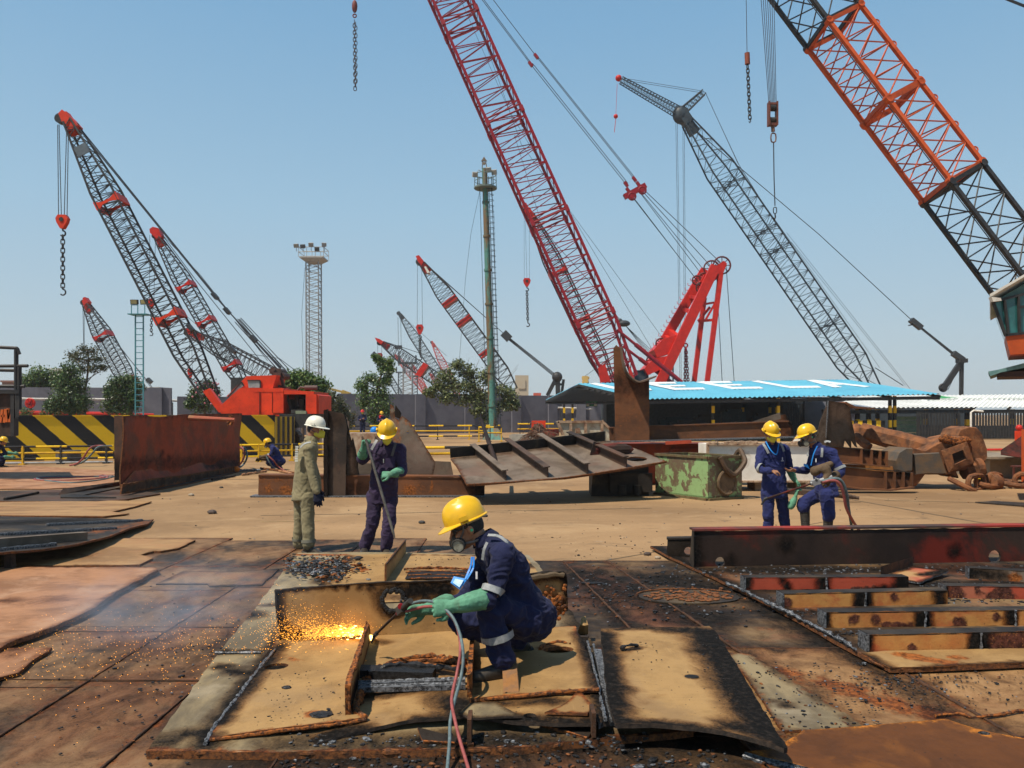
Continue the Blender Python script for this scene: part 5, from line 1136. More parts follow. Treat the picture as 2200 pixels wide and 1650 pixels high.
plate('knee_plate', [(745, 975), (758, 940), (768, 985), (770, 1020), (745, 1022)], plane((0, by-.1, 0), (0, -1, -.1)), .03, (M['darkbrown'], ED), t, sp=.08, soot=[('edge', .1, .8)])
b3=plane((0, by+1.1, 0), (.12, -1, .08))
plate('curved_plate', [(838, 868), (846, 872), (848, 896), (856, 902), (864, 893), (880, 905), (905, 945), (935, 993), (930, 1024), (860, 1026), (840, 1000)], b3, .03, (M['greybrown'], ER_), t, sp=.1, holes=[('c', 876, 929, .03)], rust=[('edge', .05, .5), ('line', 870, 895, 930, 985, .08, .5), ('line', 850, 910, 855, 1000, .25, .5)], soot=[('edge', .06, .5)], bend=lambda w:.08*math.sin(w.z*2.2))
plate('rear_plate', [(850, 870), (862, 888), (860, 900), (846, 895)], plane((0, by+1.5, 0), (0, -1, 0)), .05, (M['darkbrown'], ED), t, sp=.06, soot=[('all', .6)])
plate('inner_web', [(770, 995), (900, 998), (900, 1025), (765, 1025)], plane((0, by+.9, 0), (0, -1, 0)), .03, (M['greybrown'], ED), t, sp=.1)
plate('inner_web', [(925, 990), (968, 992), (975, 1028), (925, 1026)], plane((0, by+1.6, 0), (0, -1, 0)), .03, (M['greybrown'], ED), t, sp=.1)
plate('rear_knee', [(725, 925), (741, 920), (742, 975), (730, 1000), (722, 990)], plane((0, by+2.4, 0), (0, -1, 0)), .03, (M['greybrown'], ED), t, sp=.1)
m=MB();c=P(770, 950, 25);m.box(V((c.x, 25, .62)), (1.35, 1.2, 1.1));
for i in range(4):m.beam(V((c.x-.6+i*.4, 24.35, .1)), V((c.x-.6+i*.4, 24.35, 1.15)), .05)
tag(m.build('rusty_tank', simple('rusty_cream_paint', (.42, .34, .25), (.22, .12, .07), scale=3, rough=.8)), 'rusty cream box tank half hidden behind the purple worker', 'tank')
m=MB();c=P(705, 950, 33);m.box(V((c.x, 33, .75)), (1.5, 1.2, 1.4));m.box(V((c.x+.1, 33, 1.5)), (1.2, 1, .2));m.box(V((c.x-.3, 32.35, .9)), (.12, .1, 1.2));m.box(V((c.x+.35, 32.35, .9)), (.12, .1, 1.2))
tag(m.build('machine_box', simple('cream_machine_paint', (.45, .38, .29), (.25, .15, .09), scale=3, rough=.8)), 'cream machine box on the crane tracks behind the white helmet', 'machine')
A=P(1003, 1041, 15.3);B=P(1432, 992, 16.4);Cc=P(968, 984, 17.2);rpn=plane3(A, B, Cc);rn=rpn[1]
t=thing('ribbed_panel', 'tilted grey brown deck panel with four upright ribs resting on the beam', 'steel panel', V((A.lerp(B, .5).x, A.y, 0)))
plate('deck', [(1003, 1041), (1100, 1036), (1215, 1026), (1345, 1006), (1433, 991), (1380, 968), (1306, 946), (1200, 956), (1060, 974), (968, 984), (985, 1010)], rpn, .03, (M['greybrown'], ER_), t, sp=.12, holes=[('e', 1368, 985, .22, .18)], soot=[('line', 968, 986, 1300, 948, .3, .5), ('edge', .06, .5)], rust=[('edge', .05, .5), ('line', 1060, 1035, 1160, 1020, .2, .25)], bend=lambda w:.03*nz(w, .8))
for k, (x0, y0, x1, y1)in enumerate(((1016, 974, 1086, 1033), (1090, 963, 1176, 1026), (1160, 951, 1262, 1018), (1222, 947, 1345, 1003))):
 a_, b_=hit(x0, y0, rpn), hit(x1, y1, rpn);m=MB();hh=.20
 m.prism([a_, b_, b_+rn*hh, a_+rn*hh], (rn.cross(b_-a_)).normalized()*.025);m.build('rib', M['darkbrown'], t)
 m=MB();m.beam(a_+rn*(hh+.012), b_+rn*(hh+.012), .13, .022, rn);m.build('rib_flange', (M['greybrown'], M['darkbrown'])[k%2], t)
a_, b_, c_=hit(968, 984, rpn), hit(1150, 965, rpn), hit(1300, 947, rpn)
m=MB()
for p, q in((a_, b_), (b_, c_)):m.prism([p, q, q+rn*.22, p+rn*.22], rn.cross(q-p).normalized()*.03)
m.build('back_flange', M['sooty'], t)
m=MB();p=hit(1320, 975, rpn);m.ell(p+rn*.1, (.42, .12, .14), n=10, m=6);m.box(p+V((-.25, 0, .05)), (.5, .04, .3), (1, .1, -.3));m.build('crumpled_lug', M['beamdark'], t)
m=MB();bead(m, [hit(x, y, rpn)for x, y in((1003, 1041), (1215, 1026), (1433, 991))], .022);m.build('cut_bead', M['edge'], t)
m=MB();p=gp(1338, 17.6);m.hexa([p+V(q)for q in((-.75, -.5, 0), (.5, -.45, 0), (.55, .5, 0), (-.7, .5, 0), (-.7, -.45, .62), (.5, -.4, .82), (.5, .5, .85), (-.7, .5, .7))]);m.box(p+V((.1, -.55, .3)), (.9, .1, .4));m.tube(p+V((-.1, -.62, .05)), p+V((-.1, -.62, .25)), .09, None, 8);m.tube(p+V((.22, -.62, .05)), p+V((.22, -.62, .25)), .09, None, 8)
tag(m.build('support_block', M['sooty']), 'blackened steel block under the high end of the ribbed panel', 'steel block')
t=thing('leaning_pole', 'dark slim bar leaning out of the ribbed panel toward the tree', 'bar', P(1064, 990, 17.0));m=MB();m.tube(P(1064, 992, 16.6), P(1034, 902, 19), .055, .045, 8);m.build('bar', M['beamdark'], t, True)
Yt_=19.6
t=thing('tall_plate', 'tall brown plate with a curved horn top standing on the brown beam', 'steel plate', gp(1358, Yt_))
pz=plane((0, Yt_, 0), (0, -1, 0))
plate('web', [(1318, 748), (1324, 741), (1332, 748), (1338, 790), (1350, 812), (1372, 821), (1395, 815), (1395, 948), (1322, 948), (1320, 830)], pz, .03, (M['brown'], ED), t, sp=.12, soot=[('line', 1322, 830, 1395, 825, .5, .45)], rust=[('line', 1330, 900, 1390, 880, .5, .35), ('edge', .04, .3)], seed=5)  # dark line below the curve paints the shadow of the curved flange
m=MB();pts=catmull([P(1332, 748, Yt_), P(1336, 780, Yt_), P(1346, 806, Yt_), P(1366, 821, Yt_), P(1386, 817, Yt_), P(1404, 810, Yt_)], 5)
for p, q in zip(pts, pts[1:]):m.hexa([p+V((0, -.42, -.02)), q+V((0, -.42, -.02)), q+V((0, .4, -.02)), p+V((0, .4, -.02)), p+V((0, -.42, .02)), q+V((0, -.42, .02)), q+V((0, .4, .02)), p+V((0, .4, .02))])
m.build('curved_flange', M['greybrown'], t)
t=thing('girder', 'long rust brown girder lying on the dark hull block', 'girder', gp(1510, 19.9))
pz=plane((0, 19.8, 0), (0, -1, 0))
plate('web', [(1308, 920), (1400, 914), (1560, 909), (1692, 906), (1700, 925), (1698, 938), (1500, 944), (1310, 950)], pz, .03, (M['brown'], ER_), t, sp=.12, rust=[('all', .25), ('line', 1400, 912, 1690, 908, .12, .4)], soot=[('line', 1650, 915, 1700, 920, .4, .5)])
m=MB();m.beam(P(1308, 949, 19.6), P(1700, 939, 19.6), .5, .03);m.build('bottom_flange', M['slag'], t)
m=MB();m.beam(P(1308, 919, 19.85), P(1692, 905, 19.85), .2, .03)
for x in(1322, 1385):m.beam(P(x, 917, 19.75), P(x, 948, 19.75), .08, .03)
m.build('stiffener', M['brown'], t)
plate('end_horn', [(1640, 906), (1665, 895), (1688, 890), (1702, 915), (1706, 935), (1690, 937), (1688, 908)], plane((0, 19.5, 0), (.2, -1, 0)), .03, (M['brown'], ED), t, sp=.1, soot=[('line', 1695, 895, 1705, 930, .2, .8)])
plate('end_horn', [(1610, 909), (1640, 898), (1676, 886), (1678, 900), (1640, 910)], plane((0, 20.3, 0), (0, -1, 0)), .03, (M['greybrown'], ED), t, sp=.1)
m=MB();p0, p1=gp(1318, 20.2), gp(1522, 20.2);m.box((p0+p1)/2+V((0, .3, .52)), (p1.x-p0.x, 1.2, 1.0));m.box((p0+p1)/2+V((.6, -.32, .55)), (.9, .06, .7));m.box((p0+p1)/2+V((-.5, -.32, .3)), (.8, .06, .5));m.box((p0+p1)/2+V((.4, -.36, .7)), (.25, .06, .08))
tag(m.build('hull_block', M['redsteel']), 'dark red hull block under the rust brown girder', 'steel block')
m=MB();m.beam(P(1430, 952, 19.3), P(1485, 949, 19.3), .05, .08);tag(m.build('red_bar', simple('bright_primer', (.45, .07, .03))), 'short bright orange red bar on the dark red hull block', 'bar')
Yw=18.2
t=thing('white_box', 'flat white painted steel box standing behind the two talking workers', 'steel box', gp(1630, Yw))
m=MB();x0, x1=P(1518, 0, Yw).x, P(1752, 0, Yw).x;zt, zb=P(0, 954, Yw).z, P(0, 1034, Yw).z
m.box(((x0+x1)/2, Yw+.4, (zt+zb)/2), (x1-x0, .8, zt-zb));m.build('shell', simple('stained_white_paint', (.72, .69, .62), (.62, .58, .50), scale=2, rough=.6, dirt=.55, dirt_c=(.25, .13, .06), dscale=2.2), t)
m=MB();m.beam((x0, Yw-.02, zt), (x1, Yw-.02, zt), .1, .05);m.beam((x0, Yw-.02, zb), (x1, Yw-.02, zb), .1, .04);m.beam((x0+.02, Yw-.02, zb), (x0+.02, Yw-.02, zt), .05, .08)
for i in range(8):p=V((lerp(x0, x1, rnd.random()), Yw, zt+.04));m.box(p, (.2, .12, .05), (1, rnd.uniform(-.5, .5), .1))
m.build('rim', simple('flaked_rim', (.45, .33, .22), (.22, .12, .07), scale=20), t)
m=MB();
for x in(x0+.25, (x0+x1)/2, x1-.3):m.box((x, Yw+.4, zb/2), (.22, .6, zb))
m.build('skid', M['wood'], t)
plate('rear_knee', [(1700, 952), (1712, 935), (1724, 920), (1740, 918), (1745, 952)], plane((0, Yw+.5, 0), (0, -1, 0)), .05, (M['white'], ER_), t, sp=.1, rust=[('edge', .08, .5)])
gm, nt, b_=new_mat('peeling_green_paint');k=NT(nt)
sx=k.n('ShaderNodeSeparateXYZ');k.l(k.co(), sx.inputs[0])
f=k.math('ADD', k.noise(3.2, 9, .62, None, .4), k.math('MULTIPLY', sx.outputs[2], .10))
col=k.mix(k.step(f, .525, .55), (.215, .335, .135), (.115, .075, .042));col=k.mix(k.math('MULTIPLY', k.step(k.noise(14, 6), .45, .7), .5), col, (.16, .22, .09))
k.l(col, b_.inputs['Base Color']);b_.inputs['Roughness'].default_value=.7;k.l(k.bump(k.step(f, .515, .56), -.3, .01), b_.inputs['Normal']);M['peelgreen']=gm
t=thing('green_tank', 'open steel tank with peeling light green paint on the concrete', 'tank', G(1500, 1066))
pA, pB, pC=G(1408, 1062), G(1521, 1076), G(1594, 1071);h0=.88
pD=pA+(pC-pB)*1.0
m=MB();th=V((0, 0, h0))
for a_, b_ in((pA, pB), (pB, pC), (pC, pD), (pD, pA)):
 nrm_=(b_-a_).cross(V((0, 0, 1))).normalized()*-.03
 m.prism([a_+V((0, 0, .04)), b_+V((0, 0, .04)), b_+th, a_+th], nrm_)
m.prism([pA+V((0, 0, .05)), pB+V((0, 0, .05)), pC+V((0, 0, .05)), pD+V((0, 0, .05))], V((0, 0, .03)));m.build('shell', gm, t)
m=MB()
for a_, b_ in((pA, pB), (pB, pC), (pC, pD), (pD, pA)):m.beam(a_+th, b_+th, .06, .05)
for a_, b_ in((pA, pB), (pB, pC)):m.beam(a_+V((0, 0, .025)), b_+V((0, 0, .025)), .12, .05)
m.build('rim', simple('olive_rust_rim', (.13, .11, .05), (.10, .055, .03), scale=9), t)
cc=pB.lerp(pC, .52)+V((0, 0, .36));nn_=(pC-pB).cross(V((0, 0, 1))).normalized();nn_=nn_ if nn_.y<0 else-nn_
m=MB();m.disc(cc, nn_, .24, .08, 24);m.ring(cc+nn_*.04, nn_, .24, .03, 24)
for i in range(10):a_=i*.628;u_=(pC-pB).normalized();m.disc(cc+u_*math.cos(a_)*.2+V((0, 0, math.sin(a_)*.2))+nn_*.04, nn_, .02, .04, 6)
m.build('hatch_cover', simple('rusty_hatch', (.15, .10, .055), (.09, .06, .035), scale=6), t, True)
sl=MB();sl.poly(catmull([pB.lerp(pC, .3)+th+nn_*.05, pB.lerp(pC, .45)+V((0, 0, .62))+nn_*.1, pB.lerp(pC, .68)+V((0, 0, .52))+nn_*.1, pB.lerp(pC, .95)+V((0, 0, .75))+nn_*.12, pC+V((.02, 0, h0+.02)), pC+V((-.02, .1, h0+.12)), pC+V((-.1, .25, h0-.05))], 6), .055, 7)
tag(sl.build('lifting_sling', simple('brown_webbing', (.10, .06, .035), (.06, .04, .025), scale=18), None, True), 'worn brown lifting sling hanging over the green tank corner', 'sling')
Yk=19.2
t=thing('hull_wedge', 'dark wedge shaped hull frame with a ragged lower edge', 'steel frame', gp(1800, Yk))
plate('front_web', [(1781, 861), (1815, 866), (1826, 876), (1830, 905), (1842, 962), (1836, 958), (1828, 945), (1829, 965), (1815, 945), (1812, 962), (1775, 960)], plane((0, Yk, 0), (-.1, -1, 0)), .03, (M['darkbrown'], ED), t, sp=.1, soot=[('all', .3), ('edge', .1, .6)])
plate('side_web', [(1754, 940), (1762, 905), (1781, 861), (1776, 960), (1752, 962)], plane((0, Yk+.05, 0), (.25, -1, 0)), .03, (M['greybrown'], ED), t, sp=.1, soot=[('all', .35)], rust=[('edge', .05, .4)])
m=MB();m.beam(P(1780, 861, Yk-.05), P(1776, 940, Yk-.05), .04, .04);m.build('cut_bead', M['slag'], t)
m=MB();p=P(1845, 878, Yk);m.prism([P(1815, 866, Yk), P(1835, 876, Yk), P(1880, 879, Yk), P(1880, 876, Yk), P(1838, 873, Yk), P(1818, 863, Yk)], V((0, .5, 0)));m.build('top_flange', M['brown'], t)
def tbeam(label, pts_top, pts_bot, Y, stf, mat):
 t=thing('tee_girder', label, 'girder', gp(pts_top[0][0], Y))
 pz=plane((0, Y, 0), (0, -1, 0))
 plate('web', list(pts_top)+list(reversed(pts_bot)), pz, .03, (mat, ED), t, sp=.1, soot=[('line', pts_top[len(pts_top)//2][0], pts_top[0][1]+6, pts_top[-1][0], pts_top[-1][1]+4, .16, .9)], rust=[('all', .2)])
 m=MB()
 for a_, b_ in zip(pts_bot, pts_bot[1:]):m.beam(P(*a_, Y-.05), P(*b_, Y-.05), .35, .03)
 m.build('flange', mat, t)
 for(x, y0, y1)in stf:
  m=MB();m.beam(P(x, y0, Y-.07), P(x, y1, Y-.07), .13, .02, (1, 0, 0));m.build('stiffener', mat, t)
 m=MB();m.beam(P(*pts_top[0], Y), P(*pts_top[-1], Y), .12, .02);m.build('top_edge', M['sooty'], t)
tbeam('upper tee girder with four stiffeners lying below the wedge frame', [(1775, 958), (1850, 963), (1905, 970)], [(1775, 990), (1850, 997), (1905, 1002)], 18.4, ((1850, 963, 996), (1872, 966, 999), (1890, 968, 1001), (1904, 970, 1002)), M['brown'])
tbeam('lower tee girder with four stiffeners on the concrete behind the worker', [(1775, 1000), (1860, 1010), (1903, 1014), (1960, 1015)], [(1775, 1040), (1850, 1050), (1905, 1052), (1957, 1046)], 17.9, ((1902, 1014, 1052), (1921, 1014, 1051), (1940, 1014, 1049), (1958, 1015, 1046)), M['brown'])
m=MB();m.box(P(1840, 1003, 19), (1.6, .5, .12), (1, 0, -.05));m.box(P(1900, 1008, 19.2), (1.0, .5, .1), (1, 0, -.05));tag(m.build('orange_offcut', simple('orange_offcut_rust', (.36, .15, .04), (.2, .09, .03), scale=8)), 'orange rusted offcut wedged between the two tee girders', 'offcut')
m=MB()
for i in range(3):m.poly(catmull([P(1640+i*6, 1050+i*3, 16.6), P(1750, 1056+i*3, 16.2), P(1830+8*i, 1066+i*2, 15.9)], 5), .035, 6)
tag(m.build('steel_bar', M['darkbrown'], None, True), 'thin dark bars on the concrete under the lower tee girder', 'bars')
Ya=19.0
t=thing('ship_anchor', 'huge rusty stockless ship anchor lying on the concrete', 'anchor', gp(2010, Ya))
m=MB()
def hexbar(mb, a, b, w0, h0_, w1, h1):
 d=(b-a).normalized();u=V((0, 0, 1));u=(u-d*d.dot(u)).normalized();r=d.cross(u)
 def ringp(c, w, h):return[c+r*(x*w)+u*(z*h)for x, z in((-.5, -.25), (-.25, -.5), (.25, -.5), (.5, -.25), (.5, .25), (.25, .5), (-.25, .5), (-.5, .25))]
 n=10;base=len(mb.v)
 for i in range(n+1):c=a.lerp(b, i/n)+V((nz(a+d*i, 2), nz(a+d*i*2, 2), nz(a+d*i*3, 1)))*.015;mb.v+=ringp(c, lerp(w0, w1, i/n), lerp(h0_, h1, i/n))
 for i in range(n):
  for k in range(8):mb.face((base+i*8+k, base+i*8+(k+1)%8, base+i*8+8+(k+1)%8, base+i*8+8+k))
 mb.face([base+k for k in range(8)]);mb.face([base+n*8+k for k in range(8)])
hexbar(m, P(1850, 926, 20.2), P(2005, 968, 19.2), .5, .42, .62, .5);m.build('shank', M['castrust'], t)
m=MB();m.ell(P(1840, 928, 20.3), (.2, .24, .22), n=12, m=8);hexbar(m, P(1836, 935, 20.0), P(1868, 962, 19.6), .2, .2, .16, .2);m.build('shackle', M['castrust'], t, True)
m=MB();hd=V((0, 1.0, 0))
def slab(mb, pts, Y, th, bulge=.0):
 P0=[P(x, y, Y)for x, y in pts];c=sum(P0, V((0, 0, 0)))/len(P0);n=len(P0);b=len(mb.v)
 mb.v+=[c+(p-c)*.93 for p in P0];mb.v+=[p+V((0, .07, 0))for p in P0];mb.v+=[p+V((0, th-.07, 0))for p in P0];mb.v+=[c+(p-c)*.93+V((0, th, 0))for p in P0]
 mb.face(list(range(b, b+n)));mb.face(list(reversed(range(b+3*n, b+4*n))))
 for l in range(3):
  for i in range(n):mb.face((b+l*n+i, b+l*n+(i+1)%n, b+(l+1)*n+(i+1)%n, b+(l+1)*n+i))
crown=[(1925, 985), (1940, 968), (1960, 960), (1985, 965), (2010, 952), (2035, 940), (2060, 936), (2085, 942), (2092, 958), (2096, 998), (2080, 1010), (2055, 1016), (2065, 1030), (2040, 1020), (1990, 1018), (1968, 1046), (1958, 1048), (1955, 1015), (1930, 1012)]
slab(m, [(1960, 962), (1985, 968), (2012, 953), (2036, 941), (2060, 936), (2084, 942), (2090, 956), (2095, 998), (2078, 1010), (2056, 1014), (2062, 1028), (2040, 1020), (1985, 1020), (1966, 1046), (1958, 1046), (1958, 1010)], 18.7, .9);m.build('crown', M['castrust'], t)
m=MB();slab(m, [(1924, 990), (1932, 972), (1948, 962), (1962, 963), (1961, 1012), (1940, 1014), (1928, 1010)], 18.55, .95);m.build('fluke', M['castdark'], t)
m=MB();slab(m, [(2056, 935), (2062, 922), (2080, 916), (2100, 918), (2110, 930), (2122, 965), (2123, 985), (2115, 995), (2097, 1000), (2088, 960), (2070, 944)], 18.9, .8);m.build('fluke', M['castrust'], t)
m=MB();slab(m, [(1962, 975), (2020, 972), (2036, 1018), (1990, 1018), (1968, 1020)], 18.62, .2);m.build('palm_plate', M['castdark'], t)
m=MB()
o=[P(x, y, 18.6)for x, y in((2020, 969), (2076, 949), (2092, 994), (2037, 1015))];inn=[P(x, y, 18.6)for x, y in((2042, 975), (2066, 966), (2074, 986), (2048, 998))]
for i in range(4):j_=(i+1)%4;m.hexa([o[i], o[j_], inn[j_], inn[i], o[i]+V((0, -.03, 0)), o[j_]+V((0, -.03, 0)), inn[j_]+V((0, -.06, 0)), inn[i]+V((0, -.06, 0))])
m.build('socket_rim', M['castrust'], t)
m=MB();m.prism(inn, V((0, .02, 0)));m.build('socket_hole', simple('socket_dark', (.02, .012, .008)), t)
m=MB();
for i in range(9):p=P(2030+i*5, 950-abs(i-5)*1.5, 18.75);m.ell(p+V((0, -.02, 0)), (.16, .12, .10), n=8, m=6, fn=lambda q:q*(1+.35*nz(q+V((rnd.random(), 0, 0)), 9)))
m.build('crusted_ridge', M['rust_rough'], t)
m=MB();hexbar(m, P(2070, 1012, 18.9), P(2106, 1004, 18.9), .4, .4, .45, .42);m.disc(P(2100, 1006, 18.8), (1, 0, .1), .24, .14, 16);m.build('crown_pin', M['castrust'], t)
ch=thing('anchor_chain', 'rusty studded anchor chain running along the concrete past the anchor', 'chain', gp(2120, 19.0))
cp=catmull([P(2052, 1032, 18.6), P(2075, 1044, 18.4), P(2110, 1042, 18.6), P(2150, 1044, 19.0), P(2200, 1052, 18.8), P(2260, 1062, 18.6)], 5)
ln_=[0]
for p, q in zip(cp, cp[1:]):ln_.append(ln_[-1]+(q-p).length)
def along(s):
 for i in range(len(cp)-1):
  if s<=ln_[i+1]:return cp[i].lerp(cp[i+1], (s-ln_[i])/(ln_[i+1]-ln_[i])), (cp[i+1]-cp[i]).normalized()
 return cp[-1], (cp[-1]-cp[-2]).normalized()
n=int(ln_[-1]/.40)
for i in range(n):
 p, d=along((i+.5)*.40);sd=V((0, 0, 1))if i%2 else V((0, 1, .2));m=MB();p=V((p.x, p.y, .17 if i%2 else.12));m.link(p, d, sd, .58, .34, .062, 8);s_=(sd-d*d.dot(sd)).normalized();m.tube(p-s_*.13, p+s_*.13, .045, None, 6);m.build('chain_link', M['castrust'], ch, True)
m=MB();p, d=along(1.25);m.tube(p-d*.12+V((0, 0, .06)), p+d*.12+V((0, 0, .06)), .2, .24, 10);m.build('swivel', M['castrust'], ch, True)
m=MB();p0, p1=gp(2118, 22), gp(2330, 22);m.box((p0+p1)/2+V((0, 1.0, .26)), (p1.x-p0.x, 2.4, .52));m.box((p0+p1)/2+V((0, .9, .56)), (p1.x-p0.x+.4, 2.9, .06), (1, 0, -.01))
tag(m.build('concrete_plinth', simple('stained_plinth', (.26, .21, .15), (.15, .12, .09), scale=1.5, rough=.9)), 'low stained concrete plinth past the anchor crown', 'plinth')
m=MB();p=gp(2105, 21.5);m.beam(p, p+V((0, 0, .72)), .14);m.beam(p+V((.12, .1, 0)), p+V((.12, .1, .72)), .1);tag(m.build('guard_post', M['stripebands']), 'yellow and black guard post beside the plinth', 'post')
plate_=plate('dark_sheet', [(2150, 967), (2205, 930), (2270, 905), (2300, 1000), (2150, 976)], plane(gp(2200, 21.0)+V((0, 0, .7)), (-.35, -.6, .7)), .02, (M['beamdark'], ED), None, sp=.15, soot=[('all', .5)]);tag(plate_, 'curved black sheet propped on the concrete plinth', 'steel plate')
t=thing('fire_hydrant', 'small orange hydrant box with red dome by the slatted gate', 'hydrant', gp(2196, 40));m=MB();m.box(t.location+V((0, 0, .45)), (.5, .4, .9));m.build('body', M['orangered'], t);m=MB();m.ell(t.location+V((-.15, 0, 1.05)), (.16, .16, .16));m.tube(t.location+V((-.15, 0, .8)), t.location+V((-.15, 0, 1.0)), .08);m.build('dome', M['red'], t, True)
m=MB();m.poly([P(2120, 967, 38), P(2190, 966, 38)], .07, 6);m.tube(P(2166, 967, 38), gp(2166, 38), .07);m.tube(P(2128, 967, 38), gp(2128, 38), .07);tag(m.build('red_rail', M['red'], None, True), 'low red pipe rail behind the plinth', 'rail')
t=thing('small_bench', 'low brown angle iron stand beside the chain', 'stand', gp(2200, 19.8));m=MB();m.box(gp(2200, 19.8)+V((0, 0, .46)), (.5, .3, .03));m.beam(gp(2178, 19.7), gp(2178, 19.7)+V((0, 0, .45)), .04);m.beam(gp(2220, 19.7), gp(2220, 19.7)+V((0, 0, .45)), .04);m.build('frame', simple('brown_stand', (.11, .03, .02)), t)
t=plate('ground_plate', [(2095, 1078), (2135, 1076), (2210, 1080), (2300, 1088), (2300, 1094), (2200, 1086)], zplane(.03), .02, (M['sooty'], ED), None, sp=.2);tag(t, 'dark thin plate on the concrete below the chain', 'steel plate')
Ysk=40.0
t=thing('skip_container', 'cream rusty skip container with sloped ends by the scrap heap', 'skip', gp(1255, Ysk))
f=[P(x, y, Ysk)for x, y in((1198, 906), (1293, 906), (1293, 962), (1222, 962))]
for p in f[2:]:p.z=max(p.z, .05)
m=MB();m.prism(f, V((0, 2.0, 0)));m.prism([P(1293, 908, Ysk), P(1309, 922, Ysk), P(1309, 955, Ysk), P(1293, 960, Ysk)], V((0, 2, 0)));m.build('shell', simple('rusty_cream_shell', (.46, .45, .36), (.30, .24, .16), scale=1.6, rough=.8, dirt=.7, dirt_c=(.18, .085, .04), dscale=2.5), t)
m=MB()
for p, q in((f[0], f[1]), (f[0], f[3]), (f[1], f[2]), (P(1226, 906, Ysk), P(1226, 960, Ysk)), (P(1258, 906, Ysk), P(1258, 960, Ysk)), (P(1293, 904, Ysk), P(1309, 920, Ysk))):m.beam(p+V((0, -.05, 0)), q+V((0, -.05, 0)), .14, .12)
m.box(P(1241, 925, Ysk)+V((0, -.08, 0)), (.24, .08, .24), (1, 0, .15));m.build('rim', simple('rust_cream_rim', (.34, .24, .16), (.16, .08, .045), scale=4), t)
hp_=thing('scrap_heap', 'heap of tangled rusty wire and bars beside the cream skip', 'scrap heap', gp(1150, 38));m=MB();r2=random.Random(21)
for i in range(210):
 x=r2.uniform(1112, 1196);h_=1.15*math.exp(-((x-1158)/30)**2);p=gp(x, r2.uniform(36.6, 39))+V((0, 0, r2.uniform(0, max(.15, h_))));a_=r2.uniform(0, 6.28);L=r2.uniform(.2, .6)
 d=V((math.cos(a_), math.sin(a_), r2.uniform(-.4, .4)))*L;m.poly(catmull([p-d, p+V((0, 0, r2.uniform(.05, .22))), p+d, p+d*1.1-V((0, 0, .15))], 3), r2.uniform(.012, .03), 4)
m.build('tangled_wire', simple('rusty_wire', (.15, .075, .04), (.07, .04, .028), scale=6), hp_);hp_b=[o for o in C.objects if o.name=='tangled_wire'][0];hp_b['kind']='stuff'
for i, (x, Y, w_, h_, c, nme, lab)in enumerate(((1128, 40, 1.6, .75, (.30, .27, .22), 'concrete_block', 'grey broken block at the scrap heap'), (1203, 37, .45, .75, (.26, .19, .11), 'wooden_block', 'tan upright block between the scrap heap and skip'), (1090, 39, .7, .3, (.16, .11, .08), 'rusty_lump', 'dark lump at the near end of the scrap heap'))):
 m=MB();p=gp(x, Y);m.hexa([p+V(q)for q in((-w_/2, -.4, 0), (w_/2, -.45, 0), (w_/2, .4, 0), (-w_/2, .4, 0), (-w_/2*.8, -.3, h_), (w_/2*.9, -.35, h_*.92), (w_/2, .4, h_), (-w_/2, .4, h_*.9))]);tag(m.build(nme, simple(nme+'_mat', c, None, 4, rough=.9, bump=.5)), lab, nme.replace('_', ' '))
for i in range(5):
 m=MB();p=gp(1080+i*14, 38.2-.3*i);m.box(p+V((0, 0, .2+.05*i)), (1.4, .16, .06), (1, .3*(i-2), -.15*(i%3-1)));tag(m.build('wood_plank', M['wood']), 'weathered plank thrown on the scrap heap', 'plank', 'planks on the scrap heap')
t=thing('fire_box', 'bright red cabinet under the yellow rail by the scrap heap', 'cabinet', gp(1158, 52));m=MB();m.box(gp(1157, 52)+V((0, 0, .7)), (.9, .5, 1.2));m.build('cabinet_body', M['orangered'], t);m=MB();m.box(gp(1152, 52)+V((0, -.28, .7)), (.3, .06, .8));m.box(gp(1163, 52)+V((0, -.28, .7)), (.2, .06, .7));m.build('door_panel', simple('box_panel', (.06, .05, .05)), t)
m=MB();m.tube(gp(1185, 51)+V((0, 0, 0)), gp(1185, 51)+V((0, 0, .75)), .48, None, 16);m.ring(gp(1185, 51)+V((0, 0, .75)), (0, 0, 1), .48, .04);tag(m.build('oil_drum', simple('red_brown_drum', (.20, .035, .025), (.10, .03, .02)), None, True), 'red brown drum beside the bright red cabinet', 'drum')
Yb=21.0;away2=V(((20-1100)/F, 1, 0))
t=thing('crane_counterweight', 'rear of a black machine with handrail and orange lettering', 'machine', gp(-10, Yb))
m=MB();m.prism([P(x, y, Yb)for x, y in((-160, 835), (30, 840), (32, 930), (22, 937), (-160, 930))], away2*2);m.build('weight_body', simple('rusty_black_weight', (.028, .02, .016), (.07, .04, .028), scale=3, rough=.7, dirt=.4, dirt_c=(.10, .05, .03), dscale=4), t)
m=MB();m.prism([P(x, y, Yb-.1)for x, y in((31, 840), (42, 842), (41, 896), (33, 899))], away2);m.prism([P(x, y, Yb-.12)for x, y in((-160, 833), (41, 838), (41, 846), (-160, 843))], away2*2.2);m.prism([P(x, y, Yb-.1)for x, y in((22, 846), (30, 847), (30, 936), (22, 938))], V((0, .2, 0)));m.build('frame', M['black'], t)
m=MB()
for a_, b_ in(((-160, 738), (37, 748)), ((37, 748), (42, 761)), ((-160, 788), (60, 786)), ((-160, 792), (35, 796)), ((-160, 829), (53, 830)), ((35, 750), (35, 842)), ((42, 788), (42, 880)), ((-90, 740), (-90, 842))):m.tube(P(*a_, Yb), P(*b_, Yb), .055 if a_[0]==b_[0]else.045, None, 6)
m.build('handrail', M['black'], t, True)
m=MB();sl_=3.5
def stroke(x0, y0, x1, y1, w=5.0):m.beam(P(x0, y0, Yb-.03), P(x1, y1, Yb-.03), w/F*Yb, .03, (0, 1, 0))
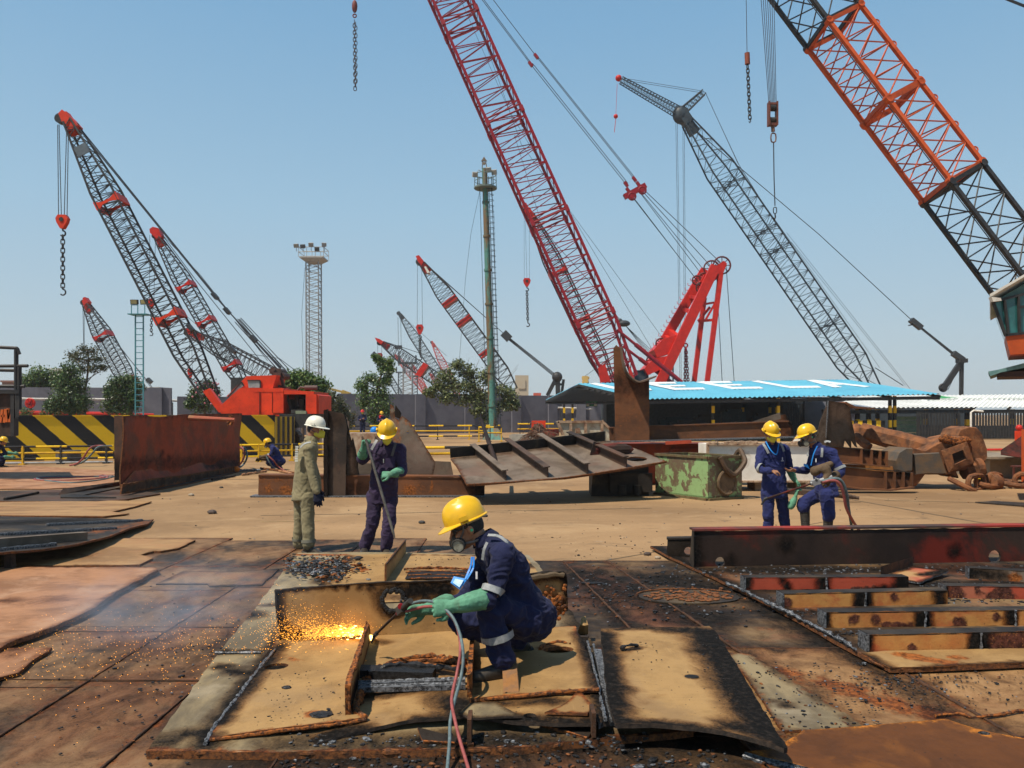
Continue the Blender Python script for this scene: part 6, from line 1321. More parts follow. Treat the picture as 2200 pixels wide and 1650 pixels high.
stroke(1, 908, 5, 880);stroke(9, 908, 12, 879);stroke(3, 894, 11, 893, 4)
stroke(14, 907, 17, 878);stroke(17, 880, 18.5, 900, 4);stroke(18.5, 900, 22.5, 878, 4);stroke(20.5, 907, 23.5, 878)
m.build('lettering', simple('orange_lettering', (.50, .11, .02), (.42, .09, .02)), t)
def hose(name, label, pts, r, mat, z=None, cat='hose', group=None):
 m=MB();m.poly(catmull(pts, 6), r, 7);return tag(m.build(name, mat, None, True, ang=None), label, cat, group)
def gz(x, y, z=.03):return G(x, y, z)
hose('gas_hose', 'pink hose looped on the rusty plates before the red hull plate', [gz(243, 1022), (gz(150, 1026)), gz(90, 1027), gz(74, 1030), gz(100, 1032), gz(170, 1031), gz(228, 1026), gz(225, 1021), gz(212, 1023), gz(232, 1027)], .022, M['pinkhose'])
hose('gas_hose', 'grey hose looped beside the pink one on the rusty plates', [gz(245, 1023), gz(190, 1024), gz(110, 1024), gz(78, 1028), gz(120, 1035), gz(160, 1037), gz(215, 1031), gz(246, 1024)], .022, M['greyhose'])
hose('gas_hose', 'pink hose arched over the yellow rail between barrier and red hull plate', [P(150, 1000, 26.5), P(165, 996, 26.4), P(178, 985, 26.4), P(192, 964, 26.4), P(206, 958, 27), P(228, 958, 27)], .03, M['pinkhose'])
hose('gas_hose', 'pale hose hanging beside the pink one over the yellow rail', [P(160, 1000, 26.7), P(182, 990, 26.5), P(200, 972, 26.5), P(212, 960, 26.6), P(240, 958, 27.2)], .03, M['greyhose'])
hose('gas_hose', 'pink hose arched from the end of the red hull plate', [G(500, 1008, .05), P(515, 998, 25.5), P(523, 985, 25.3), P(525, 970, 25.3), P(519, 961, 25.4), P(512, 963, 25.8)], .03, M['pinkhose'])
hose('gas_hose', 'pale blue hose arched from the end of the red hull plate', [G(505, 1010, .05), P(522, 999, 25.4), P(530, 985, 25.2), P(530, 972, 25.2), P(525, 962, 25.3), P(518, 964, 25.8)], .03, M['greyhose'])
m=MB();m.ell(G(509, 1008, .1), (.09, .09, .09));tag(m.build('orange_ball', simple('orange_plastic', (.65, .16, .01), rough=.4), None, True), 'small orange ball float on the ground by the hoses', 'ball')
for i, (x, y, x1, y1, c)in enumerate(((490, 1012, 560, 1010, 'slag'), (520, 1020, 572, 1012, 'pink'), (560, 1006, 640, 1017, 'edge'), (455, 1030, 505, 1022, 'edge_dark'), (600, 1012, 628, 1018, 'pink'))):
 m=MB();a_, b_=G(x, y, .04), G(x1, y1, .04);bead(m, [a_, a_.lerp(b_, .5)+V((0, .1, 0)), b_], .05, 6);tag(m.build('steel_offcut', M[c], None, True), 'thin offcut strip lying beside the squatting worker near the red hull plate', 'offcut', 'offcut strips on the yard')
m=MB();m.tube(gp(147, 28.6)-V((0, 0, 0)), gp(147, 28.6)+V((0, 0, .45)), .42, .40, 16);tag(m.build('concrete_bollard', simple('dark_bollard', (.10, .09, .08)), None, True), 'short round black block before the striped barrier', 'bollard')
for i, (x, y, s_)in enumerate(((410, 1063, .07), (475, 1047, .05), (455, 1100, .09), (300, 1022, .05), (1040, 1108, .06), (1390, 1190, .05), (1412, 1198, .04), (905, 1122, .06), (1000, 1142, .05))):
 m=MB();m.ell(G(x, y, s_*.35), (s_, s_*.8, s_*.5), n=7, m=5, fn=lambda q:q*(1+.3*nz(q, 11)));tag(m.build('stone', simple('stone_%s'%'abcdefghi'[i], ((.35, .28, .2), (.05, .045, .04), (.07, .05, .04))[i%3])), 'small loose stone or slag lump on the bare concrete', 'stone', 'loose lumps on the concrete')
# ---- steel floor and the plates being cut
gold, khaki=M['gold'], M['khaki']
cols_l=[(-9.5, 0), (-6.6, 0), (-5.2, 0), (-3.94, 0), (-2.80, 0), (-2.04, 0), (-1.2, 0), (-.35, 0.02)]
rows_l=[2.6, 3.7, 5.25, 6.55, 8.05, 9.3, 11.15]
fl_rnd=random.Random(4);seams=MB()
def xl(c, y):return c[0]+c[1]*(y-6)
pieces=[]
for i in range(len(cols_l)-1):
 for j_ in range(len(rows_l)-1):
  a_, b_, y0, y1=cols_l[i], cols_l[i+1], rows_l[j_], rows_l[j_+1]
  o=.12*((i*7)%3-1)
  pieces.append(([(xl(a_, y0+o), y0+o), (xl(b_, y0+o), y0+o), (xl(b_, y1+o), y1+o), (xl(a_, y1+o), y1+o)], 'floor', i*10+j_))
cols_r=[(-.35, .02), (1.03, -.12), (1.66, -.15), (2.61, -.08), (3.7, -.05), (5.0, 0), (7.5, 0)]
rows_r=[2.6, 4.35, 5.98, 7.6, 9.55]
for i in range(len(cols_r)-1):
 for j_ in range(len(rows_r)-1):
  a_, b_, y0, y1=cols_r[i], cols_r[i+1], rows_r[j_], rows_r[j_+1]
  if i>3 and j_>2:continue
  pieces.append(([(xl(a_, y0), y0), (xl(b_, y0), y0), (xl(b_, y1), y1), (xl(a_, y1), y1)], 'floor_dark', 200+i*10+j_))
light={210:'tan', 211:'gold', 220:'tan', 221:'tan', 231:'tan'}
SOOTF=[('line', 330, 1500, 560, 1300, .28, .45), ('line', 150, 1460, 430, 1330, .35, .50), ('spot', 420, 1320, .35, .45), ('spot', 60, 1560, .4, .45), ('line', 1250, 1230, 1500, 1330, .6, .85), ('line', 1400, 1240, 1700, 1300, .6, .8), ('line', 1560, 1260, 1860, 1420, .28, .95), ('line', 1590, 1400, 1850, 1570, .14, .9), ('line', 1620, 1400, 1830, 1400, .10, .7), ('line', 1230, 1230, 1360, 1350, .16, .9), ('line', 1850, 1420, 2080, 1560, .2, .75), ('line', 640, 1630, 1500, 1590, .35, .9), ('line', 1150, 1625, 1800, 1640, .35, .6)]
RUSTF=[('line', 1680, 1440, 1960, 1530, .16, .75), ('line', 1800, 1470, 2020, 1540, .12, .9), ('line', 470, 1330, 520, 1315, .15, .5), ('line', 440, 1480, 480, 1450, .10, .6), ('line', 150, 1520, 215, 1490, .1, .5), ('line', 240, 1580, 330, 1560, .12, .55), ('line', 1480, 1330, 1660, 1350, .15, .4), ('line', 1270, 1255, 1380, 1255, .06, .5)]
mats_=[M['floor'], M['floor_dark'], M['khaki'], M['orange'], M['edge_dark']]
FM=MB();sA, rA=[], []
tmp=[]
for pts, mk, sd in pieces:
 z=.016+fl_rnd.uniform(-.004, .005);gap=.006
 cx=sum(p[0]for p in pts)/4;cy=sum(p[1]for p in pts)/4
 w3=[V((p[0]+(gap if p[0]<cx else-gap), p[1]+(gap if p[1]<cy else-gap), z))for p in pts]
 mm=light.get(sd)or mk
 o=plate('floor_piece', w3, zplane(z), .014, (M[mm]if mm in M else M['floor'], M['edge_dark']), None, world=True, sp=.17, jag=.004, soot=SOOTF+([('edge', .10, .42), ('all', .30), ('spot', 260, 1500, 1.7, .46), ('spot', 560, 1180, .5, .4)]if mk=='floor' else[('edge', .14, .6), ('all', .33)]), rust=RUSTF+[('edge', .03, .5)], seed=sd, back=False)
 tmp.append(o)
bpy.context.view_layer.update()
base_o=tmp[0];allm=[]
fm=bpy.data.meshes.new('steel_floor');vv, ff, mi, ss, rr_=[], [], [], [], []
for o in tmp:
 off=len(vv);me=o.data
 for m_ in me.materials:
  if m_ not in allm:allm.append(m_)
 vv+=[tuple(v.co)for v in me.vertices];ss+=[a.value for a in me.attributes['soot'].data];rr_+=[a.value for a in me.attributes['rust'].data]
 for p in me.polygons:ff.append(tuple(off+i for i in p.vertices));mi.append(allm.index(me.materials[p.material_index]))
 bpy.data.objects.remove(o);bpy.data.meshes.remove(me)
fm.from_pydata(vv, [], ff)
for m_ in allm:fm.materials.append(m_)
fm.polygons.foreach_set('material_index', mi)
for nme, vals in(('soot', ss), ('rust', rr_)):a=fm.attributes.new(nme, 'FLOAT', 'POINT');a.data.foreach_set('value', vals)
so=bpy.data.objects.new('steel_floor', fm);C.objects.link(so);tag(so, kind='structure')
sm=MB()
for i, c in enumerate(cols_l[3:7]):
 bead(sm, [V((xl(c, 3.4), 3.4, .02)), V((xl(c, 6)+.01, 6, .02)), V((xl(c, 9.2), 9.2, .02))], .013, 5, .5, .05, i)
for y in(3.7, 5.25, 6.55, 8.05):bead(sm, [V((-3.9, y+.03, .018)), V((-1.3, y, .018))], .008, 5, .5, .05, y)
for c in cols_r[1:4]:bead(sm, [V((xl(c, 4.0), 4.0, .02)), V((xl(c, 6.5), 6.5, .02)), V((xl(c, 9.5), 9.5, .02))], .018, 5, .5, .05, c[0])
for y in(5.98, 7.6):bead(sm, [V((1.7, y, .018)), V((3.6, y, .018))], .008, 5, .5, .05, y)
tag(sm.build('floor_weld', M['weld'], None, True, ang=None), kind='structure')
def loose(name, label, outline, z, mat, edge=None, **kw):
 pl=kw.pop('pl', None)or zplane(z)
 return tag(plate(name, outline, pl, kw.pop('t', .022), (mat, edge or M['edge_dark']), None, **kw), label, kw.get('cat', 'steel plate'))
loose('steel_plate', 'thick pink rusted plate with a ragged long dark edge', [(-260, 1217), (335, 1218), (340, 1224), (250, 1272), (205, 1306), (120, 1345), (40, 1372), (0, 1393), (-260, 1500)], .075, M['pink'], ER_, sp=.12, jag=.012, soot=[('spot', 105, 1290, .3, .45), ('spot', 15, 1290, .15, .8), ('edge', .05, .6)], rust=[('edge', .06, .4)], t=.035)
loose('steel_plate', 'orange stained plate with a hook shaped notch beside the raised sooty plate', [(-260, 1218), (250, 1214), (300, 1213), (328, 1199), (318, 1195), (302, 1192), (330, 1184), (345, 1184), (382, 1178), (420, 1160), (400, 1157), (330, 1156), (120, 1156), (-260, 1160)], .045, M['tan'], ER_, sp=.13, jag=.008, soot=[('line', 0, 1210, 160, 1195, .4, .35), ('edge', .05, .4)], rust=[('line', 180, 1210, 300, 1205, .2, .35)])
loose('steel_plate', 'brown plate with a cut corner at the lower edge near the smoke', [(-200, 1400), (20, 1392), (112, 1391), (70, 1418), (40, 1445), (0, 1455), (-10, 1475), (-200, 1500)], .045, M['pink'], ER_, sp=.1, jag=.01, soot=[('spot', 20, 1400, .3, .5), ('edge', .05, .5)], rust=[('edge', .05, .5)])
loose('steel_plate', 'thin tan plate with two stepped corners on the yard', [(-260, 1112), (0, 1107), (225, 1109), (278, 1103), (262, 1102), (242, 1099), (290, 1088), (326, 1077), (250, 1075), (-260, 1082)], .035, M['tan'], ER_, sp=.16, jag=.006, soot=[('edge', .05, .3)], rust=[('edge', .05, .3)])
loose('steel_plate', 'dark plate lying under the foot of the red hull plate', [(-260, 1076), (210, 1077), (268, 1073), (345, 1060), (300, 1052), (100, 1052), (-260, 1062)], .035, M['darkbrown'], ER_, sp=.18, soot=[('line', 100, 1060, 250, 1060, .5, .5)])
loose('steel_plate', 'broad pinkish plates floor section before the striped barrier', [(-260, 1052), (100, 1050), (245, 1044), (246, 1012), (60, 1000), (-260, 1006)], .02, M['pink'], ER_, sp=.25, soot=[('spot', 30, 1030, .3, .7)])
t=loose('folded_angle', 'long folded angle plate lying before the red hull plate', [(130, 1062), (255, 1036), (292, 1040), (180, 1063), (250, 1068), (130, 1068)], .06, M['sooty'], ED, sp=.12)
m=MB();m.prism([G(125, 1064, .05), G(135, 1050, .16), G(262, 1034, .16), G(290, 1040, .05)], V((0, .02, .0)));m.build('upright_flange', M['darkbrown'], t)
m=MB();m.poly([G(10, 1072, .06), G(55, 1064, .06), G(82, 1058, .06)], .03, 6);tag(m.build('steel_bar', M['sooty']), 'short black bar lying at the dark plate', 'bar')
loose('steel_plate', 'low stepped plate with a dark front edge on the floor near the smoke', [(335, 1254), (395, 1226), (480, 1228), (600, 1222), (562, 1256), (450, 1259), (446, 1254)], .034, M['floor'], M['edge_dark'], sp=.08, jag=.006, soot=[('edge', .06, .6), ('line', 340, 1250, 400, 1228, .1, .6)], rust=[('spot', 500, 1240, .3, .3)])
A, B, Cc=G(322, 1118, .05), G(0, 1186, .27), G(0, 1112, .16)
rp_=plane3(A, B, Cc)
t=thing('raised_plate', 'raised sooty deck plate with slag lined strips resting on short legs', 'steel plate', V((B.x, B.y, 0)))
plate('deck', [(-260, 1225), (0, 1187), (90, 1180), (160, 1170), (235, 1152), (280, 1134), (318, 1125), (330, 1115), (318, 1117), (200, 1113), (0, 1109), (-260, 1112)], rp_, .025, (M['sooty'], ER_), t, sp=.12, jag=.006, soot=[('line', 0, 1125, 150, 1118, .5, .8), ('line', 0, 1160, 200, 1150, .1, .8)], rust=[('line', 190, 1145, 320, 1120, .25, .5), ('edge', .05, .5)])
for(x0, y0, x1, y1, w_, mt, nm)in((100, 1130, 306, 1120, .05, 'slag', 'weld_strip'), (-60, 1154, 250, 1137, .05, 'slag', 'weld_strip'), (-60, 1180, 182, 1160, .10, 'greybrown', 'welded_bar'), (-60, 1190, 120, 1172, .035, 'slag', 'weld_strip')):
 a_, b_=hit(x0, y0, rp_), hit(x1, y1, rp_);m=MB()
 if nm=='weld_strip':m.beam(a_+rp_[1]*.012, b_+rp_[1]*.012, w_, .03, rp_[1]);bead(m, [a_+rp_[1]*.03, b_+rp_[1]*.03], .014, 5, .6, .05)
 else:m.beam(a_+rp_[1]*.05, b_+rp_[1]*.05, w_, .1, rp_[1])
 m.build(nm, M[mt], t)
m=MB();p=hit(18, 1184, rp_);m.box(V((p.x, p.y+.03, p.z/2)), (.08, .08, p.z));p=hit(-120, 1200, rp_);m.box(V((p.x, p.y+.05, p.z/2)), (.1, .1, p.z));m.build('leg', M['edge_dark'], t)
zb_=.055
base=thing('base_panel', 'large khaki base panel with a torn rope like front edge under the cut plate', 'steel panel', G(780, 1600, 0))
plate('sheet', [(315, 1614), (470, 1402), (560, 1290), (640, 1188), (760, 1186), (875, 1187), (1000, 1190), (1135, 1192), (1160, 1215), (1180, 1250), (1290, 1400), (1330, 1545), (1490, 1568), (1400, 1578), (1250, 1592), (1130, 1605), (900, 1612), (620, 1616)], zplane(zb_), .04, (khaki, ER_), base, sp=.085, jag=.010, holes=[('c', 528, 1322, .055)], soot=[('spot', 592, 1440, .17, 1.5), ('spot', 1195, 1405, .2, 1.5), ('line', 440, 1600, 600, 1395, .13, 1.0), ('line', 600, 1395, 640, 1320, .16, .9), ('line', 460, 1400, 560, 1400, .07, .95), ('spot', 528, 1322, .20, 1.0), ('spot', 410, 1575, .10, 1.0), ('spot', 355, 1590, .14, 1.0), ('spot', 475, 1432, .10, 1.0), ('line', 490, 1440, 560, 1460, .08, .9), ('line', 620, 1600, 1400, 1590, .22, .75), ('line', 560, 1300, 620, 1300, .1, .6), ('line', 640, 1225, 800, 1215, .2, .95), ('line', 740, 1215, 690, 1250, .14, .9), ('line', 1000, 1300, 1250, 1420, .25, .7), ('line', 1170, 1240, 1300, 1400, .2, .85)], rust=[('edge', .025, .8, list(range(12, 18))), ('line', 640, 1192, 740, 1192, .10, .8)], seed=31)  # leading spots darken the sheet to stand for shade inside the holes above
m=MB();bead(m, [G(x, y, zb_-.012)for x, y in((315, 1616), (440, 1617), (620, 1618), (760, 1616), (900, 1614), (1020, 1611), (1130, 1607), (1250, 1594), (1400, 1580), (1492, 1569))], .022, 7, .5, .025);m.build('torn_edge', M['edge'], base, True)
m=MB();bead(m, [G(x, y, zb_+.012)for x, y in((440, 1598), (470, 1550), (510, 1500), (545, 1452), (575, 1415), (592, 1395))], .020, 7, .6, .025);bead(m, [G(x, y, zb_+.01)for x, y in((462, 1403), (510, 1402), (560, 1402))], .018, 6, .5, .03);m.build('weld_bead', M['slag'], base, True)
gb_=zplane(zb_+.012)
plate('rear_sheet', [(742, 1192), (876, 1189), (1000, 1192), (1128, 1194), (1165, 1240), (1190, 1300), (940, 1290), (640, 1300), (690, 1252)], gb_, .01, (gold, ED), base, sp=.08, jag=.006, soot=[('line', 690, 1255, 745, 1195, .12, .9), ('line', 880, 1192, 1120, 1194, .04, .8), ('spot', 1150, 1215, .2, .9), ('line', 650, 1290, 950, 1280, .2, .5)], rust=[('line', 760, 1220, 785, 1225, .06, 1.0), ('line', 890, 1222, 1010, 1222, .06, 1.0), ('line', 880, 1240, 1000, 1242, .06, 1.0)], seed=33)
m=MB()
for k in range(4):bead(m, [G(868+4*k, 1222+k*7, zb_+.03), G(940, 1219+k*7.5, zb_+.03), G(1008, 1223+k*7, zb_+.03)], .020 if k==0 else.013, 6, .8, .03, k)
m.build('rusted_slot', M['rust_rough'], base, True)
m=MB();m.prism([G(880, 1226, zb_+.024), G(1005, 1226, zb_+.024), G(1010, 1244, zb_+.024), G(870, 1244, zb_+.024)], V((0, 0, .004)));m.build('slot_void', simple('slot_dark', (.015, .01, .008)), base)
a_, b_=G(830, 1252, zb_), G(872, 1190, zb_);m=MB();pl_r=vplane(a_, b_)
plate('upright_rib', [a_, b_, b_+V((0, 0, .17)), a_+V((0, 0, .19))], pl_r, .018, (gold, ER_), base, world=True, sp=.06, soot=[('edge', .04, .8, [2])], rust=[('edge', .03, .5)])
m=MB();bead(m, [b_+V((0, 0, .17)), a_.lerp(b_, .5)+V((0, 0, .182)), a_+V((0, 0, .19))], .012, 6, .4, .03);m.build('cut_bead', M['edge_dark'], base, True)
db=MB();r4=random.Random(17)
for i in range(620):
 x, y=r4.gauss(690, 44), r4.gauss(1217, 13)
 if not(610<x<800 and 1190<y<1262):continue
 p=G(x, y, zb_+.02+r4.random()*.03);s_=r4.uniform(.005, .021)*(1 if r4.random()<.9 else 1.8);db.ell(p, (s_*1.7, s_, s_*.5), Matrix.Rotation(r4.uniform(0, 6), 3, 'Z')@Matrix.Rotation(r4.uniform(-.6, .6), 3, 'X'), 6, 4, lambda q:q*(1+.5*nz(q+V((i, 0, 0)), 30)));db.mi=r4.choice((0, 0, 0, 1, 2))
 for _ in range(0):pass
db.m=[r4.choice((0, 0, 0, 1, 2))for _ in db.f]
nb=24;db.m=[]
k_=0
while len(db.m)<len(db.f):
 c_=r4.choice((0, 0, 0, 1, 2));db.m+=[c_]*nb
db.m=db.m[:len(db.f)]
tag(db.build('slag_flakes', [M['slag_dark'], M['rust_rough'], M['slag']]), 'heap of burnt slag flakes on the rear of the cut panel', 'slag', kind='stuff')
lw=plane3(G(640, 1588, .10), G(1300, 1545, .13), G(1240, 1400, .12))
low=thing('lower_sheet', 'blackened curved lower sheet showing under the golden plate', 'steel plate', G(900, 1540, 0))
plate('sheet', [(608, 1590), (640, 1566), (760, 1545), (760, 1440), (900, 1400), (1230, 1380), (1290, 1470), (1310, 1550), (1200, 1552), (1100, 1548), (1000, 1536), (860, 1548), (740, 1566), (640, 1593)], lw, .02, (gold, ED), low, sp=.075, jag=.006, holes=[('c', 1138, 1537, .035)], soot=[('line', 620, 1585, 760, 1560, .16, 1), ('line', 760, 1490, 1000, 1480, .10, .75), ('line', 760, 1440, 1000, 1430, .2, .8), ('line', 1000, 1540, 1310, 1550, .08, 1), ('line', 960, 1500, 1020, 1540, .2, .9), ('line', 1060, 1510, 1200, 1505, .08, .8), ('line', 1280, 1470, 1305, 1550, .1, 1.0), ('line', 880, 1545, 1000, 1532, .07, .9), ('all', .15)], rust=[('spot', 830, 1505, .2, .35)], bend=lambda w:-.05*clamp((-.55-w.x)/.7)-.02*clamp((4.35-w.y)*3), seed=35)
m=MB()
for k, (y0, y1)in enumerate(((1478, 1470), (1487, 1481))):m.beam(hit(770, y0, lw)+V((0, 0, .018)), hit(1000, y1, lw)+V((0, 0, .018)), .035, .03);bead(m, [hit(770, y0-2, lw)+V((0, 0, .035)), hit(1000, y1-2, lw)+V((0, 0, .035))], .012, 5, .6, .03, k)
m.build('weld_strip', M['slag'], low)
m=MB();m.box(hit(850, 1455, lw)+V((0, 0, .03)), (.5, .12, .05), (1, -.1, 0));bead(m, [hit(790, 1462, lw)+V((0, 0, .04)), hit(860, 1448, lw)+V((0, 0, .06)), hit(1000, 1455, lw)+V((0, 0, .04))], .03, 6, .9, .03);m.build('slag_ridge', M['slag_dark'], low)
gt=plate('torn_gusset', [(1170, 1530), (1215, 1510), (1245, 1480), (1275, 1520), (1262, 1533)], plane(lw[0]+V((0, 0, .02)), lw[1]), .012, (gold, ER_), low, sp=.05, rust=[('edge', .03, .8)], soot=[('edge', .02, .5)])
gt2=plate('torn_gusset', [(985, 1530), (1010, 1510), (1062, 1508), (1120, 1538), (1010, 1542)], plane(lw[0]+V((0, 0, .02)), lw[1]), .012, (khaki, ED), low, sp=.05, soot=[('edge', .03, .6)])
gp_=plane3(G(440, 1588, .075), G(1280, 1480, .17), G(1235, 1345, .165));gn=gp_[1]
top=thing('cut_plate', 'golden primed plate with upright webs that the crouching worker is cutting', 'steel panel', V((hit(780, 1450, gp_).x, hit(780, 1450, gp_).y, 0)))
arch=[(785, 1541), (735, 1541), (768, 1527), (775, 1490), (790, 1465), (820, 1440), (862, 1424), (910, 1417), (960, 1418), (1004, 1428), (1012, 1452), (1015, 1500)]
plate('sheet', [(440, 1586), (470, 1545), (516, 1488), (545, 1440), (576, 1398), (600, 1366), (700, 1362), (952, 1355), (1140, 1350), (1236, 1345), (1262, 1400), (1288, 1477), (1200, 1482), (1110, 1492), (1010, 1501), (1011, 1455), (1000, 1428), (960, 1419), (905, 1418), (860, 1425), (815, 1441), (788, 1465), (770, 1500), (764, 1525), (788, 1540), (730, 1549), (620, 1562), (520, 1575)], gp_, .026, (gold, ER_), top, sp=.06, jag=.007, holes=[('e', 594, 1432, .080, .075), ('e', 1200, 1397, .105, .075)], soot=[('line', 470, 1550, 600, 1385, .10, .95), ('line', 600, 1372, 760, 1366, .10, .85), ('line', 1250, 1360, 1285, 1470, .09, 1.0), ('line', 790, 1375, 830, 1380, .08, .7), ('spot', 450, 1582, .10, .9), ('line', 1020, 1400, 1020, 1490, .05, .5)], rust=[('line', 768, 1525, 800, 1460, .07, 1.0), ('line', 800, 1455, 910, 1420, .065, 1.0), ('line', 910, 1420, 1005, 1430, .08, 1.0), ('spot', 672, 1535, .07, .95), ('line', 590, 1400, 640, 1420, .06, .45), ('spot', 1180, 1392, .10, .9), ('edge', .018, .7)], bend=lambda w:.012*nz(w, 1.3), seed=37)
m=MB()
bead(m, [hit(x, y, gp_)-gn*.012 for x, y in((440, 1586), (520, 1576), (620, 1563), (730, 1550), (786, 1541))], .017, 7, .5, .022)
bead(m, [hit(x, y, gp_)-gn*.012 for x, y in((1010, 1500), (1110, 1492), (1200, 1482), (1286, 1477))], .016, 7, .6, .022, 3);m.build('torn_edge', M['rust_rough'], top, True)
m=MB()
pts_=[(786, 1541), (764, 1524), (772, 1498), (790, 1464), (816, 1441), (860, 1425), (905, 1418), (960, 1419), (1000, 1429)]
bead(m, [hit(x, y, gp_)for x, y in pts_], .028, 7, .8, .022, 5);bead(m, [hit(x, y-4, gp_)+gn*.012 for x, y in pts_[3:]], .022, 7, .9, .022, 8);bead(m, [hit(x, y+6, gp_)-gn*.02 for x, y in pts_[2:]], .02, 7, .9, .022, 11)
m.build('corroded_rim', M['rust_rough'], top, True)
m=MB();bead(m, [hit(x, y, gp_)+gn*.01 for x, y in((1160, 1398), (1172, 1388), (1200, 1382), (1225, 1386))], .018, 6, .8, .02, 2);m.build('hole_lip', M['rust_rough'], top, True)
wa, wb=hit(602, 1374, gp_), hit(952, 1357, gp_);wc=hit(1225, 1345, gp_)
wpl=vplane(wa, wc)
plate('long_web', [(591, 1268), (660, 1262), (800, 1252), (870, 1250), (960, 1247), (1060, 1242), (1145, 1232), (1180, 1226), (1212, 1228), (1218, 1235), (1220, 1312), (1200, 1322), (1190, 1346), (952, 1357), (700, 1372), (603, 1376), (594, 1330)], wpl, .02, (gold, ED), top, sp=.05, jag=.005, holes=[('c', 846, 1289, .075), ('c', 1180, 1291, .036)], soot=[('line', 595, 1270, 602, 1370, .075, 1.0), ('spot', 846, 1289, .17, 1.1), ('line', 860, 1275, 960, 1262, .10, 1.0), ('spot', 800, 1258, .07, .95), ('line', 595, 1268, 960, 1250, .025, .9), ('line', 900, 1300, 960, 1290, .08, .6), ('line', 1140, 1235, 1212, 1230, .07, 1.1), ('line', 610, 1345, 640, 1365, .07, .8), ('line', 1215, 1235, 1218, 1310, .03, .9)], rust=[('spot', 1185, 1295, .13, 1.1), ('line', 1150, 1250, 1150, 1320, .05, .8), ('line', 1195, 1320, 1195, 1340, .08, 1.0)], seed=39)
m=MB();bead(m, [hit(x, y, wpl)for x, y in((591, 1268), (660, 1262), (800, 1252), (870, 1250), (960, 1247), (1060, 1242), (1145, 1232), (1212, 1228))], .013, 6, .5, .03);bead(m, [hit(591, 1268, wpl), hit(603, 1374, wpl)], .014, 6, .4, .03);m.build('cut_bead', M['edge_dark'], top, True)
m=MB();bead(m, [hit(x, y, wpl)+wpl[1]*.02 for x, y in((1120, 1247), (1150, 1240), (1185, 1234), (1212, 1234))], .035, 7, .4, .03);m.build('burnt_roll', M['sooty'], top, True)
m=MB();c=hit(846, 1289, wpl)
for i in range(26):a_=i*.2417;r_=.082+.02*nz(V((i, 2, 3)), .7);u_=(wc-wa).normalized();m.ell(c+u_*math.cos(a_)*r_+V((0, 0, math.sin(a_)*r_))+wpl[1]*.008, (.020, .014, .020), n=6, m=4)
m.build('burnt_ring', M['slag_dark'], top)
m=MB();r4=random.Random(3)
for i in range(60):x, y=r4.gauss(1190, 13), r4.gauss(1300, 18);m.ell(hit(clamp(x, 1150, 1214), clamp(y, 1255, 1335), wpl)+wpl[1]*.012, (.016*r4.uniform(.5, 1.3), .01, .016), Matrix.Rotation(r4.uniform(0, 3), 3, 'Y'), 6, 4)
rs_=m.build('rust_scale', M['rust_rough'], top);rs_['kind']='stuff'
sa, sb=hit(752, 1535, gp_), hit(796, 1372, gp_);spl=vplane(sa, sb)
plate('short_web', [sa-V((0, 0, .01)), sb-V((0, 0, .01)), sb+V((0, 0, .05)), sb+V((-.01, -.12, .145)), sa.lerp(sb, .5)+V((0, 0, .16)), sa+V((0, .06, .19)), sa+V((0, -.02, .17))], spl, .026, (gold, M['rust_rough']), top, world=True, sp=.05, jag=.006, soot=[('line', 752, 1530, 770, 1460, .09, 1.1), ('line', 792, 1385, 795, 1360, .05, .9), ('edge', .02, .6)], rust=[('edge', .05, .9), ('line', 745, 1520, 755, 1460, .08, .8)], seed=41)
m=MB();bead(m, [sa+V((0, 0, 0)), sa+V((0, -.01, .09)), sa+V((0, .02, .185)), sa.lerp(sb, .5)+V((0, 0, .162)), sb+V((-.01, -.12, .147))], .014, 7, .8, .02);bead(m, [sa+V((.03, 0, 0)), sa.lerp(sb, .5)+V((.03, 0, .01))], .022, 7, .9, .025, 7);m.build('corroded_edge', M['rust_rough'], top, True)
ra, rb=hit(1014, 1498, gp_), hit(1020, 1372, gp_);rpl_=vplane(ra, rb)
plate('rusty_rib', [ra, rb, rb+V((0, 0, .085)), ra+V((0, 0, .13))], rpl_, .028, (M['rust_rough'], M['rust_rough']), top, world=True, sp=.05, jag=.008)
fa, fb=hit(1098, 1488, gp_), hit(1093, 1440, gp_)
m=MB();m.hexa([fa+V((-.045, 0, 0)), fa+V((.045, 0, 0)), fa+V((.05, .03, 0)), fa+V((-.04, .03, 0)), fb+V((-.045, .02, .09)), fb+V((.045, .02, .10)), fb+V((.045, .05, .10)), fb+V((-.045, .05, .09))])
m.build('flat_bar', steel('rusty_flat_bar', (.17, .10, .06), (.26, .12, .04), scale=5, speck=.6), top)
m=MB()
for(x, y, s_)in((617, 1480, .022), (1025, 1458, .03), (690, 1538, .05)):m.ell(hit(x, y, gp_)+gn*.008, (s_*1.5, s_, .012), n=8, m=5, fn=lambda q:q*(1+.4*nz(q, 40)))
m.build('slag_blob', M['slag_dark'], top)
t=thing('strip_bundle', 'blackened cut strips with pale slag edges between the two golden plates', 'steel strip', G(1290, 1550, 0))
plate('strip', [(1222, 1345), (1262, 1378), (1300, 1548), (1286, 1555), (1262, 1470), (1238, 1395)], zplane(.13), .03, (gold, M['slag']), t, sp=.05, soot=[('line', 1255, 1370, 1296, 1548, .07, 1.1), ('edge', .03, .8)], rust=[('spot', 1255, 1400, .12, .6)])
m=MB();bead(m, [G(1262, 1378, .14), G(1282, 1460, .14), G(1301, 1548, .14)], .016, 6, .6, .02);bead(m, [G(1275, 1385, .10), G(1292, 1462, .10), G(1312, 1548, .10)], .014, 6, .5, .02, 4);m.beam(G(1284, 1400, .08), G(1314, 1552, .08), .05, .04);m.build('slag_edge', M['slag'], t, True)
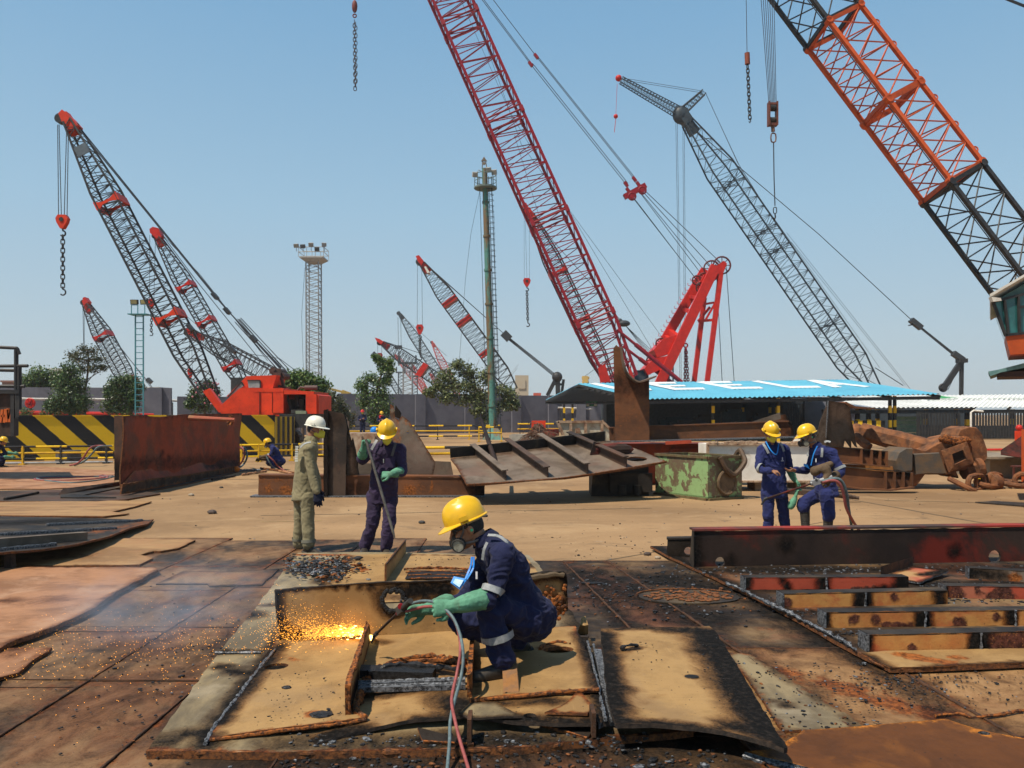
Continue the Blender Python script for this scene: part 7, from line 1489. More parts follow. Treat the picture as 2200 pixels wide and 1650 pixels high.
m=MB();m.prism([G(1240, 1362, .06), G(1256, 1364, .06), G(1256, 1344, .15), G(1250, 1325, .20), G(1246, 1342, .15)], V((.03, .02, 0)));m.build('horn_lug', gold, t)
m=MB();m.box(G(1240, 1378, .1), (.16, .03, .08));m.build('lug_plate', M['edge_dark'], t)
ql=plane3(G(1320, 1552, .17), G(1640, 1590, .16), G(1520, 1350, .10))
tt_=plate('burnt_plate', [(1291, 1350), (1410, 1347), (1500, 1347), (1524, 1346), (1536, 1356), (1552, 1380), (1562, 1398), (1590, 1440), (1620, 1490), (1660, 1550), (1692, 1600), (1684, 1603), (1620, 1585), (1560, 1570), (1500, 1561), (1400, 1552), (1322, 1553), (1306, 1500), (1298, 1430)], ql, .024, (gold, ED), None, sp=.07, jag=.007, soot=[('line', 1300, 1352, 1400, 1349, .07, .95), ('line', 1296, 1360, 1322, 1545, .13, 1.1), ('spot', 1345, 1480, .10, 1.0), ('line', 1330, 1545, 1520, 1562, .08, 1.0), ('line', 1430, 1350, 1540, 1360, .20, 1.0), ('line', 1530, 1370, 1700, 1600, .27, 1.15), ('line', 1500, 1400, 1560, 1420, .12, .9), ('spot', 1486, 1454, .055, 1.1), ('line', 1340, 1400, 1370, 1391, .05, 1.1), ('spot', 1590, 1560, .2, .9), ('line', 1380, 1510, 1420, 1490, .05, .4)], rust=[('line', 1560, 1560, 1640, 1580, .12, .35)], bend=lambda w:-.07*clamp((w.x-1.25)*1.8)*clamp((4.75-w.y)*1.6)+.012*nz(w, 1.5), seed=43)
tag(tt_, 'burnt golden plate with blackened border beside the crouching worker', 'steel plate')
m=MB();bead(m, [hit(1335, 1398, ql)+V((0, 0, .012)), hit(1350, 1392, ql)+V((0, 0, .02)), hit(1370, 1389, ql)+V((0, 0, .012))], .02, 6, .9, .02);m.build('slag_lump', M['slag_dark'], tt_)
m=MB();m.ell(hit(1486, 1454, ql)+V((0, 0, .002)), (.045, .035, .006));m.build('burn_hole', simple('burn_black', (.012, .011, .010)), tt_)
for i, (pts, lab)in enumerate((([(897, 1562), (1005, 1590), (1018, 1598), (910, 1592)], 'dark angle bracket with rusty edge lying in the gap below the hoses'), ([(1152, 1553), (1262, 1585), (1270, 1575), (1275, 1552)], 'dark angle bracket in the gap below the burnt strips'))):
 t=thing('angle_bracket', lab, 'bracket', G(pts[0][0], 1600, 0));q=[G(x, y, .07)for x, y in pts]
 plate('leg_plate', q, zplane(.07), .014, (M['sooty'], ER_), t, world=True, sp=.06, soot=[('all', .35)])
 m=MB();e=q[1]if i==0 else q[2];m.box(e+V((.01, .02, .06)), (.022, .14, .13));m.build('upright_flange', M['weld'], t)
 m=MB();bead(m, [q[0], q[1]]if i else[q[3], q[2]], .010, 6, .6, .02);m.build('torn_edge', M['rust_rough'], t, True)
m=MB();m.box(G(700, 1480, .04), (.8, .3, .03));m.box(G(1180, 1450, .04), (.5, .3, .05));m.box(G(1480, 1450, .05), (.6, .5, .08));m.box(G(560, 1480, .04), (.05, .3, .02))
tag(m.build('support_bar', M['edge_dark']), 'dark packing bars hidden under the cut plates', 'bar', 'packing bars under the plates')
ol=plane3(G(1620, 1630, .04), G(2030, 1545, .07), G(2200, 1640, .03))
oo=plate('orange_plate', [(1600, 1615), (1660, 1608), (1690, 1592), (1718, 1575), (1725, 1568), (1820, 1562), (1930, 1553), (2032, 1544), (2080, 1560), (2140, 1575), (2330, 1612), (2330, 1760), (1900, 1720), (1760, 1655), (1640, 1626)], ol, .03, (M['orange'], M['slag']), None, sp=.09, jag=.005, holes=[('e', 2114, 1575, .032, .022)], rust=[('edge', .03, .5), ('spot', 2114, 1575, .06, .9)], seed=47);tag(oo, 'smooth orange rusted plate with bright rim and a pale cut edge', 'steel plate')
m=MB();bead(m, [hit(x, y, ol)-V((0, 0, .015))for x, y in((1596, 1618), (1640, 1630), (1700, 1645), (1780, 1668))], .022, 6, .5, .02);m.build('cut_bead', M['slag'], oo, True)
loose('steel_plate', 'tan plate with wavy rusty front edge behind the orange plate', [(1560, 1400), (1610, 1405), (1830, 1540), (1855, 1562), (1725, 1572), (1722, 1568), (1640, 1570), (1690, 1582), (1600, 1450)], .03, khaki, ER_, sp=.08, jag=.008, soot=[('spot', 1690, 1515, .08, .95), ('line', 1600, 1400, 1840, 1555, .06, .6), ('edge', .03, .5)], rust=[('edge', .03, .5)])
m=MB();bead(m, [G(x, y, .03)for x, y in((2010, 1538), (2060, 1533), (2090, 1540), (2130, 1538), (2200, 1526), (2280, 1520))], .016, 6, .6, .03);wv_=m.build('rusty_seam', M['rust_rough'], None, True);tag(wv_, 'wavy torn rusty plate edge at the orange plate', 'torn edge')
zr=.06
rp2=thing('stiffened_panel', 'sooty deck panel with rows of cut channel stiffeners and one tall beam', 'steel panel', G(1900, 1400, 0))
plate('deck', [(1397, 1173), (1440, 1196), (1560, 1252), (1640, 1290), (1740, 1345), (1835, 1398), (1912, 1436), (2040, 1432), (2330, 1420), (2330, 1165), (1900, 1170)], zplane(zr), .03, (M['floor_dark'], ER_), rp2, sp=.12, jag=.007, soot=[('line', 1400, 1175, 1800, 1385, .22, 1.1), ('line', 1500, 1225, 2200, 1222, .3, .85), ('line', 1600, 1270, 2200, 1250, .2, .8), ('line', 1700, 1315, 2200, 1312, .18, .8), ('line', 1800, 1360, 2200, 1358, .18, .75), ('all', .2)], rust=[('line', 1920, 1410, 2020, 1425, .12, .7), ('line', 2040, 1415, 2130, 1415, .1, .5), ('edge', .03, .5)], seed=51)
fpl=plate('front_strip', [(1850, 1402), (1912, 1434), (2040, 1430), (2330, 1416), (2330, 1390), (1900, 1398)], zplane(zr+.008), .006, (gold, ER_), rp2, sp=.08, soot=[('line', 1850, 1404, 1912, 1434, .08, 1.0), ('line', 2000, 1432, 2300, 1420, .05, .8)], rust=[('line', 1930, 1405, 2040, 1425, .10, .9), ('spot', 2060, 1414, .1, .9)])
m=MB();bead(m, [G(x, y, zr-.01)for x, y in((1850, 1402), (1912, 1436), (2040, 1432), (2330, 1420))], .014, 6, .5, .03);m.build('torn_edge', M['edge'], rp2, True)
m=MB();bead(m, [G(x, y, zr+.02)for x, y in((1560, 1252), (1600, 1270), (1650, 1296), (1700, 1318), (1740, 1340), (1800, 1370), (1840, 1396))], .022, 6, 1.0, .03);m.build('slag_crust', M['slag'], rp2)
ba, bb=G(1489, 1218, zr), G(2260, 1205, zr);bpl=vplane(ba, bb)
plate('beam_web', [(1489, 1141), (1700, 1139), (1950, 1137), (2260, 1131), (2260, 1204), (1900, 1212), (1650, 1217), (1490, 1219)], bpl, .025, (M['beamdark'], ED), rp2, sp=.09, holes=[('c', 1547, 1207, .055), ('c', 2137, 1196, .075)], soot=[('spot', 1690, 1170, .12, 1.0), ('line', 1489, 1145, 1500, 1215, .1, .9), ('spot', 1570, 1205, .1, 1.0), ('spot', 2050, 1185, .12, .9)], rust=[], seed=53)
m=MB();a_, b_=hit(1489, 1141, bpl), hit(2260, 1131, bpl);m.beam(a_+V((0, .07, .012)), b_+V((0, .07, .012)), .17, .022)
m.build('beam_flange', steel('burnt_red_flange', (.07, .04, .032), (.035, .027, .023), tint=(.28, .03, .02), tint_amt=.9, scale=.8), rp2)
a_=hit(1489, 1141, bpl);m=MB();m.prism([G(1489, 1219, zr), G(1489, 1219, zr)+V((.02, .28, 0)), a_+V((.02, .14, 0)), a_], V((.012, 0, 0)));m.build('end_bracket', M['sooty'], rp2)
sb_=G(1434, 1195, zr);se_=G(1492, 1197, zr);sp2=vplane(sb_, se_)
plate('short_web', [(1434, 1159), (1492, 1158), (1492, 1197), (1434, 1194)], sp2, .02, (M['sooty'], ED), rp2, sp=.06, holes=[('c', 1479, 1184, .05)], soot=[('all', .5)])
m=MB();m.beam(hit(1434, 1159, sp2)+V((0, .05, .01)), hit(1492, 1158, sp2)+V((0, .05, .01)), .12, .02);m.build('short_flange', M['sooty'], rp2)
stf_rnd=random.Random(8)
def channel(x0, x1, yb0, yb1, h, mat, soots, rusts, seg):
 """a cut bulb channel: upright face toward the camera with a top flange behind"""
 a_, b_=G(x0, yb0, zr), G(x1, yb1, zr);pl=vplane(a_, b_);up=V((0, 0, h));bk=(b_-a_).cross(V((0, 0, 1))).normalized();bk=bk if bk.y>0 else-bk
 o=plate('stiffener', [a_, b_, b_+up, a_+up], pl, .014, (mat, ED), rp2, world=True, sp=.05, jag=.004, soot=soots, rust=rusts, seed=int(x0))
 m=MB();m.hexa([a_+up-V((0, 0, .012)), b_+up-V((0, 0, .012)), b_+up+bk*.13-V((0, 0, .012)), a_+up+bk*.13-V((0, 0, .012)), a_+up, b_+up, b_+up+bk*.13, a_+up+bk*.13]);m.build('stiffener_flange', M['sooty'], rp2)
 m=MB()
 for s_ in seg:p=hit(s_, 0, pl)if False else a_.lerp(b_, (s_-x0)/(x1-x0));bead(m, [p-bk*.012, p-bk*.014+up*.5, p-bk*.012+up], .016, 6, .7, .015)
 for e in(a_, ):m.hexa([e+V((-.005, -.005, 0)), e+V((.01, -.005, 0)), e+bk*.13+V((.01, 0, 0)), e+bk*.13+V((-.005, 0, 0)), e+up+V((-.005, -.005, 0)), e+up+V((.01, -.005, 0)), e+up+bk*.13+V((.01, 0, 0)), e+up+bk*.13+V((-.005, 0, 0))])
 m.build('weld_rib', M['slag_dark']if False else M['slag'], rp2)
pr=M['primer']
tanp=steel('tan_primer_steel', (.47, .225, .065), (.40, .145, .042), scale=1.8, speck=.3, tint=(.36, .075, .030), tint_amt=.9, rustc=(.12, .04, .025))
redp=steel('rose_primer_steel', (.36, .065, .034), (.30, .055, .03), scale=1.6, speck=.2, tint=(.34, .16, .09), tint_amt=.5, rustc=(.10, .035, .025))
def vs(x, y0, y1, r=.06, a=1.1):return('line', x, y0, x, y1, r, a)
channel(1600, 1952, 1267, 1265, .118, redp, [vs(1605, 1240, 1270), vs(1770, 1240, 1270, .10), vs(1940, 1240, 1270, .12), ('line', 1680, 1245, 1695, 1265, .06, 1), ('line', 1880, 1262, 1940, 1264, .04, .9)], [('line', 1830, 1264, 1900, 1264, .03, .9)], (1774, ))
channel(1682, 2036, 1306, 1298, .125, tanp, [vs(1850, 1275, 1305, .09), vs(1865, 1275, 1305, .06), vs(2020, 1270, 1300, .1)], [('spot', 1692, 1295, .07, 1), ('spot', 1920, 1282, .06, 1.1), ('spot', 1840, 1298, .06, .9)], (1857, ))
channel(2030, 2330, 1285, 1290, .115, redp, [vs(2032, 1262, 1290, .05)], [('spot', 2055, 1275, .1, 1), ('spot', 2155, 1280, .13, 1.1), ('spot', 2130, 1285, .1, 1), ('spot', 2100, 1268, .05, 1)], ())
channel(1772, 2330, 1349, 1342, .125, tanp, [vs(1776, 1320, 1350, .05), vs(1978, 1318, 1348, .07), vs(1994, 1318, 1348, .07), vs(2172, 1318, 1346, .08)], [('spot', 1835, 1330, .06, 1.1), ('spot', 1880, 1330, .07, .9), ('line', 1900, 1344, 1960, 1343, .04, 1.1), ('spot', 2060, 1340, .08, 1.1), ('spot', 2140, 1325, .06, 1.1)], (1985, 2178))
channel(1864, 2330, 1401, 1390, .125, tanp, [vs(1868, 1368, 1400, .05), vs(2092, 1365, 1397, .06), vs(2112, 1365, 1397, .06)], [('spot', 1960, 1392, .05, 1.1), ('line', 2125, 1378, 2300, 1378, .12, .9)], (2103, ))
channel(2080, 2330, 1243, 1258, .112, M['greybrown'], [vs(2084, 1222, 1245, .05), ('line', 2090, 1230, 2160, 1240, .08, .8)], [('spot', 2180, 1240, .1, .8)], ())
t=thing('folded_offcut', 'folded channel offcut with a pink patch lying before the tall beam', 'offcut', G(1960, 1240, 0))
zc_=zr+.03
plate('flat', [(1893, 1238), (1975, 1252), (2038, 1226), (1962, 1218)], plane3(G(1893, 1238, zc_), G(1975, 1252, zc_), G(1962, 1215, zc_+.03)), .014, (M['primer'], M['slag']), t, sp=.05, soot=[('edge', .06, .9), ('line', 1985, 1235, 2030, 1226, .1, 1)])
m=MB();a_, b_=G(1892, 1238, zc_), G(1960, 1216, zc_+.03);m.prism([a_, b_, b_+V((0, 0, .10)), a_+V((0, 0, .10))], V((.014, .01, 0)));m.build('upright_flange', M['weld'], t)
m=MB();c=G(1480, 1281, .03);m.prism([c+V((.48*math.cos(a)*(1+.03*nz(V((a, 0, 0)), 2)), .28*math.sin(a), 0))for a in[i*.2094 for i in range(30)]], V((0, 0, -.012)))
cv=m.build('round_cover', M['darkbrown']);cv.data.materials[0]=M['sooty'];tag(cv, 'oval cut out patch filled with rust flakes on the sooty floor', 'cover')
m=MB();bead(m, [c+V((.5*math.cos(a), .29*math.sin(a), .008))for a in[.5+i*.2 for i in range(14)]], .013, 6, .6, .02);m.build('rusty_rim', M['edge'], cv, True)
fl_=MB();r4=random.Random(23)
for i in range(140):
 a_, q_=r4.uniform(0, 6.28), math.sqrt(r4.random())*.9;p=c+V((.46*q_*math.cos(a_), .26*q_*math.sin(a_), .008));s_=r4.uniform(.008, .028);fl_.ell(p, (s_*1.5, s_, .006), Matrix.Rotation(r4.uniform(0, 6), 3, 'Z'), 6, 4)
fk=fl_.build('rust_flakes', M['edge'], cv);fk['kind']='stuff'
m=MB();c=G(1272, 1252, .026);m.prism([c+V((.12*math.cos(a), .05*math.sin(a), 0))for a in[i*.314 for i in range(20)]], V((0, 0, .002)));hh_=m.build('floor_slot', simple('slot_black', (.012, .010, .009)));hh_['kind']='structure'
ch_=MB();r5=random.Random(41);mats5=[M['slag_dark'], M['slag'], M['edge']]
def chips(n, fx, fy, zf, s0, s1, wts=(0, 0, 0, 0, 1, 2)):
 for i in range(n):
  x, y=fx(), fy();z=zf
  p=G(x, y, z+.004);s_=r5.uniform(s0, s1)*(1 if r5.random()<.93 else 1.9);k0=len(ch_.f)
  ch_.mi=r5.choice(wts);R=Matrix.Rotation(r5.uniform(0, 6.28), 3, 'Z');sd_=r5.random()*50
  ch_.ell(p, (s_*r5.uniform(.8, 1.8), s_, s_*r5.uniform(.3, .7)), R, 5, 3, lambda q:q*(1+.45*nz(q*(1/s_)+V((sd_, 0, 0)), 1.1)))
U=r5.uniform
chips(420, lambda:U(600, 1560), lambda:U(1606, 1680), .02, .005, .014)
chips(260, lambda:r5.gauss(430, 180), lambda:r5.gauss(1470, 90), .02, .004, .010)
chips(520, lambda:U(1230, 1700), lambda:r5.gauss(1270, 30), .02, .005, .016)
chips(260, lambda:U(1560, 1900), lambda:U(1420, 1570), .03, .004, .010)
chips(170, lambda:r5.gauss(1960, 90), lambda:r5.gauss(1465, 18), .02, .004, .010);chips(120, lambda:U(1900, 2200), lambda:U(1440, 1530), .02, .003, .008)
chips(340, lambda:U(1420, 2200), lambda:r5.gauss(1226, 7), zr, .006, .017, (0, 0, 1, 1))
for yy in(1255, 1290, 1318, 1360):chips(150, lambda:U(1560+(yy-1255)*2, 2200), lambda:r5.gauss(yy, 4), zr, .005, .014, (0, 0, 1))
chips(130, lambda:U(100, 640), lambda:U(1190, 1420), .025, .004, .009)
chips(200, lambda:U(620, 1400), lambda:U(1572, 1604), zb_, .004, .012, (0, 0, 1))
chips(70, lambda:U(480, 740), lambda:U(1440, 1560), .11, .003, .006, (0, ))
chips(60, lambda:U(1350, 1560), lambda:U(1370, 1550), .14, .003, .008, (0, ))
chips(90, lambda:U(760, 1120), lambda:U(1196, 1215), .07, .003, .008, (0, ))
chips(200, lambda:U(-60, 2260), lambda:1068+150*r5.random()**1.5, .004, .005, .016, (0, 0, 1, 2));chips(60, lambda:U(1180, 1480), lambda:U(1150, 1230), .006, .005, .012, (0, ))
tag(ch_.build('slag_chips', mats5), 'loose black and grey slag chips scattered over the steel floor', 'slag', kind='stuff')
# ---- people
def cloth(name, c, c2=None, dirt=.3):
 m, nt, b=new_mat(name);k=NT(nt)
 col=k.mix(k.step(k.noise(3.5, 6, .6), .35, .65), c, c2 or tuple(q*.78 for q in c))
 col=k.mix(k.math('MULTIPLY', k.step(k.noise(5, 8, .7, None, .5), .56, .76), dirt), col, tuple(q*.5+.02 for q in c))
 k.l(col, b.inputs['Base Color']);b.inputs['Roughness'].default_value=.88;b.inputs['Specular IOR Level'].default_value=.18
 b.inputs['Sheen Weight'].default_value=.05
 h=k.math('ADD', k.noise(9, 5, .55, k.co('Object', (1, 1, .6), (.5, .4, .2)), 1.2), k.math('MULTIPLY', k.noise(260, 2, .5), .08))
 k.l(k.bump(h, .55, .03), b.inputs['Normal']);return m
M['navy']=cloth('navy_coverall', (.013, .0165, .052), (.010, .0125, .038))
M['royal']=cloth('blue_coverall', (.020, .027, .108), (.015, .020, .080))
M['purple']=cloth('purple_coverall', (.038, .025, .060), (.028, .019, .043), .5)
M['khakicloth']=cloth('khaki_coverall', (.215, .185, .105), (.195, .168, .095), .12)
M['skin']=simple('brown_skin', (.33, .165, .095), (.27, .13, .072), scale=14, rough=.5, bump=.15, bscale=160)
M['hair']=simple('dark_hair', (.012, .010, .009), (.035, .032, .030), scale=90, rough=.6, bump=.9, bscale=150)
M['helmety']=simple('yellow_helmet', (.72, .44, .008), (.64, .37, .008), scale=3, rough=.30, bump=.03, dirt=.35, dirt_c=(.28, .16, .02), dscale=7, spec=.5)
M['helmetw']=simple('white_helmet', (.66, .64, .54), (.60, .58, .48), scale=3, rough=.35, bump=.02, dirt=.15, spec=.5)
M['helmetr']=simple('red_helmet', (.60, .03, .03), rough=.35, bump=0, spec=.5)
M['maskyellow']=simple('yellow_dust_mask', (.62, .56, .07), (.52, .47, .06), scale=20, rough=.9)
M['glove']=simple('green_leather_glove', (.115, .30, .19), (.07, .19, .12), scale=9, rough=.75, bump=.6, bscale=60, dirt=.75, dirt_c=(.09, .085, .05), dscale=6)
M['gloveb']=simple('brown_leather_glove', (.115, .075, .042), (.075, .05, .03), scale=9, rough=.8, bump=.6, bscale=60)
M['glovenavy']=simple('navy_knit_glove', (.010, .012, .028), (.016, .018, .035), scale=40, rough=.9, bump=.4)
M['boot']=simple('black_leather_boot', (.028, .024, .020), (.05, .042, .033), scale=8, rough=.32, bump=.25, dirt=.35, dirt_c=(.12, .085, .05), dscale=6)
M['reflect']=simple('grey_reflective_tape', (.27, .28, .28), (.19, .20, .20), scale=40, rough=.5, bump=.1)
M['respgrey']=simple('respirator_rubber', (.050, .047, .042), (.035, .033, .03), scale=12, rough=.5)
M['resplid']=simple('respirator_filter', (.34, .33, .26), (.18, .17, .13), scale=30, rough=.5)
M['strap']=simple('grey_elastic_strap', (.14, .12, .11), rough=.9)
M['bandbeige']=simple('beige_suspension', (.42, .34, .20), rough=.8)
M['blue']=simple('bright_blue_plastic', (.015, .16, .52), (.02, .22, .6), rough=.35)
M['earplug']=simple('green_earplug', (.10, .62, .28), rough=.6, bump=0)
def remesh(mb, voxel, name, smooth=6, fn=None, factor=.5):
 me=bpy.data.meshes.new(name+'_src');me.from_pydata([tuple(v)for v in mb.v], [], mb.f)
 bm=bmesh.new();bm.from_mesh(me);bmesh.ops.recalc_face_normals(bm, faces=bm.faces);bm.to_mesh(me);bm.free()
 o=bpy.data.objects.new(name+'_src', me);C.objects.link(o)
 r=o.modifiers.new('r', 'REMESH');r.mode='VOXEL';r.voxel_size=voxel
 if smooth:s=o.modifiers.new('s', 'SMOOTH');s.iterations=smooth;s.factor=factor
 dg=bpy.context.evaluated_depsgraph_get();out=bpy.data.meshes.new_from_object(o.evaluated_get(dg))
 bpy.data.objects.remove(o);bpy.data.meshes.remove(me);out.name=name
 if fn:
  ns=[V(v.normal)for v in out.vertices]
  for v, n_ in zip(out.vertices, ns):v.co=v.co+n_*fn(v.co)
 out.polygons.foreach_set('use_smooth', [True]*len(out.polygons));return out
def part(me, mat, parent, label=None):
 off=V((0, 0, 0));p=parent
 while p is not None:off+=p.location;p=p.parent
 me.transform(Matrix.Translation(-off));me.materials.clear();me.materials.append(mat)
 o=bpy.data.objects.new(me.name, me);C.objects.link(o);o.parent=parent
 if label:o['label']=label
 return o
def limb(mb, pts, rs, n=14, k=6):
 P2=catmull(pts, k)if len(pts)>2 else[V(p)for p in pts];m=len(P2);R=[]
 for i in range(m):
  t=i/(m-1)*(len(rs)-1);a=int(min(t, len(rs)-2));R.append(lerp(rs[a], rs[a+1], t-a))
 mb.poly(P2, R, n);mb.ell(P2[0], R[0]*.98, n=10, m=6);mb.ell(P2[-1], R[-1]*.98, n=10, m=6)
def loft(mb, secs, n=20, pw=2.4):
 base=len(mb.v)
 for c, r, f in secs:
  for k in range(n):
   a=2*math.pi*k/n;ca, sa=math.cos(a), math.sin(a)
   x=math.copysign(abs(ca)**(2/pw), ca);y=math.copysign(abs(sa)**(2/pw), sa);mb.v.append(V(c)+r*x+f*y)
 for i in range(len(secs)-1):
  for k in range(n):mb.face((base+i*n+k, base+i*n+(k+1)%n, base+(i+1)*n+(k+1)%n, base+(i+1)*n+k))
 mb.face([base+k for k in reversed(range(n))]);mb.face([base+(len(secs)-1)*n+k for k in range(n)])
def basis(f, up):
 f=V(f).normalized();r=f.cross(V(up)).normalized();u=r.cross(f).normalized();return f, r, u
def hand(mb, wr, d, pn, ts, s=1.0, curl=(.5, .6, .65, .7), fat=1.0, thumb=.6, spread=.04):
 """palm and five separate bent fingers; d: wrist to knuckles, pn: palm side, ts: +1/-1 thumb side"""
 d=V(d).normalized();pn=(V(pn)-d*V(pn).dot(d)).normalized();t=d.cross(pn)*ts;w=V(wr)
 loft(mb, [(w-d*.015*s, t*.027*s*fat, pn*.021*s*fat), (w+d*.03*s, t*.037*s*fat, pn*.019*s*fat), (w+d*.085*s, t*.042*s*fat, pn*.016*s*fat), (w+d*.098*s, t*.038*s*fat, pn*.012*s*fat)], 14)
 for i, (L, o)in enumerate(((.074, 1.45), (.082, .5), (.076, -.48), (.060, -1.4))):
  b=w+d*(.088-abs(o)*.004)*s+t*(o*.0205*s*fat);a=curl[i]*.9;pts=[b-d*.02*s, b];q=b
  sp=t*(o*spread)
  for sg, da in((.45, 0), (.30, curl[i]*.95), (.25, curl[i]*.7)):
   a+=da;q=q+((d*math.cos(a)+pn*math.sin(a))+sp).normalized()*(L*sg*s);pts.append(q)
  limb(mb, pts, [.0105*s*fat, .0100*s*fat, .0092*s*fat, .0086*s*fat, .0072*s*fat], 8, 3)
 b=w+d*.022*s+t*.03*s*fat;dd=(d*.75+t*.75+pn*.3).normalized();d2=(d*.95+t*(.35-thumb*.5)+pn*thumb).normalized()
 limb(mb, [b-t*.012*s, b+dd*.034*s, b+dd*.034*s+d2*.030*s, b+dd*.034*s+d2*.054*s], [.0145*s*fat, .0125*s*fat, .0108*s*fat, .0085*s*fat], 8, 3)
def helmet(t, c, f, up, mat, s=1.0, ridges=1, peak=.040, full=False):
 f, r, u=basis(f, up);m=MB();n, K=40, 12;rows=[]
 def prof(a):
  ca, sa=math.cos(a), math.sin(a);return f*(ca*.133*s)+r*(sa*.112*s)
 for i in range(K+1):
  ph=i/K*math.pi/2;row=[]
  for k in range(n):
   a=2*math.pi*k/n;e=prof(a);rad=math.cos(ph)**.82;z=math.sin(ph)**.95*.130*s
   p=e*rad;y=p.dot(r);bump=0
   if ridges and p.dot(f)>-.12*s:
    for yy, w_ in((0, .016), (.04, .011), (-.04, .011))if ridges>1 else((0, .020), ):bump=max(bump, .011*s*clamp(1.3-abs(y-yy*s)/(w_*s))*clamp(math.sin(ph)*1.6-.15))
   nrm=(p+u*z*1.1).normalized();row.append(len(m.v));m.v.append(V(c)+p+u*z+nrm*bump)
  rows.append(row)
 for i in range(K):
  for k in range(n):m.face((rows[i][k], rows[i][(k+1)%n], rows[i+1][(k+1)%n], rows[i+1][k]))
 m.face(rows[-1])
 for th in(0.0, -.005):
  rim=[]
  for k in range(n):
   a=2*math.pi*k/n;e=prof(a);w_=(.012+(peak if not full else.03+peak*.5)*max(0, math.cos(a))**(2.2 if not full else 1))*s
   rim.append(len(m.v));m.v.append(V(c)+e+e.normalized()*w_-u*(.006+(.020 if not full else.008)*max(0, math.cos(a))**2)*s+u*th)
  for k in range(n):m.face((rows[0][k], rim[k], rim[(k+1)%n], rows[0][(k+1)%n]))
  last=rim if th==0 else(last, rim)
 for k in range(n):m.face((last[0][k], last[1][k], last[1][(k+1)%n], last[0][(k+1)%n]))
 for k in range(0, n, 2):
  pass
 o=m.build('helmet', mat, t, True, ang=55)
 mm=MB()
 for sg in(-1, 1):mm.box(V(c)+r*sg*.121*s+u*.02*s+f*.02, (.05*s, .016*s, .028*s), f, u)
 mm.build('accessory_slot', mat, o);return o
def person(label, J, fwd, top, trou, hel=None, s=1.0, face='mask', gl=(None, None), group=None, coverall=False, hands=None, boots='leather', hup=(0, 0, 1), hf=None, vox=.009, ridges=1, detail=True, hems=True, hair=True, full=False, bands='', cat='person', wr=.016, waist=1.0, hs=1.0):
 base=V((J['pelvis'].x, J['pelvis'].y, min(J['an_l'].z, J['an_r'].z)-.08*s))
 t=thing('person', label, cat, base, group)
 fwd=V(fwd).normalized();hf_=V(hf).normalized()if hf is not None else fwd;f, r, u=basis(hf_, hup)
 sh=(J['sh_r']-J['sh_l']);shr=sh.normalized();hip=(J['hip_r']-J['hip_l']).normalized()
 spine=(J['neck']-J['pelvis']).normalized();cf=spine.cross(shr).normalized();cf=cf if cf.dot(fwd)>0 else-cf;pf=spine.cross(hip).normalized();pf=pf if pf.dot(fwd)>0 else-pf
 hc=J['head']
 b=MB();k=s*hs
 b.ell(hc+u*.012*k, (.076*k, .096*k, .108*k), Matrix((r, f, u)).transposed(), 18, 12)
 loft(b, [(hc+u*.02*k+f*.03*k, r*.066*k, f*.06*k), (hc-u*.055*k+f*.028*k, r*.058*k, f*.058*k), (hc-u*.105*k+f*.042*k, r*.036*k, f*.040*k), (hc-u*.118*k+f*.05*k, r*.02*k, f*.025*k)], 16)
 limb(b, [hc+f*.088*k+u*.02*k, hc+f*.103*k-u*.012*k, hc+f*.112*k-u*.03*k], [.010*k, .014*k, .017*k], 8, 3)
 for sg in(-1, 1):
  b.ell(hc+r*sg*.078*k-f*.008*k-u*.012*k, (.010*k, .020*k, .033*k), Matrix((r, f, u)).transposed(), 10, 8)
  b.ell(hc+f*.085*k+r*sg*.03*k+u*.033*k, (.026*k, .012*k, .009*k), Matrix((r, f, u)).transposed(), 8, 6)
  b.ell(hc+f*.072*k+r*sg*.042*k-u*.025*k, (.022*k, .02*k, .02*k), Matrix((r, f, u)).transposed(), 8, 6)
 limb(b, [hc-u*.02*k-f*.025*k, lerp(hc-u*.1*k, J['neck'], .55)-f*.01, J['neck']-spine*.06*s], [.062*k, .056*s, .062*s])
 loft(b, [(J['neck']-spine*.03*s, shr*.09*s, cf*.06*s), (J['chest'], shr*.13*s, cf*.09*s), (J['pelvis'], hip*.12*s, pf*.09*s)], 16)
 for q in 'lr':
  limb(b, [J['sh_'+q], J['el_'+q], J['wr_'+q]], [.046*s, .038*s, .028*s], 10)
  limb(b, [J['hip_'+q], J['kn_'+q], J['an_'+q]], [.07*s, .05*s, .036*s], 10)
 for q, g_ in zip('lr', gl):
  if g_ is None and hands and q in hands:d, pn, ts, cu=hands[q];hand(b, J['wr_'+q], d, pn, ts, 1.0*s, cu)
 part(remesh(b, vox*.62 if detail else vox, 'body', 3), M['skin'], t)
 def fold(p):
  a=nz(V((p.x*1.0, p.y*1.0, p.z*1.7))+V((nz(p, 5), nz(p, 6), nz(p, 4)))*.18, 11);c2=nz(V((p.z, p.x, p.y)), 26)
  d_=nz(V((p.x+p.z*.6, p.y, p.z*.8-p.x*.5)), 5.5);return(wr*s)*((1-abs(a)*2.2)*.42+(1-abs(d_)*2.4)*.7-.4)+.0016*s*c2
 hemz=-.10*s
 tb=MB();W_=waist
 secs=[(J['pelvis']-spine*(.13 if hems else.05)*s, hip*.185*s, pf*.135*s*W_), (J['pelvis'], hip*.180*s, pf*.132*s*W_), (lerp(J['pelvis'], J['chest'], .5), (hip+shr).normalized()*.170*s, (pf+cf).normalized()*.125*s*W_), (J['chest'], shr*.175*s, cf*.125*s), (lerp(J['chest'], J['neck'], .55), shr*.165*s, cf*.112*s), (lerp(J['chest'], J['neck'], .85), shr*.11*s, cf*.085*s), (J['neck']-spine*.005, shr*.062*s, cf*.062*s)]
 loft(tb, secs, 24)
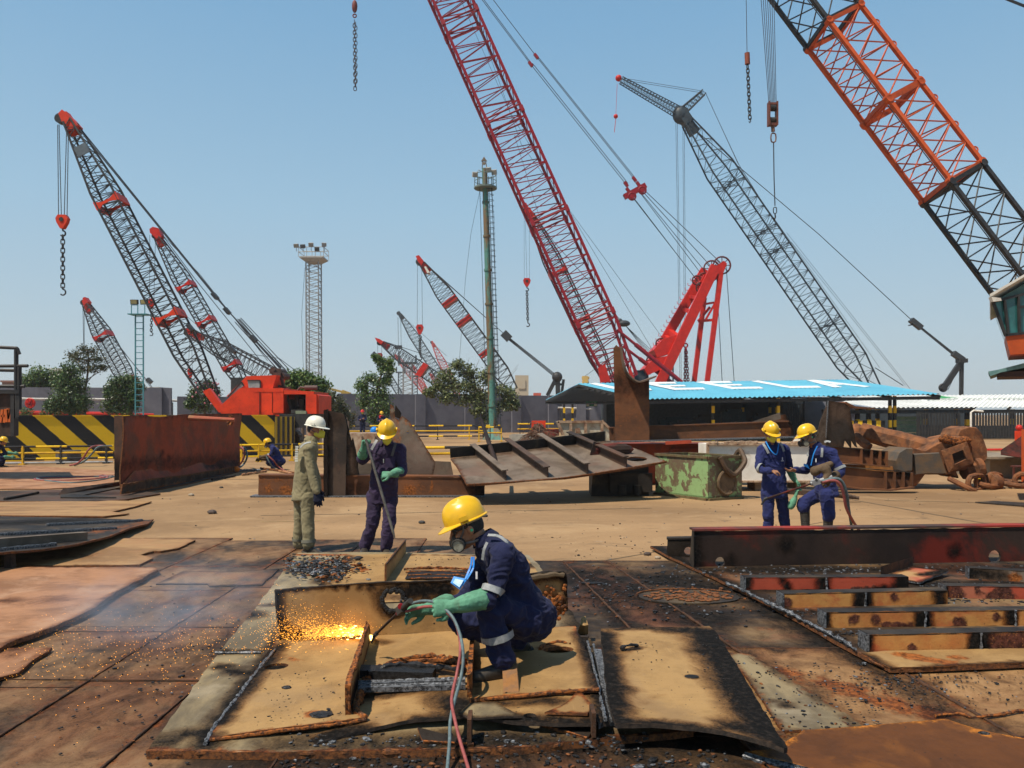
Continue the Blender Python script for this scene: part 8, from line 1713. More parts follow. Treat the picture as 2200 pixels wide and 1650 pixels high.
 if not hems:tb.ell(J['pelvis']-spine*.03*s, (.18*s, .15*s, .15*s))
 for q in 'lr':
  a_, e_, w_=J['sh_'+q], J['el_'+q], J['wr_'+q];tb.ell(a_, (.078*s, .078*s, .075*s));limb(tb, [a_, e_, e_.lerp(w_, .93 if not(gl['lr'.index(q)]and gl['lr'.index(q)][1])else max(.3, 1-(gl['lr'.index(q)][1]-.03)/(w_-e_).length))], [.072*s, .062*s, .057*s, .052*s, .048*s])
  limb(tb, [lerp(J['chest'], J['neck'], .75), a_], [.085*s, .07*s], 10)
 def legs(mb):
  mb.ell(J['pelvis']-spine*.02*s, (.17*s, .14*s, .12*s))
  for q in 'lr':
   h_, k_, a_=J['hip_'+q], J['kn_'+q], J['an_'+q]
   if boots=='rubber':limb(mb, [h_, k_, k_.lerp(a_, .25)], [.105*s, .088*s, .085*s, .080*s])
   else:limb(mb, [h_, k_, k_.lerp(a_, .94)], [.108*s, .088*s, .080*s, .076*s, .078*s])
   limb(mb, [J['pelvis'], h_], [.13*s, .11*s], 12)
 if coverall:
  legs(tb);part(remesh(tb, vox, 'coverall', 5, fold), top, t)
 else:
  part(remesh(tb, vox, 'jacket', 5, fold), top, t);lb=MB();legs(lb);part(remesh(lb, vox, 'trousers', 5, fold), trou, t)
 col=MB();nk=J['neck']+spine*.012;cu_=cf
 for k2 in range(14):
  a0=-math.pi*.5+.45+k2*(2*math.pi-.9)/14;a1=-math.pi*.5+.45+(k2+1)*(2*math.pi-.9)/14
  def cp_(a, hh, rr_):return nk+shr*math.cos(a)*rr_*s-cf*math.sin(a)*rr_*s*-1*(-1)+spine*hh*s
  i0, i1=cp_(a0, .03, .068), cp_(a1, .03, .068);o0, o1=cp_(a0, -.022, .098), cp_(a1, -.022, .098);col.hexa([i0-spine*.02, i1-spine*.02, o1-spine*.012, o0-spine*.012, i0, i1, o1, o0])
 col.build('collar', top, t, True)
 for q in 'lr':
  a_, to=J['an_'+q], J['toe_'+q];bm_=MB();d=(to-a_);d2=V((d.x, d.y, d.z));L=d2.length;d2.normalize();upf=(V((0, 0, 1))-d2*d2.z).normalized();sd=d2.cross(upf)
  if boots=='rubber':limb(bm_, [J['kn_'+q].lerp(a_, .22), J['kn_'+q].lerp(a_, .6), a_], [.074*s, .066*s, .055*s])
  else:limb(bm_, [J['kn_'+q].lerp(a_, .72), a_], [.058*s, .056*s])
  heel=a_-upf*.045*s-d2*.05*s;toe=heel+d2*.285*s
  loft(bm_, [(heel-upf*.022*s, sd*.032*s, d2*.0+upf*.028*s), (heel+d2*.02*s, sd*.040*s, upf*.050*s), (heel+d2*.10*s, sd*.042*s, upf*.052*s), (heel+d2*.19*s-upf*.012*s, sd*.050*s, upf*.038*s), (heel+d2*.255*s-upf*.016*s, sd*.044*s, upf*.030*s), (toe-upf*.02*s, sd*.02*s, upf*.016*s)], 16, 2.6)
  bo=part(remesh(bm_, .006 if detail else.012, 'boot', 3), M['rubber']if boots=='rubber' else M['boot'], t)
  if detail:
   so_=MB();loft(so_, [(heel-d2*.012*s-upf*.047*s, sd*.036*s, upf*.008*s), (heel+d2*.02*s-upf*.047*s, sd*.044*s, upf*.012*s), (heel+d2*.12*s-upf*.048*s, sd*.042*s, upf*.010*s), (heel+d2*.2*s-upf*.048*s, sd*.054*s, upf*.010*s), (toe-d2*.01*s-upf*.044*s, sd*.034*s, upf*.009*s)], 14);so_.build('sole', M['rubber'], bo, True)
   if boots=='rubber':
    rb_=MB()
    for z_ in(.26, .32, .40, .55, .62, .69, .76):c_=J['kn_'+q].lerp(a_, z_);ax=(a_-J['kn_'+q]).normalized();rb_.ring(c_, ax, lerp(.072, .058, z_)*s, .005, 18, 5)
    rb_.build('boot_ridge', M['rubber'], bo, True)
 for q, g_ in zip('lr', gl):
  if g_ is None:continue
  gm_, cuff=g_;d, pn, ts, cu=hands[q];hb=MB();hand(hb, J['wr_'+q], d, pn, ts, 1.12*s, cu, 1.16, .55)
  fd=(J['el_'+q]-J['wr_'+q]).normalized();wq_=J['wr_'+q]
  if cuff:limb(hb, [wq_+V(d).normalized()*.02, wq_+fd*.03, wq_+fd*(.03+cuff*.5), wq_+fd*(.03+cuff)], [.036*s, .042*s, .054*s, .062*s, .067*s], 14)
  part(remesh(hb, .0048 if detail else.01, 'glove', 2, lambda p:.0025*nz(p, 45)), gm_, t)
 for(ja, jb, fr_, rad, w_)in bands or():
  c_=J[ja].lerp(J[jb], fr_);ax=(J[jb]-J[ja]).normalized();m=MB();n_=22;u_=ax.orthogonal().normalized();v_=ax.cross(u_)
  for i in range(n_):
   for sgn in(-.5, .5):
    a=2*math.pi*i/n_;dirn=u_*math.cos(a)+v_*math.sin(a);p=c_+ax*w_*sgn*s;m.v.append(p+dirn*(rad*s+.008+fold(p+dirn*rad*s)*.9))
  for i in range(n_):j2=(i+1)%n_;m.face((2*i, 2*j2, 2*j2+1, 2*i+1))
  m.build('reflective_band', M['reflect'], t, True)
 R3=Matrix((r, f, u)).transposed()
 if hair:
  hm=MB();hm.ell(hc+u*.012*k-f*.006*k, (.084*k, .100*k, .112*k), R3, 22, 14, fn=lambda p:p if(p.y<.015*k and p.z>-.055*k)or p.z>.055*k else p*.86);hm.build('hair', M['hair'], t, True)
 hel_o=None
 if hel:hel_o=helmet(t, hc+u*.052*k-f*.004*k, f, u, hel, 1.0*k, ridges, full=full)
 if detail:
  for sg in(-1, 1):
   e_=MB();e_.ell(hc+f*.083*k+r*sg*.032*k+u*.014*k, .0125*k, n=12, m=8);eo=e_.build('eye', simple('eye_white', (.55, .5, .44), rough=.2, bump=0)if 'eyew' not in M else M['eyew'], t, True);M['eyew']=eo.data.materials[0]
   e_=MB();e_.ell(hc+f*.0925*k+r*sg*.032*k+u*.012*k, (.006*k, .004*k, .006*k), R3, 10, 6);e_.build('iris', M['hair'], eo, True)
 if face=='mask':
  m=MB();c_=hc-u*.040*k+f*.070*k;N=18;b0=len(m.v)
  for i in range(N):a=2*math.pi*i/N;m.v.append(c_+r*math.cos(a)*.064*k+u*math.sin(a)*.060*k+f*(.018*math.sin(a)-.050*abs(math.cos(a))**2+.004)*k)
  for lvl, (wx, hz, fo)in enumerate(((.052, .054, .028), (.022, .046, .058), (.004, .040, .072))):
   for i in range(N):a=2*math.pi*i/N;m.v.append(c_+r*math.cos(a)*wx*k+u*(math.sin(a)*hz-.004)*k+f*fo*k)
  for l_ in range(3):
   for i in range(N):j2=(i+1)%N;m.face((b0+l_*N+i, b0+l_*N+j2, b0+(l_+1)*N+j2, b0+(l_+1)*N+i))
  m.face([b0+3*N+i for i in range(N)]);mo=m.build('dust_mask', M['maskyellow'], t, True, 50)
  m=MB()
  for sg in(-1, 1):
   m.poly(catmull([c_+r*sg*.060*k-f*.03*k+u*.01, hc+r*sg*.086*k+u*.0-f*.01*k, hc+r*sg*.07*k-f*.07*k+u*.03*k, hc-f*.105*k+u*.04*k], 5), .0035, 5)
  m.build('mask_strap', simple('navy_strap', (.015, .02, .10)), mo)
 if face=='resp':
  m=MB();m.ell(hc-u*.058*k+f*.078*k, (.052*k, .048*k, .058*k), R3, 16, 10);m.ell(hc-u*.085*k+f*.105*k, (.026*k, .026*k, .024*k), R3, 12, 8);mo=m.build('respirator', M['respgrey'], t, True)
  for sg in(-1, 1):
   ax=(r*sg*.90+f*.40-u*.12).normalized();c_=hc-u*.070*k+f*.082*k+r*sg*.048*k;m=MB();m.disc(c_+ax*.018*k, ax, .041*k, .034*k, 24);m.ring(c_+ax*.036*k, ax, .037*k, .006*k, 24);fo_=m.build('filter_cartridge', M['respgrey'], mo, True)
   m=MB();m.disc(c_+ax*.035*k, ax, .032*k, .006*k, 20);
   e1=ax.orthogonal().normalized();e2=ax.cross(e1)
   fo2=m.build('filter_lid', M['resplid'], mo, True)
  m=MB()
  for sg in(-1, 1):
   m.poly(catmull([hc-u*.05*k+f*.075*k+r*sg*.045*k, hc+f*.035*k+r*sg*.082*k, hc+f*.025*k+r*sg*.088*k+u*.07*k], 5), .006, 5)
   m.poly(catmull([hc-u*.075*k+f*.075*k+r*sg*.045*k, hc-u*.085*k+r*sg*.072*k, hc-u*.085*k-f*.05*k+r*sg*.06*k, hc-u*.085*k-f*.085*k], 5), .009, 5)
  m.build('respirator_strap', M['strap'], mo, True)
 return t, dict(f=f, r=r, u=u, hc=hc, k=k, fold=fold, spine=spine, cf=cf, shr=shr)
JS=dict(pelvis=P(1132, 1318, 5.24), chest=P(1088, 1218, 5.18), neck=P(1042, 1158, 5.17), head=P(1004, 1133, 5.17), sh_l=P(1080, 1192, 4.99), sh_r=P(1052, 1190, 5.36), el_l=P(1052, 1284, 4.87), el_r=P(1000, 1286, 5.40), wr_l=P(972, 1303, 4.78), wr_r=P(918, 1309, 5.16), hip_l=P(1132, 1332, 5.12), hip_r=P(1122, 1326, 5.38), kn_l=P(1052, 1306, 4.95), kn_r=P(985, 1334, 5.38), an_l=P(1085, 1426, 4.96), an_r=P(1117, 1373, 5.48), toe_l=P(1020, 1432, 4.90), toe_r=P(1075, 1392, 5.46))
hs_=dict(l=((-1, .05, -.12), (.1, 1, -.25), 1, (.95, 1.0, 1.05, 1.05)), r=((-1, -.12, -.10), (0, -.8, -.5), -1, (.55, .62, .7, .75)))
tS, iS=person('worker crouching in navy coverall with yellow helmet and respirator, cutting golden plate', JS, (-1, .0, -.25), M['navy'], M['navy'], M['helmety'], 1.0, 'resp', ((M['glove'], .17), (M['glove'], .14)), None, True, hs_, hf=(-.97, -.18, -.36), hup=(-.30, 0, 1), vox=.0075, ridges=3, hems=False, bands=(('kn_l', 'an_l', .50, .088, .045), ('sh_l', 'el_l', .84, .066, .045)), wr=.024, hs=1.06)
f, r, u, hc, k=(iS[q]for q in('f', 'r', 'u', 'hc', 'k'))
ns=-r if(-r).y<0 else r
m=MB();m.box(hc+f*.088*k+u*.012*k, (.02, .135*k, .036), f, u);m.box(hc+f*.04*k+ns*.078*k+u*.014*k, (.10, .006, .016), f, u);m.build('sunglasses', simple('black_glasses', (.012, .012, .013), rough=.15, bump=0), tS)
m=MB();m.ell(hc-f*.012*k+ns*.088*k-u*.014*k, (.010, .010, .010));m.build('ear_plug', M['earplug'], tS, True)
m=MB()
for i in range(16):
 a0, a1=math.pi*(.5+i/16), math.pi*(.5+(i+1)/16)
 q0=hc+f*math.cos(a0)*.108*k+r*math.sin(a0)*.094*k;q1=hc+f*math.cos(a1)*.108*k+r*math.sin(a1)*.094*k;m.quad(q0+u*.028*k, q1+u*.028*k, q1+u*.062*k, q0+u*.062*k)
m.build('suspension_band', M['bandbeige'], tS, True)
def tape(t, pts, w, mat=None, name='reflective_tape', nrm=None, th=.004):
 m=MB();P3=catmull(pts, 5)
 for a, b in zip(P3, P3[1:]):
  d=(b-a).normalized();n_=V(nrm).normalized();s_=d.cross(n_).normalized()*w/2;m.hexa([a-s_, b-s_, b+s_, a+s_, a-s_+n_*th, b-s_+n_*th, b+s_+n_*th, a+s_+n_*th])
 return m.build(name, mat or M['reflect'], t, True)
tape(tS, [P(1048, 1150, 5.03), P(1070, 1152, 5.0), P(1088, 1164, 4.98), P(1100, 1178, 5.0)], .022, nrm=(0, -.6, .8))
tape(tS, [P(1047, 1165, 4.98), P(1040, 1182, 4.97), P(1037, 1203, 4.98)], .018, nrm=(-.4, -1, .2))
m=MB();m.hexa([P(x, y, Y)for x, y, Y in((968, 1252, 4.90), (988, 1267, 4.88), (988, 1267, 4.892), (968, 1252, 4.912), (975, 1238, 4.93), (1004, 1244, 4.91), (1004, 1244, 4.922), (975, 1238, 4.942))]);cd=m.build('badge_card', M['blue'], tS)
m=MB();m.hexa([P(x, y, Y)for x, y, Y in((973, 1252, 4.893), (987, 1262, 4.873), (987, 1262, 4.88), (973, 1252, 4.90), (978, 1243, 4.915), (996, 1247, 4.898), (996, 1247, 4.905), (978, 1243, 4.922))]);m.build('badge_insert', simple('card_white', (.55, .65, .75), (.30, .5, .75), scale=30, rough=.2), cd)
tape(tS, [P(1014, 1196, 5.0), P(1012, 1215, 4.96), P(1006, 1230, 4.93), P(1000, 1244, 4.91)], .012, M['blue'], 'lanyard', (-.5, -1, 0));tape(tS, [P(1018, 1196, 5.0), P(1017, 1220, 4.94), P(1003, 1244, 4.91)], .012, M['blue'], 'lanyard', (-.5, -1, 0))
m=MB();m.box(P(1024, 1236, 4.87), (.012, .004, .045), (1, -.3, 0));m.build('name_tag', simple('white_tag', (.7, .68, .7)), tS)
JK=dict(pelvis=P(656, 1056, 10.26), chest=P(658, 990, 10.26), neck=P(670, 944, 10.26), head=P(677, 923, 10.26), sh_r=P(663, 964, 10.06), sh_l=P(655, 962, 10.42), el_r=P(670, 1015, 10.02), el_l=P(676, 1012, 10.46), wr_r=P(681, 1060, 9.98), wr_l=P(684, 1052, 10.44), hip_r=P(660, 1068, 10.17), hip_l=P(648, 1068, 10.36), kn_r=P(662, 1124, 10.14), kn_l=P(645, 1124, 10.38), an_r=P(663, 1172, 10.12), an_l=P(641, 1172, 10.4), toe_r=P(682, 1178, 10.1), toe_l=P(655, 1177, 10.38))
hK=dict(r=((.12, -.05, -1), (-.2, 1, 0), 1, (.35, .35, .4, .45)), l=((.1, 0, -1), (-.2, -1, 0), -1, (.4, .4, .4, .4)))
tK, iK=person('man in khaki work suit with white helmet and yellow mask looking down', JK, (1, .1, 0), M['khakicloth'], M['khakicloth'], M['helmetw'], 1.0, 'mask', ((M['glovenavy'], 0), (M['glovenavy'], 0)), None, False, hK, hf=(.96, -.22, -.16), hup=(.1, 0, 1), vox=.011, ridges=0, full=True, bands=(('kn_r', 'an_r', .80, .080, .04), ('kn_l', 'an_l', .72, .080, .03)), waist=1.15, wr=.011)
for b_ in kids(tK):
 if b_.name.startswith('reflective_band'):b_.data.materials[0]=M['strap']if False else simple('dull_grey_band', (.15, .145, .11), (.12, .115, .09))
tape(tK, [P(645, 962, 10.05), P(655, 953, 10.04), P(668, 950, 10.05)], .022, simple('faded_tape', (.32, .34, .34)), nrm=(0, -1, .8))
m=MB();q0=P(638, 975, 10.08)
for i in range(7):m.box(P(638-i*.25, 960+i*5, 10.05), (.045, .004, .022), (1, -.4, 0))
m.build('back_lettering', simple('faded_white_print', (.52, .52, .46)), tK)
JP=dict(pelvis=P(823, 1056, 10.14), chest=P(828, 992, 10.10), neck=P(830, 952, 10.04), head=P(832, 932, 9.93), sh_r=P(800, 965, 10.10), sh_l=P(859, 966, 10.10), el_r=P(777, 990, 9.98), el_l=P(865, 1012, 9.98), wr_r=P(781, 964, 9.82), wr_l=P(840, 1019, 9.80), hip_r=P(806, 1066, 10.14), hip_l=P(838, 1066, 10.14), kn_r=P(800, 1124, 10.10), kn_l=P(836, 1124, 10.04), an_r=P(784, 1174, 10.18), an_l=P(828, 1177, 10.08), toe_r=P(779, 1183, 9.92), toe_l=P(836, 1186, 9.84))
hP=dict(r=((.15, -.1, 1), (.9, -.4, -.1), 1, (1.15, 1.2, 1.2, 1.2)), l=((-1, -.1, -.05), (.0, .6, -.6), 1, (1.0, 1.05, 1.1, 1.1)))
tP, iP=person('man in purple coverall and yellow helmet with head bowed, gripping a long steel bar', JP, (0, -1, 0), M['purple'], M['purple'], M['helmety'], 1.0, 'mask', ((M['glove'], .13), (M['glove'], .09)), None, False, hP, hf=(.05, -.88, -.48), hup=(0, -.5, .9), vox=.011, ridges=1, hair=True, waist=1.1, wr=.02)
tape(tP, [P(810, 945, 9.98), P(804, 955, 9.95), P(798, 966, 9.95)], .035, nrm=(-.2, -1, .3));tape(tP, [P(850, 952, 9.98), P(846, 966, 9.94), P(842, 980, 9.93)], .032, simple('dark_tape', (.09, .08, .08)), nrm=(.2, -1, .3))
m=MB();m.box(P(824, 990, 9.94), (.012, .006, .05));m.build('pocket_pen', M['reflect'], tP)
m=MB();m.box(P(838, 994, 9.95), (.12, .01, .12), (1, .1, 0));m.build('breast_pocket', M['purple'], tP)
m=MB();a_, b_=P(786, 944, 9.74), P(849, 1158, 9.62);m.tube(a_, a_.lerp(b_, .93), .0165, .0165, 10);m.tube(a_.lerp(b_, .93), b_, .0165, .004, 10)
tag(m.build('steel_bar', simple('worn_steel_bar', (.16, .15, .13), (.09, .08, .07), scale=14, rough=.5, metal=.3), None, True), 'long pointed steel bar held by the purple worker', 'pry bar')
JA=dict(pelvis=P(1663, 1050, 11.86), chest=P(1661, 988, 11.86), neck=P(1657, 952, 11.82), head=P(1655, 932, 11.74), sh_r=P(1636, 967, 11.86), sh_l=P(1686, 965, 11.90), el_r=P(1632, 1006, 11.74), el_l=P(1696, 1006, 11.96), wr_r=P(1657, 1012, 11.56), wr_l=P(1706, 1030, 11.90), hip_r=P(1650, 1060, 11.86), hip_l=P(1677, 1060, 11.90), kn_r=P(1650, 1100, 11.84), kn_l=P(1683, 1100, 11.90), an_r=P(1651, 1140, 11.90), an_l=P(1688, 1140, 11.92), toe_r=P(1640, 1148, 11.70), toe_l=P(1694, 1148, 11.70))
hA=dict(r=((1, -.1, -.12), (.1, .3, -1), -1, (.5, .55, .6, .6)), l=((.75, -.1, -.8), (-.6, 0, -.5), -1, (.4, .45, .5, .5)))
tA, iA=person('worker in blue coverall with yellow mask facing us, handing something over at the white box', JA, (.15, -1, 0), M['royal'], M['royal'], M['helmety'], 1.0, 'mask', ((M['glove'], .22), None)[::-1]if False else((M['glove'], .20), None), None, False, hA, hf=(.22, -.9, -.36), hup=(.05, -.36, .93), vox=.012, ridges=1, bands=(('el_r', 'wr_r', .12, .066, .04), ('kn_l', 'an_l', .86, .084, .04)), waist=1.1, wr=.018)
tape(tA, [P(1639, 953, 11.74), P(1645, 962, 11.70), P(1651, 974, 11.69)], .035, nrm=(-.1, -1, .3));tape(tA, [P(1676, 951, 11.76), P(1681, 960, 11.73), P(1684, 970, 11.72)], .032, nrm=(.1, -1, .3))
tape(tA, [P(1645, 948, 11.76), P(1655, 966, 11.68), P(1668, 976, 11.68), P(1673, 952, 11.76)], .016, M['blue'], 'lanyard', (0, -1, .1))
m=MB();m.box(P(1681, 990, 11.71), (.04, .006, .012));m.box(P(1681, 987, 11.71), (.012, .006, .06));m.build('chest_emblem', simple('white_thread', (.55, .56, .62)), tA)
JB=dict(pelvis=P(1774, 1050, 11.60), chest=P(1768, 992, 11.60), neck=P(1752, 957, 11.58), head=P(1735, 938, 11.56), sh_l=P(1786, 972, 11.40), sh_r=P(1752, 972, 11.78), el_l=P(1807, 1010, 11.32), el_r=P(1735, 1008, 11.82), wr_l=P(1784, 1032, 11.16), wr_r=P(1708, 1010, 11.62), hip_l=P(1776, 1062, 11.48), hip_r=P(1764, 1060, 11.72), kn_l=P(1780, 1102, 11.46), kn_r=P(1728, 1080, 11.70), an_l=P(1778, 1141, 11.52), an_r=P(1731, 1141, 11.72), toe_l=P(1754, 1148, 11.46), toe_r=P(1706, 1148, 11.66))
hB=dict(l=((-1, -.1, -.15), (0, .8, -.5), 1, (1.05, 1.1, 1.1, 1.1)), r=((-1, -.1, -.1), (.05, .2, 1), -1, (.35, .4, .45, .5)))
tB, iB=person('worker in blue coverall and rubber boots leaning forward with respirator and long torch', JB, (-1, -.1, 0), M['royal'], M['royal'], M['helmety'], 1.0, 'resp', ((M['gloveb'], .12), None), None, False, hB, boots='rubber', hf=(-.94, -.2, -.28), hup=(-.3, 0, 1), vox=.012, ridges=0, bands=(('sh_l', 'el_l', .88, .070, .04), ), waist=1.15, wr=.018, hs=1.05)
tape(tB, [P(1771, 950, 11.42), P(1777, 948, 11.40), P(1784, 950, 11.38)], .035, nrm=(0, -.8, .7));tape(tB, [P(1766, 962, 11.40), P(1766, 972, 11.37), P(1765, 982, 11.37)], .032, nrm=(-.2, -1, .1));tape(tB, [P(1735, 972, 11.45), P(1735, 980, 11.44)], .025, nrm=(-.4, -1, 0))
tape(tB, [P(1756, 958, 11.42), P(1748, 975, 11.40), P(1742, 1000, 11.40)], .014, M['blue'], 'lanyard', (-.3, -1, 0));m=MB();m.hexa([P(1726, 1000, 11.4), P(1740, 1008, 11.4), P(1740, 1008, 11.41), P(1726, 1000, 11.41), P(1727, 996, 11.39), P(1735, 998, 11.39), P(1735, 998, 11.4), P(1727, 996, 11.4)]);m.build('badge_card', M['blue'], tB)
m=MB();m.box(P(1753, 989, 11.37), (.014, .006, .05), (1, -.2, 0));m.build('pocket_tag', simple('tag_white', (.7, .7, .7)), tB)
f, r, u, hc, k=(iB[q]for q in('f', 'r', 'u', 'hc', 'k'))
m=MB();ns=-r if(-r).y<0 else r;m.ell(hc-f*.012*k+ns*.088*k-u*.014*k, .011);m.build('ear_plug', M['earplug'], tB, True)
m=MB()
for i in range(16):
 a0, a1=math.pi*(.5+i/16), math.pi*(.5+(i+1)/16)
 q0=hc+f*math.cos(a0)*.108*k+r*math.sin(a0)*.094*k;q1=hc+f*math.cos(a1)*.108*k+r*math.sin(a1)*.094*k;m.quad(q0+u*.026*k, q1+u*.026*k, q1+u*.06*k, q0+u*.06*k)
m.build('suspension_band', M['bandbeige'], tB, True)
m=MB();m.hexa([hc+f*.09*k+r*x*.07*k+u*z*k+f*y for x, y, z in((-1, 0, .0), (1, 0, .0), (1, .02, .0), (-1, .02, .0), (-1, 0, .045), (1, 0, .045), (1, .02, .045), (-1, .02, .045))]);m.build('goggles', simple('clear_goggle', (.25, .27, .26), (.12, .13, .12), rough=.1, bump=0), tB)
gb2=MB();limb(gb2, [P(1751, 1012, 11.18), P(1766, 1005, 11.16), P(1784, 997, 11.14)], [.075, .06, .05, .045]);limb(gb2, [P(1774, 1008, 11.08), P(1778, 1020, 11.06), P(1770, 1034, 11.02)], [.07, .062, .05, .04])
tag(part(remesh(gb2, .01, 'leather_cuff', 3), M['gloveb'], None), 'spare brown leather gloves tucked at the elbow of the leaning worker', 'gloves')
gg=MB();limb(gg, [P(1709, 1068, 11.7), P(1704, 1078, 11.7), P(1699, 1088, 11.7)], [.03, .045, .055, .05]);hand(gg, P(1709, 1066, 11.7), (.3, 0, 1), (1, 0, 0), 1, 1.0, (.6, .7, .7, .8), 1.1)
tag(part(remesh(gg, .008, 'hanging_glove', 2), M['glove'], None), 'empty green glove hanging by the knee between the two talking workers', 'glove')
def torch(label, grip, tip, tail, s=1.0, hoses=()):
 t=thing('cutting_torch', label, 'torch', grip);m=MB();d=(V(tip)-V(grip)).normalized();m.tube(V(grip), V(tip), .009*s, .009*s, 8);m.build('lance_tube', M['beamdark'], t, True)
 m=MB();e=V(tip);m.tube(e-d*.03, e+d*.02, .016*s, .014*s, 10);m.tube(e+d*.005, e+d*.02+V((-.02, .01, -.05))*s, .012*s, .007*s, 10);m.build('nozzle', M['black'], t, True)
 m=MB();g=V(grip);m.tube(g-d*.16*s, g+d*.05*s, .019*s, .019*s, 10);m.box(g, (.07*s, .045*s, .05*s), d);m.tube(g+V((0, 0, .03)), g+V((0, -.01, .065))*1, .009, None, 8);m.build('handle', M['galv']if s>1.1 else M['respgrey'], t, True)
 m=MB();m.disc(g+V((0, -.03, .03)), (0, 1, 0), .018, .016, 12);m.disc(g+d*.05-V((0, .02, .0)), (0, 1, 0), .014, .014, 12);m.build('valve_knob', M['crimson']if s<=1.1 else M['black'], t, True);return t
torch('short cutting torch held over the golden plate by the crouching worker', P(862, 1310, 5.05), P(806, 1364, 5.40), None)
torch('long cutting torch held low by the leaning worker in rubber boots', P(1752, 1036, 11.02), P(1644, 1072, 11.0), None, 1.5)
def hose2(label, pts, r, mat):
 m=MB();P3=catmull(pts, 8);m.poly(P3, r, 9);return tag(m.build('gas_hose', mat, None, True, ang=None), label, 'hose')
hose2('pink hose running from the torch past the boot to the ground in front', [P(872, 1314, 5.02), P(892, 1308, 4.98), P(920, 1303, 4.90), P(948, 1308, 4.80), P(974, 1330, 4.72), P(986, 1362, 4.66), P(989, 1400, 4.58), P(982, 1445, 4.52), P(972, 1490, 4.40), P(971, 1515, 4.28), P(978, 1550, 4.15), P(988, 1590, 4.05), P(1000, 1630, 3.95), P(1015, 1680, 3.80)], .0092, M['pinkhose'])
hose2('blue grey hose running beside the pink one from the torch to the ground', [P(868, 1308, 5.04), P(885, 1297, 5.0), P(912, 1291, 4.93), P(940, 1297, 4.82), P(968, 1320, 4.73), P(984, 1350, 4.67), P(993, 1385, 4.60), P(995, 1420, 4.55), P(989, 1460, 4.48), P(978, 1500, 4.36), P(968, 1545, 4.18), P(966, 1590, 4.05), P(963, 1630, 3.95), P(958, 1680, 3.80)], .0092, M['greyhose'])
hose2('pink hose hanging from the long torch to the concrete', [P(1766, 1036, 11.0), P(1790, 1032, 10.95), P(1804, 1040, 10.95), P(1812, 1060, 10.98), P(1818, 1090, 11.05), P(1830, 1115, 11.2), P(1845, 1138, 11.7), P(1850, 1142, 12.0)], .02, M['pinkhose'])
hose2('blue grey hose hanging from the long torch to the concrete', [P(1766, 1034, 11.0), P(1795, 1028, 10.96), P(1810, 1036, 10.96), P(1819, 1060, 11.0), P(1823, 1090, 11.1), P(1827, 1115, 11.25), P(1831, 1140, 11.7), P(1833, 1146, 11.9)], .02, M['greyhose'])
def moved(J, g0, g1, sc, rot=0.0):
 R=Matrix.Rotation(rot, 3, 'Z');return{q:g1+R@((v-g0)*sc)for q, v in J.items()}
g0=V((P(1075, 1450, 4.95).x, 5.1, .15))
JC=moved(JS, g0, G(588, 1010), .93);hC=dict(hs_)
tC, iC=person('small crouching worker in blue coverall and yellow helmet by the yellow rail', JC, (-1, 0, -.2), M['royal'], M['royal'], M['helmety'], .93, 'resp', ((M['gloveb'], .12), (M['gloveb'], .12)), None, True, hC, hf=(-.95, -.2, -.3), hup=(-.3, 0, 1), vox=.018, hems=False, detail=False, bands=(('el_l', 'wr_l', .2, .066, .05), ('el_r', 'wr_r', .2, .066, .05)))
hose2('pink hose falling behind the small crouching worker', [P(575, 978, 24.6), P(588, 990, 24.6), P(600, 1004, 24.8), P(625, 1016, 24.6), P(660, 1018, 24.4)], .022, M['pinkhose']);hose2('grey hose falling behind the small crouching worker', [P(572, 980, 24.6), P(580, 995, 24.6), P(592, 1008, 24.8), P(620, 1014, 24.8)], .022, M['greyhose'])
JD=moved(JS, g0, gp(-2, 26.2), .95, math.pi*.96)
tD, iD=person('crouching worker with green glove at the picture border under the black machine', JD, (1, 0, -.2), M['navy'], M['navy'], M['helmety'], .95, None, ((M['glove'], .12), (M['glove'], .12)), None, True, dict(l=((1, .05, -.12), (0, 1, 0), 1, (.6, )*4), r=((1, .05, -.12), (0, 1, 0), 1, (.6, )*4)), hf=(.95, .2, -.3), hup=(.3, 0, 1), vox=.02, hems=False, detail=False)
m=MB();kb0, kb1=gp(735, 51), gp(870, 51);m.box((kb0+kb1)/2+V((0, .5, .12)), (kb1.x-kb0.x, 1.6, .24));tag(m.build('pavement', M['walllight']), kind='structure')
def stander(x, top, Y, z0, s):
 b=gp(x, Y)+V((0, 0, z0));j={}
 for q, (a, y, z)in dict(pelvis=(0, 0, .95), chest=(0, 0, 1.25), neck=(0, 0, 1.44), head=(0, -.03, 1.60), sh_r=(-.19, 0, 1.38), sh_l=(.19, 0, 1.38), el_r=(-.25, -.05, 1.12), el_l=(.25, -.05, 1.12), wr_r=(.02, -.2, 1.18), wr_l=(-.02, -.17, 1.12), hip_r=(-.09, 0, .90), hip_l=(.09, 0, .90), kn_r=(-.1, -.02, .48), kn_l=(.1, -.02, .48), an_r=(-.11, .02, .09), an_l=(.11, .02, .09), toe_r=(-.13, -.2, .03), toe_l=(.13, -.2, .03)).items():j[q]=b+V((a, y, z))*s
 return j
hE=dict(r=((1, -.2, .2), (0, 1, 0), 1, (.5, )*4), l=((-1, -.2, .1), (0, 1, 0), -1, (.5, )*4))
person('distant worker in red helmet and yellow mask with arms crossed', stander(779, 880, 51.2, .24, 1.0), (0, -1, 0), M['navy'], M['navy'], M['helmetr'], 1.0, 'mask', (None, None), None, False, hE, vox=.022, detail=False)
tF, iF=person('distant worker in yellow helmet and red scarf half hidden by the purple worker', stander(820, 886, 50.8, .18, .98), (.2, -1, 0), M['navy'], M['navy'], M['helmety'], 1.0, 'mask', (None, None), None, False, hE, vox=.022, detail=False)
